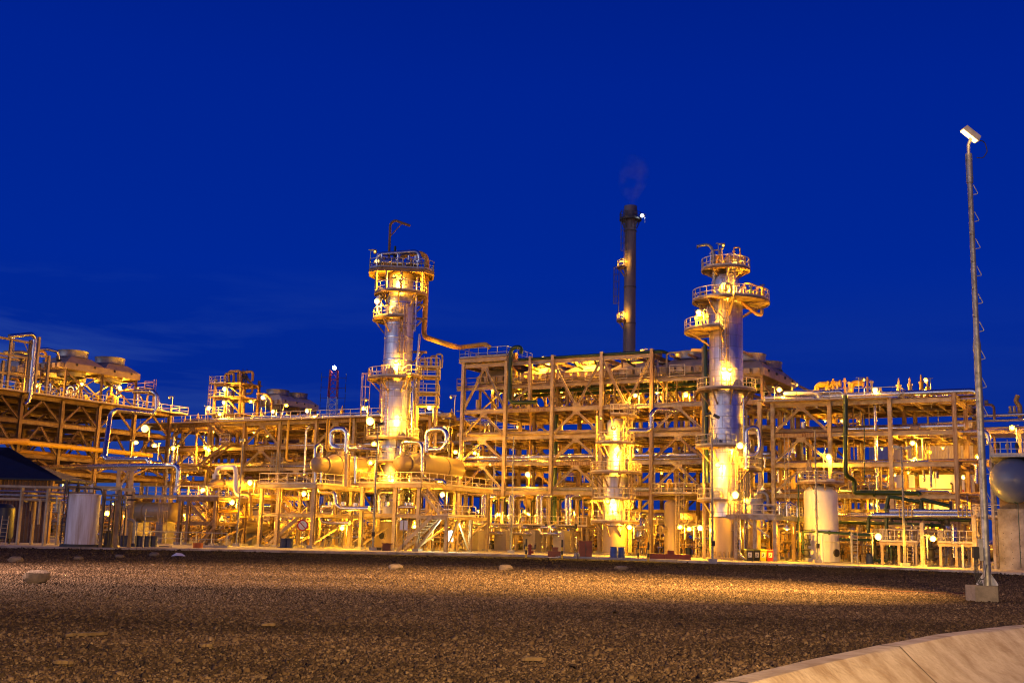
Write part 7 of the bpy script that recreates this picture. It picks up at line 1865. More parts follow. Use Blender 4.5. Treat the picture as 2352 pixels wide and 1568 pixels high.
for x0, y0, x1, y1, th, lab, fn in ((440, 652, 720, 640, .06, 'long split plank lying on the gravel at lower left', Q3), (365, 832, 492, 834, .05, 'short plank lying on the gravel near the lower left corner', Q3), (1350, 722, 1425, 716, .05, 'pale wood chip on the gravel at lower centre left', Q3), (1755, 582, 1850, 580, .05, 'brown plank end on the gravel left of centre', Q3), (1150, 812, 1315, 812, .05, 'thin brown plank lying on the dark gravel at the bottom centre', Q4), (250, 207, 370, 205, .06, 'thin brown plank on the gravel right of centre near the lit strip', reg(2800, 2300, 1296, 2352))):
    a, b = G(*fn(x0, y0), .05), G(*fn(x1, y1), .05); a.y += .0
    mb = MB(); n = 8; w_ = .055
    d = (b - a).normalized(); s_ = V((-d.y, d.x, 0))
    vs = []
    for i in range(n + 1):
        c = a.lerp(b, i / n); k = rnd.uniform(.6, 1.1) * (1 - .5 * (i in (0, n)))
        vs += [c - s_ * w_ * k - Z1 * .02, c + s_ * w_ * k - Z1 * .02, c + s_ * w_ * k + Z1 * th * k * .5, c - s_ * w_ * k + Z1 * th * k * .5]
    fs = [(4 * i + j, 4 * i + (j + 1) % 4, 4 * i + 4 + (j + 1) % 4, 4 * i + 4 + j) for i in range(n) for j in range(4)] + [(0, 3, 2, 1), (4 * n, 4 * n + 1, 4 * n + 2, 4 * n + 3)]
    mb.add(vs, fs); solo(mb, 'plank', woodm, lab, 'plank')
p = G(*Q3(1200, 125), .02); mb = MB().add([p + V(q) for q in ((-.4, -.1, 0), (0, -.25, .05), (.4, 0, .02), (.1, .25, .16), (-.15, .1, .2))], [(0, 1, 4), (1, 2, 3), (1, 3, 4), (0, 4, 3)]); solo(mb, 'plastic_sheet', white, 'crumpled white sheet lying on the gravel at left', 'sheet')
# cable on the ground at right
pts = [G(x, y, .03) for x, y in ((1970, 1352), (2010, 1350), (2060, 1358), (2110, 1357), (2160, 1362), (2236, 1361))]
mb = MB().tube(pts, .02, .5, 6); solo(mb, 'cable', rust, 'thin reddish cable lying on the gravel left of the lamp mast', 'cable')

# ================================================================== THE NEAR LAMP MAST
blockm = mat('weathered_block_concrete', (.2, .17, .14), .9, 0, .4, 3, bump=.4, bscale=16)
mF = G(2262, 1382, 0); YM = mF.y + .38
bx = gx(2268, YM, .45)
t = thing('lamp_mast', 'tall galvanised lamp mast with step irons on a concrete block in the yard at right', 'lamp post', V((bx, YM, 0)))
fa, fb = gx(2237, YM - .38, .1), gx(2290, YM - .38, .1); hB = zat(1345, V((bx, YM - .38, 0)))
MB().box(V(((fa + fb) / 2 + .05, YM, hB / 2)), fb - fa + .0, .74, hB).build('concrete_block', blockm, t)
B_ = V((bx, YM, 0))
zJ, zC, zC2 = zat(790, B_), zat(420, B_), zat(354, B_)
mastm = mat('mast_galvanised', (.3, .3, .31), .5, .8, .45, 3.5, bump=.25, bscale=20)
MB().lathe(B_, [(.118, hB), (.112, hB + 1.5), (.105, zJ - .25), (.118, zJ - .2), (.118, zJ - .02), (.085, zJ + .2), (.08, zC)], 24).build('pole', mastm, t)
MB().lathe(B_, [(.08, zC - .02), (.105, zC), (.105, zC2), (.0, zC2 + .01)], 20).build('collar', mastm, t)
for z in (zC + .15, zC2 - .2):
    for q in range(4): MB().cyl(pol(B_, .1, q * 1.57 + .4, z), pol(B_, .14, q * 1.57 + .4, z), .02, 8).build('bolt', mastm, t)
for q in range(4):
    a = q * 1.57 + .8
    MB().add([pol(B_, .1, a, hB + .005), pol(B_, .32, a, hB + .005), pol(B_, .32, a, hB + .06), pol(B_, .12, a, hB + .35), pol(B_, .1, a, hB + .35)] + [pol(B_, .1, a + .04, hB + .005), pol(B_, .32, a + .04, hB + .005), pol(B_, .32, a + .04, hB + .06), pol(B_, .12, a + .04, hB + .35), pol(B_, .1, a + .04, hB + .35)], [(0, 1, 2, 3, 4), (9, 8, 7, 6, 5), (0, 5, 6, 1), (1, 6, 7, 2), (2, 7, 8, 3)]).build('base_gusset', galv, t)
nS = 24
for i in range(nS):
    z = hB + 2.0 + i * (zC - hB - 2.4) / (nS - 1); a = [-2.2, -.35][i % 2]
    MB().tube([pol(B_, .09, a, z), pol(B_, .23, a, z + .02), pol(B_, .1, a, z + .32)], .014, .03, 6).build('step_iron', galv, t)
t_mast = t
# the flood head
hc = W(2229, 309, YM - .1)
hx = (W(2255, 325, YM) - W(2212, 291, YM)).normalized(); hy = V((0, 1, 0)); hz = hx.cross(hy)
if hz.z < 0: hz = -hz
hz = (hz * math.cos(.2) - hy * math.sin(.2)).normalized(); hy = hz.cross(hx)
def hp(a, b, c): return hc + hx * a + hy * b + hz * c
MB().hexa([hp(-.32, -.2, -.06), hp(.32, -.2, -.06), hp(.32, .2, -.06), hp(-.32, .2, -.06), hp(-.28, -.16, .12), hp(.28, -.16, .12), hp(.28, .16, .12), hp(-.28, .16, .12)]).build('lamp_housing', galv, t)
lampf = emit('mast_lamp_glass', (1, .62, .16), 6)
MB().hexa([hp(-.29, -.17, -.085), hp(.29, -.17, -.085), hp(.29, .17, -.085), hp(-.29, .17, -.085), hp(-.29, -.17, -.062), hp(.29, -.17, -.062), hp(.29, .17, -.062), hp(-.29, .17, -.062)]).build('lamp_glass', lampf, t)
MB().tube([V((B_.x, B_.y, zC2)), V((B_.x, B_.y, zC2 + .3)), hp(.08, 0, -.05)], .05, .1, 10).build('bracket', galv, t)
MB().tube([hp(.33, 0, .02), W(2262, 325, YM), W(2268, 348, YM), W(2258, 364, YM), W(2243, 362, YM)], .016, .15, 6).build('cable_loop', black, t)
jb = W(2241, 1268, YM - .05); MB().box(jb, .17, .14, .34).build('junction_box', black, t)
MB().box(W(2252, 1262, YM), .12, .1, .65).build('conduit_plate', galv, t)
for i in range(4):
    MB().tube([jb + V((-.04 + .03 * i, 0, -.17)), jb + V((-.1 + .04 * i, -.06, -.55)), jb + V((-.06 + .05 * i, -.1, -.85)), V((jb.x + .03 + .03 * i, YM - .2, hB + .0))], .014, .2, 6).build('cable', black, t)
MB().tube([jb + V((.02, 0, -.8)), jb + V((.2, -.1, -.78)), B_ + V((-.05, -.13, hB + .62))], .014, .1, 6).build('cable', black, t)
def spot(name, loc, target, power, col, ang=110, rad=.15, blend=.6):
    l = bpy.data.lights.new(name, 'SPOT'); l.energy = power; l.color = col; l.spot_size = R(ang); l.spot_blend = blend; l.shadow_soft_size = rad
    o = bpy.data.objects.new(name, l); COL.objects.link(o); o.location = loc
    o.rotation_euler = (V(target) - V(loc)).to_track_quat('-Z', 'Y').to_euler(); return o
SOD = (1.0, .44, .018); SODL = (1.0, .52, .12)
spot('mast_flood_light', hp(-.3, .1, -.2), G(1500, 1345), 185000, SODL, 74, .2, 1.0)
lm = thing('lamp_mast', 'lamp mast standing just left of the picture in the yard', 'lamp post', V((-25, 33, 0)))
MB().lathe(V((-25, 33, 0)), [(.12, 0), (.08, 10), (0, 10.01)], 16).build('pole', mastm, lm)
MB().box(V((-24.8, 33, 10.2)), .5, .6, .2).build('lamp_housing', galv, lm)
spot('yard_flood_light', (-24.6, 33, 10.0), (-13, 36, 0), 62000, (1, .6, .42), 94, .2, .9)
# a like mast stands behind the viewer (out of the picture) and lights the near gravel and the drain
bm = thing('lamp_mast', 'lamp mast standing behind the viewer beside the road', 'lamp post', V((5.5, -9, 0)))
MB().lathe(V((5.5, -9, 0)), [(.12, 0), (.09, 6.4), (0, 6.41)], 16).build('pole', mastm, bm)
MB().box(V((5.5, -8.8, 6.5)), .6, .4, .2).build('lamp_housing', galv, bm)
spot('road_flood_light', (5.5, -8.7, 6.3), (5, 17, 0), 85000, (1, .6, .19), 84, .2, .9)
# ================================================================== LAMPS
LD = {}; PW = 2.6
def ldata(p, col, rad=.12):
    k = (p, col, rad)
    if k not in LD:
        l = bpy.data.lights.new('lamp_light', 'POINT'); l.energy = p * PW; l.color = col; l.shadow_soft_size = rad; LD[k] = l
    return LD[k]
def light_at(loc, power, parent, col=SOD, rad=.12):
    o = bpy.data.objects.new('lamp_light', ldata(power, col, rad)); COL.objects.link(o)
    o.parent = parent; o.location = V(loc) - ORI[parent]
    return o
def dish(root, c, d, s=1.0, bm=None, bs=1.0):
    d = V(d).normalized()
    s *= .85
    MB().lathe(c - d * .16 * s, [(.05 * s, 0), (.09 * s, .03 * s), (.26 * s, .2 * s), (.27 * s, .22 * s), (.25 * s, .2 * s), (.06 * s, .04 * s)], 16, d).build('reflector', lampm, root)
    s *= bs * rnd.choice([.85, 1.0, 1.2])
    MB().lathe(c + d * .02 * s, [(.01, -.12 * s), (.09 * s, -.08 * s), (.12 * s, 0), (.09 * s, .08 * s), (.01, .12 * s)], 12, d).build('bulb', bm or bulb, root)
TOCAM = lambda p: (CAM - p).normalized()
nl = [0]
def lamp(p, label, power=700, pole=2.0, d=None, side=1, col=SOD, s=1.0, bm=None, group='floodlights on thin poles', canopy=True):
    """a flood on a thin pole with a short cross arm"""
    d = V(d) if d else (TOCAM(p) * .75 + Z1 * -.55)
    q = p + V((.38 * side, .12, 0))
    t = thing('floodlight', label, 'lamp', q - Z1 * pole, group)
    MB().bar(q - Z1 * pole, q + Z1 * .18, .06).build('pole', galv, t)
    if canopy: MB().box(q + V((-.15 * side, 0, .2)), .7, .22, .03).build('canopy', galv, t)
    MB().bar(q + Z1 * .1, p + Z1 * .05, .05).build('arm', galv, t)
    dish(t, p, d, s, bm, 1 + power / 900)
    if power: light_at(p + d.normalized() * .28 * s + V((0, 0, -.02)), power, t, col)
    return t
def uvY(px, py, Y): return W(px, py, Y)
L_ = []
def add(px, py, where, power, label, pole=2.0, side=1, **k):
    p = Pv(px, py, where[1]) if where[0] == 'v' else (Pu(px, py, where[1]) if where[0] == 'u' else W(px, py, where[1]))
    return lamp(p, label, power, pole, side=side, **k)
# far left rack
light_at(hp(-.1, -.5, -.3), 6, t_mast, SODL)  # extra point light added to brighten the mast head and collar
add(83, 885, ('u', UL - 2), 500, 'lit floodlight under the portal frames at far left', 1.6)
add(173, 893, ('u', UL - .5), 900, 'glaring floodlight under the twin fan cooler', 2.0)
add(188, 881, ('u', UL - 4), 400, 'small lit floodlight above and behind the glaring one under the cooler', 1.5, side=-1)
add(275, 889, ('u', UL - 3), 1000, 'wide lit floodlight under the right fan of the left cooler', 2.0, side=-1)
add(363, 935, ('v', -1.5), 700, 'lit floodlight at the bend of the zigzag pipe', 1.6, side=-1)
add(389, 913, ('v', 1), 0, 'unlit looking pole lamp turned left above the left rack roof', 1.8, d=(-.8, -.3, -.4), bm=bulbs)
add(333, 983, ('Y', 100), 1500, 'very bright star of a lamp on the pole at left', 1.0, side=1)
add(312, 1015, ('Y', 112), 900, 'bright lamp below and left of the very bright star at left', 1.6, side=-1)
add(355, 1022, ('Y', 108), 500, 'bright lamp right of the pole at left', 1.4)
add(398, 1028, ('Y', 104), 500, 'small bright lamp on the upright pipe at left', 1.2)
add(246, 1177, ('Y', 84), 520, 'bright star of a lamp right of the rust streaked tank', 2.0, side=-1)
# long left rack
add(480, 936, ('v', .5), 800, 'starry lamp on a short pole at the left of the rack roof', 1.6, side=-1)
add(505, 950, ('v', 3), 500, 'low lamp on the rack roof in front of the open tower', 1.2)
add(604, 912, ('v', 8), 900, 'starry lamp hung from a curved ochre arm on the rack roof', 2.4)
add(627, 944, ('v', 2), 900, 'starry lamp among the valves on the rack roof, left of the twin fan stacks', 1.2)
add(705, 942, ('v', 1.5), 900, 'starry lamp on the rack roof below the red and white mast', 1.4)
add(576, 921, ('v', 6), 200, 'small white lamp left of the twin fan stacks', 1.2, bm=bulbs)
add(658, 930, ('v', 3), 200, 'small lamp in front of the twin fan stacks', 1.6, bm=bulbs, side=-1)
add(516, 892, ('Y', 140), 900, 'upper bright lamp in the open steel tower', 1.2)
add(514, 923, ('Y', 140), 900, 'lower bright lamp in the open steel tower', 1.2)
add(835, 937, ('Y', 108), 800, 'starry lamp left of the slim column above the rack roof', 2.0)
add(840, 919, ('Y', 112), 0, 'pole lamp turned right, left of the slim column', 1.6, d=(.7, -.5, -.4), bm=bulbs, side=-1)
add(850, 966, ('Y', 96), 1000, 'brightest star of all, on the pole left of the slim column', .6, s=1.3)
add(472, 1027, ('v', -1), 800, 'bright lamp by the middle stair flight on the left rack', 1.2)
add(480, 1033, ('v', -.6), 500, 'small lamp under the middle stair flight on the left rack', .8, side=-1)
add(466, 1124, ('v', vD0 + .5), 600, 'lamp on the deck rail of the small exchanger platform', 1.4)
add(533, 1152, ('v', vD0 + 1.5), 700, 'lamp hung under the small exchanger deck', .5)
add(574, 1107, ('v', vD0 + 5), 700, 'lamp behind the small exchanger', 1.2)
add(698, 1132, ('v', vA0 + 1.6), 900, 'starry lamp under the left exchanger deck', .5)
add(1016, 1134, ('v', vB0 + 3), 900, 'starry lamp by the upper crossing stairs', 1.0)
add(851, 1061, ('Y', 92), 400, 'starry lamp left of the head of the right exchanger', 1.6)
add(859, 1018, ('Y', 93), 350, 'small bright lamp under the curled pipe, left of the slim column', .8)
add(1046, 1037, ('v', -2), 700, 'starry lamp at the foot of the cooler frame left corner', 1.6)
add(1090, 1039, ('v', 1), 400, 'small starry lamp in the first bay of the cooler frame', 1.2)
add(1020, 984, ('Y', 100), 700, 'bright lamp at the top of the square pipe loop', 2.0)
add(986, 935, ('Y', 106), 700, 'starry lamp right of the slim column above the racks', 1.4)
add(1036, 912, ('Y', 112), 0, 'pole lamp turned left between slim column and cooler frame', 1.8, d=(-.8, -.3, -.3), bm=bulbs)
add(786, 1211, ('v', vA0 + 2.5), 350, 'small lamp low under the left exchanger platform', .6)
add(952, 1207, ('v', vB0 + 2), 350, 'small lamp low under the crossing stairs', .6)
# cooler frame
add(1212, 1088, ('v', 1.5), 900, 'starry lamp in the second bay of the cooler frame', 2.4)
add(1145, 1180, ('v', vR + 1), 800, 'bright lamp behind the first paired risers', 2.0)
add(1256, 1048, ('v', 4), 300, 'small star in the second bay of the cooler frame, above', 1.2)
add(1126, 1066, ('v', -1), 0, 'pole lamp turned left in the first bay of the cooler frame', 1.4, d=(-.7, -.5, -.4), bm=bulbs)
add(1459, 907, ('v', -.3), 700, 'orange lamp on a pole under the coolers', 1.6)
add(1380, 960, ('v', -.5), 0, 'pole lamp turned right beside the short bright column top', 1.4, d=(.7, -.5, -.3), bm=bulbs, side=-1)
for i, px in enumerate((1247, 1345, 1372)):
    add(px, [823, 820, 829][i], ('v', 1.2), [1300, 1500, 700][i], f"{['left', 'middle', 'right'][i]} of three lamps shining on the air cooler hoods", .9, d=(.1, .8, -.5))
add(1475, 806, ('v', 3), 300, 'lamp on the cooler row near its right end', 1.0, bm=bulbs)
add(1130, 892, ('v', 6), 300, 'lamp low behind the left end of the coolers', 1.0)
for i, (px, py) in enumerate(((1180, 905), (1290, 900), (1400, 890), (1510, 900), (1575, 905))):
    add(px, py, ('v', 7), 800, f"{['first', 'second', 'third', 'fourth', 'fifth'][i]} lamp from the left deep under the row of air coolers", .8, d=(0, -.3, -1))
# stout column and right
add(1605, 716, ('Y', c2.y - 2), 1100, 'starry lamp on the left lower deck of the stout column', 1.4)
add(1663, 657, ('Y', c2.y - 1.9), 1300, 'left lamp of the pair near the top of the stout column', 1.0, d=(.0, .7, -.6))
add(1682, 660, ('Y', c2.y - 1.9), 1200, 'right lamp of the pair near the top of the stout column', 1.0, d=(.0, .7, -.6))
add(1688, 606, ('Y', c2.y - 1.2), 700, 'lamp among the vents on top of the stout column', .7)
add(1663, 848, ('Y', c2.y - 1.95), 900, 'left lamp of the pair shining on the middle of the stout column', 1.3, d=(0, .75, -.5))
add(1676, 850, ('Y', c2.y - 1.95), 900, 'right lamp of the pair shining on the middle of the stout column', 1.3, d=(0, .75, -.5))
add(1661, 558 + 6, ('Y', c2.y), 0, 'pole lamp turned right above the stout column', 2.6, d=(.7, -.5, -.3), bm=bulbs, side=-1)
add(1700, 1022, ('Y', c2.y - 2.2), 900, 'lamp on the right flank of the stout column by the pipe loop', 1.0)
add(1689, 1135, ('Y', c2.y - 2.3), 1100, 'lamp near the foot of the stout column, right side', 1.0, side=-1)
add(1648, 1068, ('Y', c2.y - 2.2), 900, 'lamp glaring on the lower jacket of the stout column', 1.0, d=(0, .7, -.6))
add(1608, 1211, ('Y', 93), 700, 'starry lamp low left of the stout column', 1.6)
add(1562, 1209, ('Y', 92), 350, 'small lamp low right of the vertical vessel', 1.0)
add(1583, 1213, ('Y', 93), 300, 'second small lamp low right of the vertical vessel', 1.0)
add(1417, 1032, ('Y', c3.y - 1.9), 1600, 'glaring lamp on the upper half of the short bright column', 1.0, d=(0, .8, -.5))
add(1396, 1152, ('Y', c3.y - 2.1), 900, 'left lamp of the pair on the lower half of the short bright column', .9, d=(.2, .7, -.5))
add(1408, 1151, ('Y', c3.y - 2.1), 900, 'right lamp of the pair on the lower half of the short bright column', .9, d=(0, .7, -.5))
add(1446, 1209, ('Y', c3.y - 1.6), 500, 'lamp low on the right of the short bright column', 1.0)
add(1409, 982, ('Y', c3.y - 1.6), 500, 'lamp at the domed top of the short bright column', 1.0, d=(0, .8, -.3))
# slim column
add(866, 691, ('Y', c1.y - 1.6), 900, 'starry lamp under the second deck at the left of the slim column', .8)
add(861, 578, ('Y', c1.y), 0, 'pole lamp turned right above the slim column top deck', 1.8, d=(.7, -.5, -.3), bm=bulbs, side=-1)
add(905, 636, ('Y', c1.y - 1.9), 700, 'left lamp under the top deck of the slim column', .5, d=(0, .7, -.6))
add(920, 642, ('Y', c1.y - 1.9), 800, 'right lamp under the top deck of the slim column', .5, d=(0, .7, -.6))
add(866, 600, ('Y', c1.y - 1.2), 500, 'lamp on the top deck of the slim column', .7)
add(910, 830, ('Y', c1.y - 1.9), 1000, 'lamp glaring on the jacket in the middle of the slim column', 1.4, d=(0, .75, -.5))
add(912, 958, ('Y', c1.y - 1.9), 1500, 'lamp glaring on the lower jacket of the slim column', 1.5, d=(0, .75, -.5))
add(896, 1096, ('Y', c1.y - 2.0), 900, 'lamp glaring on the foot of the slim column above the exchanger deck', 1.0, d=(0, .7, -.5))
# more fittings on the two column tops
r_ = random.Random(97)
for k in range(10):
    a = A2 - 1.9 + k * .42; p = pol(c2, r_.uniform(.9, 1.5), a, z2(622) + .06); h = r_.uniform(.7, 1.7)
    mb = MB().cyl(p, p + Z1 * h, .07, 8)
    for f in (.3, .65, 1): mb.cyl(p + Z1 * (h * f - .06), p + Z1 * h * f, .14, 10)
    if k % 3 == 0: mb.tube([p + Z1 * h, p + Z1 * (h + .3), p + Z1 * (h + .3) + tx2 * .5, p + Z1 * .4 + tx2 * .5], .06, .15, 8)
    solo(mb, 'flanged_pipe', [ochre, cream, cladp][k % 3], 'small flanged fitting on top of the stout column', 'pipe', 'fittings on the stout column top')
for k in range(8):
    a = A2 - 2.2 + k * .55; p = pol(c2, r_.uniform(1.7, 2.5), a, z2(694) + .08); h = r_.uniform(.5, 1.2)
    mb = MB().tube([p, p + Z1 * h, p + Z1 * h + tx2 * .4, p + tx2 * .4], .07, .15, 8); mb.cyl(p + Z1 * h * .4, p + Z1 * (h * .4 + .1), .15, 10)
    solo(mb, 'pipe', [ochre, cream][k % 2], 'small bent pipe on the wide deck of the stout column', 'pipe', 'bent pipes on the wide deck')
for k in range(8):
    p = c1 + tx * (-2.2 + k * .6) + ty * r_.uniform(.9, 1.5) + Z1 * (ztd + .1); h = r_.uniform(.6, 1.3)
    mb = MB().cyl(p, p + Z1 * h, .06, 8); mb.cyl(p + Z1 * h * .5, p + Z1 * (h * .5 + .1), .14, 10); mb.cyl(p + Z1 * (h - .05), p + Z1 * h, .13, 10)
    solo(mb, 'flanged_pipe', [cladp, cream, ochre][k % 3], 'small flanged fitting on the top deck of the slim column', 'pipe', 'fittings on the slim column top')
# flue stack
add(1475, 495, ('Y', cs.y - 1.3), 0, 'cold white lamp on the ring deck of the flue stack', 1.0, bm=bulbw, s=1.2)
for y, lab in ((596, 'upper'), (718, 'lower')):
    t = add(1427, y, ('Y', cs.y - 1.3), 210, f'{lab} lamp lighting the side of the flue stack', .8, d=(.5, .6, -.5))
tM = thing('beacon', 'white beacon on top of the distant red and white mast', 'lamp', cm_ + Z1 * zr); MB().lathe(cm_ + Z1 * (zr + .5), [(.01, -.4), (.3, -.25), (.38, 0), (.3, .3), (.01, .42)], 12).build('bulb', bulbw, tM); MB().bar(cm_ + Z1 * (zr - .1), cm_ + Z1 * (zr + .2), .3).build('base', dark, tM)
# right rack
add(1790, 894, ('v', .5), 900, 'starry lamp at the left end of the right rack roof', 1.6, side=-1)
add(1830, 884, ('v', 2), 0, 'pole lamp turned right on the right rack roof, leftmost', 1.8, d=(.7, -.5, -.3), bm=bulbs, side=-1)
add(1983, 872, ('v', 2), 0, 'pole lamp turned right behind the goosenecks', 2.0, d=(.7, -.5, -.3), bm=bulbs, side=-1)
add(2010, 894, ('v', 1), 1000, 'big starry lamp on the middle of the right rack roof', 1.8)
add(2128, 873, ('v', 4), 300, 'lit pole lamp turned left at the right end of the rack roof', 2.4, d=(-.8, -.3, -.3))
add(1903, 1047, ('v', -.5), 1000, 'starry lamp on the second column of the right rack', 2.0, side=-1)
add(2096, 1016, ('v', 3), 800, 'starry lamp in the third bay of the right rack', 1.6)
add(2134, 1037, ('v', 9), 250, 'small lamp inside the third bay of the right rack', 1.4, bm=bulbs, side=-1)
add(2213, 1094, ('Y', 112), 700, 'lamp at the right rim of the round white tank', 1.4)
add(2040, 1097, ('v', 10), 300, 'small lamp left of the round white tank', 1.2)
add(2017, 1231, ('Y', 82), 800, 'starry lamp among the green pipes, left of two', 1.4, side=-1)
add(2143, 1235, ('Y', 80), 800, 'starry lamp among the green pipes, right of two', 1.4, side=-1)
add(2325, 981, ('v', 6), 600, 'starry lamp behind the lamp mast', 1.4)
add(2246, 1048, ('v', 3), 250, 'small lamp half hidden by the lamp mast', 1.4, bm=bulbs)
# bell lamps under and over the grey platform
def bell(p, label, power, d=(0, 0, -1), arm=(.5, 0, .25)):
    t = thing('bell_lamp', label, 'lamp', p, 'bell shaped lamps')
    MB().lathe(p + V((0, 0, .3)), [(.05, 0), (.08, -.12), (.2, -.26), (.26, -.3), (.24, -.29), (.06, -.1)], 18).build('shade', white, t)
    MB().lathe(p, [(.01, -.1), (.08, -.06), (.1, .02), (.01, .12)], 12).build('bulb', bulb if power else white, t)
    MB().tube([p + Z1 * .3, p + Z1 * .45, p + V(arm) + Z1 * .2, p + V(arm) - Z1 * .6], .025, .08, 6).build('arm', galv, t)
    if power: light_at(p - Z1 * .2, power, t)
bell(Pv(*B7(932, 985), vC0 + .5), 'lit bell lamp under the grey platform right of the stout column', 700)
bell(Pv(*B7(447, 965), vC0 + .6), 'unlit bell lamp under the left part of the grey platform', 0)
bell(Pv(*B7(628, 495), vC0 + 1.5), 'unlit bell lamp tilted over the left of the grey platform', 0, arm=(-.4, 0, .1))
bell(Pv(*B7(840, 535), vC0 + 2.5), 'unlit bell lamp tilted over the right of the grey platform', 0, arm=(-.4, 0, .1))
# fluorescent cabinet lamp by the first housing
p = W(*R4(1565, 1310), 93); t = thing('tube_lamp', 'pale green white tube lamp at ground level left of the first panelled housing', 'lamp', p)
MB().box(p, .5, .05, .8).build('tube', lens, t); MB().box(p + V((0, .1, 0)), .6, .1, .9).build('case', galv, t); light_at(p + V((0, -.3, 0)), 120, t, (.8, 1, .75))
# step poles along the kerb
def pole_lamp(pb, pt, label, heads, box=True, crossarm=False, dark_heads=True, m=None, z0=.14):
    b = G(*pb, z0); zt = zat(pt[1], V((b.x, b.y, 0)))
    t = thing('lamp_pole', label, 'lamp post', b, 'step iron lamp poles along the kerb')
    m = m or mastm; B0 = V((b.x, b.y, 0))
    MB().box(B0 + Z1 * (z0 + .12), .55, .55, .24).build('foot', conc, t)
    zm = z0 + (zt - z0) * .5
    MB().lathe(B0, [(.085, z0 + .24), (.08, zm - .1), (.085, zm - .05), (.06, zm + .1), (.05, zt), (0, zt + .01)], 16).build('pole', m, t)
    for i in range(14):
        z = z0 + 1.4 + i * (zt - z0 - 2) / 13; a = [-2.6, -.5][i % 2]
        MB().tube([pol(B0, .06, a, z), pol(B0, .2, a, z + .02), pol(B0, .07, a, z + .26)], .014, .03, 5).build('step_iron', galv, t)
    if box: MB().box(B0 + V((.02, -.14, z0 + 1.25)), .24, .16, .34).build('junction_box', black, t)
    if crossarm: MB().bar(B0 + V((-.45, 0, zt - .25)), B0 + V((.45, 0, zt - .25)), .06).build('cross_arm', galv, t)
    for dx, dz, tilt in heads:
        c = B0 + V((dx, -.1, zt + dz)); X = V((math.cos(tilt), -.25, math.sin(tilt))).normalized(); Yv = V((.25, 1, 0)).normalized(); Zv = X.cross(Yv).normalized()
        P8 = [c + X * a + Yv * b_ + Zv * e_ for e_ in (-.1, .1) for a, b_ in ((-.22, -.16), (.22, -.16), (.22, .16), (-.22, .16))]
        MB().hexa(P8).build('lamp_head', dark if dark_heads else galv, t)
        MB().bar(B0 + Z1 * (zt - .1), c - Z1 * .1, .05).build('bracket', galv, t)
    return t
pole_lamp(R4(822, 1447), R4(850, 225), 'step iron pole with the brightest lamp, left of the slim column', [(.25, -.05, .3)])
pole_lamp(B3(1270, 1115), B4(1500, 745), 'step iron pole in front of the long rack with a small flat lamp head', [(-.05, .05, .1)], False, dark_heads=False)
pole_lamp(B6(985, 1042), R5(500, 735), 'step iron pole before the second panelled housing, without a lamp head', [], False)
pole_lamp(B6(1580, 1000), R5(787, 800), 'step iron pole with a cross arm before the fourth panelled housing', [(-.42, -.1, -.4), (.42, -.1, .4)], False, True, False)
pole_lamp(R7(980, 1465), R7(985, 335), 'step iron pole with two dark square flood heads left of the stout column', [(-.28, .25, .25), (.3, .1, -.5)], True)
pole_lamp(R8(405, 1475), R8(386, 492), 'step iron pole in front of the pale tank with a dark flood head', [(0, .1, .1)], True)
pole_lamp(R8(1052, 1502), R8(1037, 612), 'weathered pole with a cross arm in front of the right rack', [(-.42, -.1, -.3), (.42, -.12, .4)], False, True, False)
pole_lamp(R1(895, 1400), R1(943, 745), 'leaning looking step iron pole behind the five barrels', [(-.2, .02, .4)], False)
pole_lamp(R1(1015, 1440), R1(1045, 850), 'slim pole right of the five barrels without a lamp head', [], False)

# ================================================================== PIPEWORK CROWDING THE GROUND FLOOR
def manifold(seed, m1, m2, label):
    q = random.Random(seed)
    t = thing('pipe_manifold', label, 'pipe manifold', (0, 0, 0), 'valve manifolds at ground level')
    w = q.uniform(1.6, 2.8); h = q.uniform(1.4, 2.6)
    mb = MB()
    for s_ in (-1, 1): mb.bar((s_ * w / 2, 0, 0), (s_ * w / 2, 0, h), .12)
    mb.bar((-w / 2, 0, h), (w / 2, 0, h), .12); mb.bar((-w / 2, 0, h * .45), (w / 2, 0, h * .45), .1); mb.build('stand', cream, t)
    for k in range(3):
        z = h * (.3 + .3 * k); y = -.15 - .12 * k; r_ = q.choice([.06, .08, .1])
        MB().tube([V((-w * .5 - .2, y, z)), V((w * q.uniform(.1, .4), y, z)), V((w * .42, y, z)), V((w * .42, y, z + q.uniform(.5, 1.2)))], r_, .15, 8).build('pipe', [m1, m2, cream][k], t)
    for k in range(4):
        x = -w / 2 + .3 + k * (w - .6) / 3; z0 = q.uniform(.1, .3); z1_ = h * q.uniform(.6, 1.1)
        MB().tube([V((x, -.1, z0)), V((x, -.1, z1_)), V((x, .5, z1_))], .05, .12, 8).build('pipe', [m2, m1][k % 2], t)
    for k in range(3):
        x = -w / 2 + .5 + k * (w - 1) / 2; z = h * .3 + .3 * k
        v = MB().lathe((x, -.3, z - .12), [(.06, 0), (.16, .01), (.16, .05), (.09, .07), (.12, .15), (.16, .19), (.16, .23), (.04, .25), (.03, .42), (0, .42)], 10).build('valve', [dark, m1, red][k % 3] if k < 2 else m2, t)
        MB().lathe((x, -.3, z + .3), [(.11, -.012), (.13, 0), (.11, .012), (.1, 0), (.11, -.012)], 12).build('handwheel', dark, v)
    return t
mprot = [manifold(i, *mm, lab) for i, (mm, lab) in enumerate((((cladp, ochre), 'shiny and ochre valve manifold on a stand'), ((galv, cream), 'grey and cream valve manifold on a stand'), ((creamd, cladp), 'dull and shiny valve manifold on a stand'), ((ochre, creamd), 'ochre and dull cream valve manifold on a stand')))]
spots = []
r_ = random.Random(41)
def zone(px0, px1, n, vlo, vhi):
    for i in range(n):
        px = px0 + (px1 - px0) * (i + r_.uniform(0, 1)) / n; v = r_.uniform(vlo, vhi)
        u = hv(px, 1240, v)[0]; spots.append((u, v))
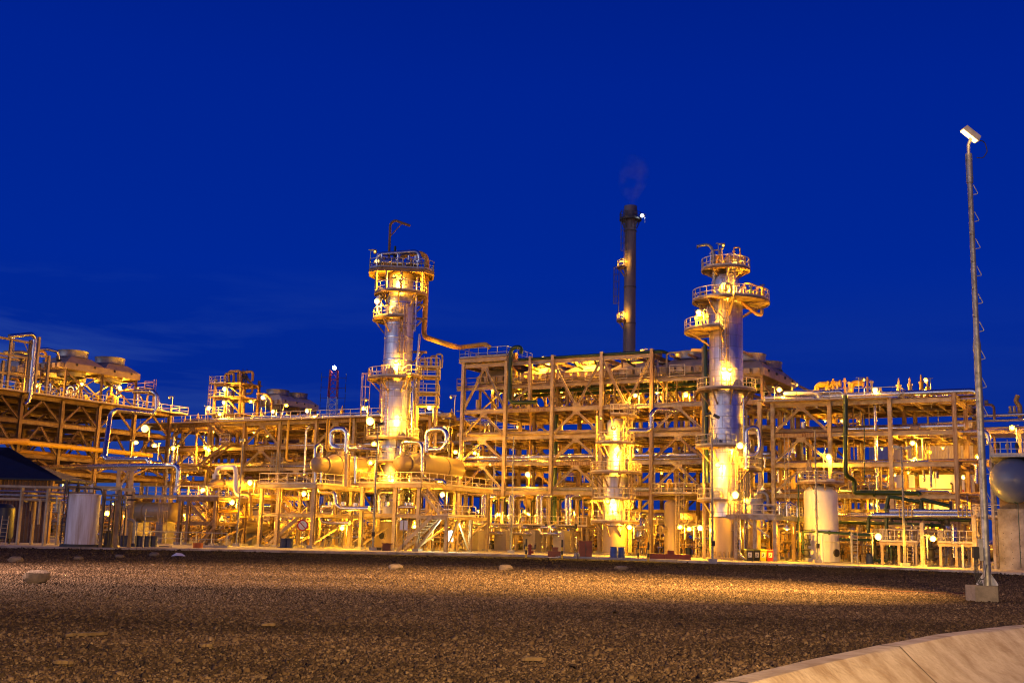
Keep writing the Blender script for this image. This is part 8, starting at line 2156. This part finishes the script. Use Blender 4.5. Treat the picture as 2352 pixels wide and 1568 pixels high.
zone(395, 600, 16, vD0 + 1.5, -3); zone(600, 830, 18, vA0 + 4.5, -3); zone(835, 1060, 18, vB0 + 4.5, -3)
zone(1060, 1400, 18, vR + 2, 8); zone(1440, 1660, 14, -6, 8); zone(1690, 1840, 10, vC0 + 3, 6); zone(1930, 2230, 16, vP + 1, 8); zone(150, 400, 12, vD0 + 4, -6); zone(-40, 250, 14, -26, -10); zone(30, 300, 10, -34, -28)
for i, (u, v) in enumerate(spots):
    src = mprot[i % 4]; rz = -GA + r_.choice([0, 0, .1, 1.57, 3.14])
    if i < 4: src.location = M(u, v, .14); src.rotation_euler = (0, 0, rz); ORI[src] = M(u, v, .14)
    else: copy_thing(src, M(u, v, .14), rz, None, r_.uniform(.9, 1.35))
# second tier of pipework on the decks of the frames
for i in range(44):
    if i % 2: us, zs = umid, ZL
    else: us, zs = (UMAIN, ZM) if i % 4 else (uright, ZR)
    u = r_.uniform(us[0] + 1, us[-1] - 1); k = r_.choice([0, 1, 1, 2, 3])
    c = copy_thing(mprot[i % 4], M(u, r_.uniform(1.5, 9), zs[k] + .18), -GA + r_.choice([0, 3.14]), mprot[i % 4]['label'].replace('on a stand', 'up high'), r_.uniform(.8, 1.1))
    c['group'] = 'valve manifolds up on the frame tiers'
# little vessels and pumps deep inside
def pot(seed, label):
    t = thing('vertical_vessel', label, 'vessel', (0, 0, 0), 'small vessels between the frames')
    MB().lathe((0, 0, 0), [(.5, .5), (.55, .7), (.55, 2.6), (.4, 2.85), (0, 2.95)], 24).build('shell', [vessel, cladp][seed], t)
    for a in (0, 2.1, 4.2): MB().bar(pol(V((0, 0, 0)), .5, a, 0), pol(V((0, 0, 0)), .5, a, .8), .1).build('leg', creamd, t)
    MB().tube([(0, 0, 2.9), (0, 0, 3.3), (.7, 0, 3.3), (.7, 0, .5)], .08, .2, 8).build('pipe', cladp, t)
    MB().cyl((-.5, 0, 1.4), (-.85, 0, 1.4), .16, 12).build('nozzle', cream, t)
    return t
pots = [pot(0, 'small beige upright vessel on three legs among the ground pipework'), pot(1, 'small shiny upright vessel on three legs among the ground pipework')]
for i, (px, v) in enumerate(((560, -6), (450, -8), (640, -8), (760, -12), (800, -6), (1000, -8), (1080, 3), (1200, 6), (1340, 3), (1470, -2), (1540, 4), (1740, -2), (1790, 2), (1960, 4), (2060, 3), (2180, 2), (330, -10), (250, -10))):
    u = hv(px, 1240, v)[0]; src = pots[i % 2]
    if i < 2: src.location = M(u, v, .14)
    else: copy_thing(src, M(u, v, .14), r_.uniform(0, 6), None, r_.uniform(.8, 1.3))
# interior lamps on the frame columns
k_ = 0
def inner(us, zs, where, vs, seed, n, power):
    q = random.Random(seed)
    for i in range(n):
        u = us[0] + (us[-1] - us[0]) * (i + .5) / n + q.uniform(-.6, .6); k = q.randint(1, len(zs) - 1); v = q.choice(vs)
        p = M(u, v, zs[k] - .55)
        t = thing('well_lamp', f'small lit lamp hung under the {ORD[k]} tier of {where}', 'lamp', p, f'lamps hung under the tiers of {where}')
        MB().bar(p + Z1 * .2, p + Z1 * .45, .05).build('stem', galv, t)
        MB().lathe(p, [(.03, .2), (.07, .16), (.2, .1), (.21, .08), (.05, .06)], 12).build('shade', galv, t)
        MB().lathe(p, [(.01, -.1), (.06, -.06), (.08, 0), (.05, .06)], 10).build('bulb', bulbs, t)
        light_at(p - Z1 * .16, power, t)
inner(UMAIN, ZM[:4], 'the cooler frame', (2, 7, 10), 51, 14, 130)
inner(umid, ZL, 'the long left rack', (1.5, 4, 8), 52, 16, 150)
inner(uright, ZR, 'the right rack', (2, 5, 9), 53, 10, 140)
# ground floor lamps under the frames
for i, (px, v) in enumerate(((420, vD0 + 3), (500, vD0 + 5), (570, -8), (640, vA0 + 5), (720, vA0 + 6), (800, vA0 + 9), (870, vB0 + 6), (960, vB0 + 8), (1040, -6), (1100, 2), (1190, 4), (1290, 3), (1370, 5), (1480, 0), (1545, 2), (1720, vC0 + 3), (1780, 0), (1850, 2), (1960, 4), (2060, 1), (2180, 2), (330, -12), (280, -14), (210, -10))):
    u = hv(px, 1225, v)[0]; p = M(u, v, 2.6)
    t = thing('well_lamp', 'small lit post lamp in the ground pipework', 'lamp', M(u, v, .14), 'post lamps among the ground pipework')
    MB().bar(M(u + .12, v, .14), M(u + .12, v, 2.85), .06).build('post', galv, t)
    MB().lathe(p, [(.03, .22), (.07, .17), (.2, .1), (.21, .08), (.05, .06)], 12).build('shade', galv, t)
    MB().lathe(p, [(.01, -.1), (.06, -.06), (.08, 0), (.05, .06)], 10).build('bulb', bulbs, t)
    light_at(p - Z1 * .18, 290, t)
# ---- roof clutter on the long left rack
zq = ZL[-1] + .25; r_ = random.Random(66)
for i in range(30):
    u = umid[0] - 1 + i * (umid[-1] - umid[0]) / 29 + r_.uniform(-.4, .4)
    roof_valve(M(u, r_.uniform(1.8, 6), zq), r_.uniform(.8, 2.1), r_.choice([ochre, cream, dark, cream]), 'small valve on the long left rack roof', 'valves along the roof of the long left rack')
for i, (a, b, v, rr, mm, lab) in enumerate(((0.12, .55, 1.6, .26, cladp, 'lit fat pipe along the left half of the long rack roof'), (.5, 1, 2.2, .24, cladp, 'lit fat pipe along the right half of the long rack roof'), (0, 1, 4.5, .2, ochre, 'ochre pipe along the roof of the long left rack'), (.1, .9, 7, .3, creamd, 'dull fat pipe along the back of the long left rack roof'))):
    u0 = umid[0] + (umid[-1] - umid[0]) * a; u1 = umid[0] + (umid[-1] - umid[0]) * b
    mb = MB().tube([M(u0, v, zq - .2), M(u0, v, zq + .55), M(u1, v, zq + .55), M(u1, v, zq - .2)], rr, .6, 14); solo(mb, 'pipe', mm, lab, 'pipe')
c = Pv(604, 912, 7.8); mb = MB().tube([Pv(624, 945, 7.5), Pv(624, 918, 7.5), Pv(612, 905, 7.5), Pv(590, 903, 7.5)], .12, .6, 10); solo(mb, 'pipe', ochre, 'curved ochre pipe arm over the rack roof left of the twin fan stacks', 'pipe')
for px, y0, y1, lab in ((663, 962, 1057, 'tall ochre yellow pipe down the front of the left rack with a curved foot'), (752, 958, 1035, 'left of two thin yellow pipes down the front of the left rack'), (757, 960, 1035, 'right of two thin yellow pipes down the front of the left rack'), (805, 953, 1020, 'yellow pipe down the rack behind the curled pipe')):
    a, b = Pv(px, y0, -.9), Pv(px - 4, y1, -.9); b = V((a.x, a.y, b.z))
    mb = MB().tube([a + GV * 1.2, a, b, b + GU * .9], .13 if px < 700 else .08, .4, 10); solo(mb, 'pipe', yellow, lab, 'pipe')
mb = MB().tube([Pv(*R2(1000, 560), -.8), Pv(*R2(970, 590), -.8), Pv(*R2(955, 920), -.8)], .15, .4, 12); solo(mb, 'pipe', cladp, 'dull shiny pipe bent at its top down the front of the left rack', 'pipe')
mb = MB().tube([Pv(*B4(590, 605), -1.2), Pv(*B4(500, 650), -1.2), Pv(*B4(478, 1140), -1.2)], .24, .6, 16); solo(mb, 'pipe', cladp, 'thick golden pipe bent at its top down the left end of the long rack', 'pipe')
mb = MB().tube([Pv(*B4(1000, 605), -1.3), Pv(*B4(835, 590), -1.3), Pv(*B4(815, 1100), -1.3), Pv(*B4(900, 1230), -1.3)], .14, .5, 12); solo(mb, 'pipe', creamd, 'cream pipe bent at its top beside the stairs of the left rack', 'pipe')

# ---- a second line of racks behind the first, and drums lying low between them
def rack_copy(src, off, label):
    c = copy_thing(src, V(src.location) + off, 0, label); return c
rack_copy(mid, GV * 17 + GU * 2.2, 'second pipe rack standing behind the long left rack')
rack_copy(main, GV * 16 + GU * 2.4 - Z1 * 1.2, 'second tall frame standing behind the cooler frame')
r_ = random.Random(88)
for i in range(44):
    u = -44 + i * 2.2 + r_.uniform(-.4, .4); v = r_.choice([13.5, 15, 16.5]); L = r_.uniform(3, 5); rr = r_.uniform(.5, .95); z = r_.choice([1.2, 1.4, 3.4, 3.6, 5.6])
    t = thing('horizontal_drum', 'lit drum lying behind the racks', 'drum', M(u, v, .14), 'drums lying behind the racks')
    MB().lathe(M(u, v, z), [(.01, -rr * .5), (rr * .5, -rr * .42), (rr * .86, -rr * .2), (rr, 0), (rr, L), (rr * .86, L + rr * .2), (rr * .5, L + rr * .42), (.01, L + rr * .5)], 24, GU).build('shell', [vessel, cream, cladp][i % 3], t)
    for q in (.2, .8): MB().gbox(u + L * q - .15, u + L * q + .15, v - rr * .7, v + rr * .7, .14, z - rr * .6).build('saddle', creamd, t)
rack_copy(lroot, GU * -17 + GV * 3, 'second dark rack standing behind the far left rack')
for i in range(14):
    u = -58 - r_.uniform(0, 14); v = -26 + i * 3.2; L = r_.uniform(3, 5); rr = r_.uniform(.5, .95); z = r_.choice([1.2, 3.2, 5.2])
    t = thing('horizontal_drum', 'lit drum lying behind the far left rack', 'drum', M(u, v, .14), 'drums behind the far left rack')
    MB().lathe(M(u, v, z), [(.01, -rr * .5), (rr * .5, -rr * .42), (rr * .86, -rr * .2), (rr, 0), (rr, L), (rr * .86, L + rr * .2), (.01, L + rr * .5)], 24, GV).build('shell', [vessel, cream, creamd][i % 3], t)
    for q in (.2, .8): MB().gbox(u - rr * .7, u + rr * .7, v + L * q - .15, v + L * q + .15, .14, z - rr * .6).build('saddle', creamd, t)
for i in range(21):
    u, v = (-42 + i * 6, 12.6) if i < 16 else (-55, -28 + (i - 16) * 8); p = M(u, v, r_.choice([3.2, 4.2, 6.4]))
    t = thing('well_lamp', 'small lit lamp on a post behind the racks', 'lamp', M(u, v, .14), 'post lamps behind the racks')
    MB().bar(M(u, v + .12, .14), p + GV * .12 + Z1 * .25, .06).build('post', galv, t)
    MB().lathe(p, [(.03, .22), (.07, .17), (.2, .1), (.21, .08), (.05, .06)], 12).build('shade', galv, t)
    MB().lathe(p, [(.01, -.1), (.06, -.06), (.08, 0), (.05, .06)], 10).build('bulb', bulbs, t)
    light_at(p - Z1 * .18, 260, t)
for i, (px, py) in enumerate(((2085, 1150), (2140, 1060), (2185, 1150))):  # lamps added behind the rack to light the otherwise dark tank
    p = W(px, py, cW_.y - rW - 4)
    lamp(p, f"{['left', 'middle', 'right'][i]} of three added lamps brightening the round white tank", 700, 3.0, d=(0, .9, -.3), bm=bulbs)
lamp(W(2170, 990, 146), 'lamp turned to the corrugated shed wall', 1500, 4.0, d=(0, .9, -.2), bm=bulbs)  # this lamp and the next are added to light the shed wall
lamp(W(2090, 1010, 148), 'second lamp turned to the corrugated shed wall', 1000, 4.0, d=(0, .9, -.2), bm=bulbs)

# ================================================================== LABELS: tell the look-alikes apart by their place, last of all
NUM = ['first', 'second', 'third', 'fourth', 'fifth', 'sixth', 'seventh', 'eighth', 'ninth', 'tenth', 'eleventh', 'twelfth']
bpy.context.view_layer.update()
marks = [(140, 'at the far left'), (290, 'by the rusty tank'), (430, 'by the five barrels'), (560, 'by the small exchanger'), (690, 'by the no stopping sign'), (830, 'by the left exchanger'), (960, 'by the slim column'), (1062, 'left of the cooler frame'), (1170, 'behind the first housings'), (1320, 'behind the last housings'), (1450, 'by the short column'), (1560, 'by the upright vessel'), (1720, 'by the stout column'), (1850, 'by the wheelie bins'), (2000, 'by the pale tank'), (2140, 'by the round white tank'), (9999, 'near the lamp mast')]
def ctr(o):
    if o.type == 'MESH': 
        b = [o.matrix_world @ V(c) for c in o.bound_box]; return sum(b, V((0, 0, 0))) / 8
    ch = [c for c in KIDS.get(o, []) ] or [c for c in CH.get(o, [])]
    if ch:
        b = [o.matrix_world @ V(c) for c in ch[0].bound_box]; return sum(b, V((0, 0, 0))) / 8
    return o.matrix_world.translation
CH = {}
for o in COL.objects:
    if o.parent: CH.setdefault(o.parent, []).append(o)
def num(i, n):
    return 'left one' if (n == 2 and i == 0) else 'right one' if n == 2 else (NUM[i] if i < 12 else f'{i + 1}th') + ' from left'
def groups():
    by = {}
    for o in THINGS: by.setdefault(o['label'], []).append(o)
    return [(l, sorted(q, key=lambda o: proj(ctr(o))[0])) for l, q in by.items() if len(q) > 1]
for lab, os_ in groups():
    if len(os_) > 9:
        for o in os_:
            x = proj(ctr(o))[0]; o['label'] = f"{lab} {next(t for lim, t in marks if x < lim)}"
for lab, os_ in groups():
    for i, o in enumerate(os_): o['label'] = f'{lab}, {num(i, len(os_))}'
for o in THINGS:
    if len(o['label'].split()) > 16: print('LONG', o['label'])
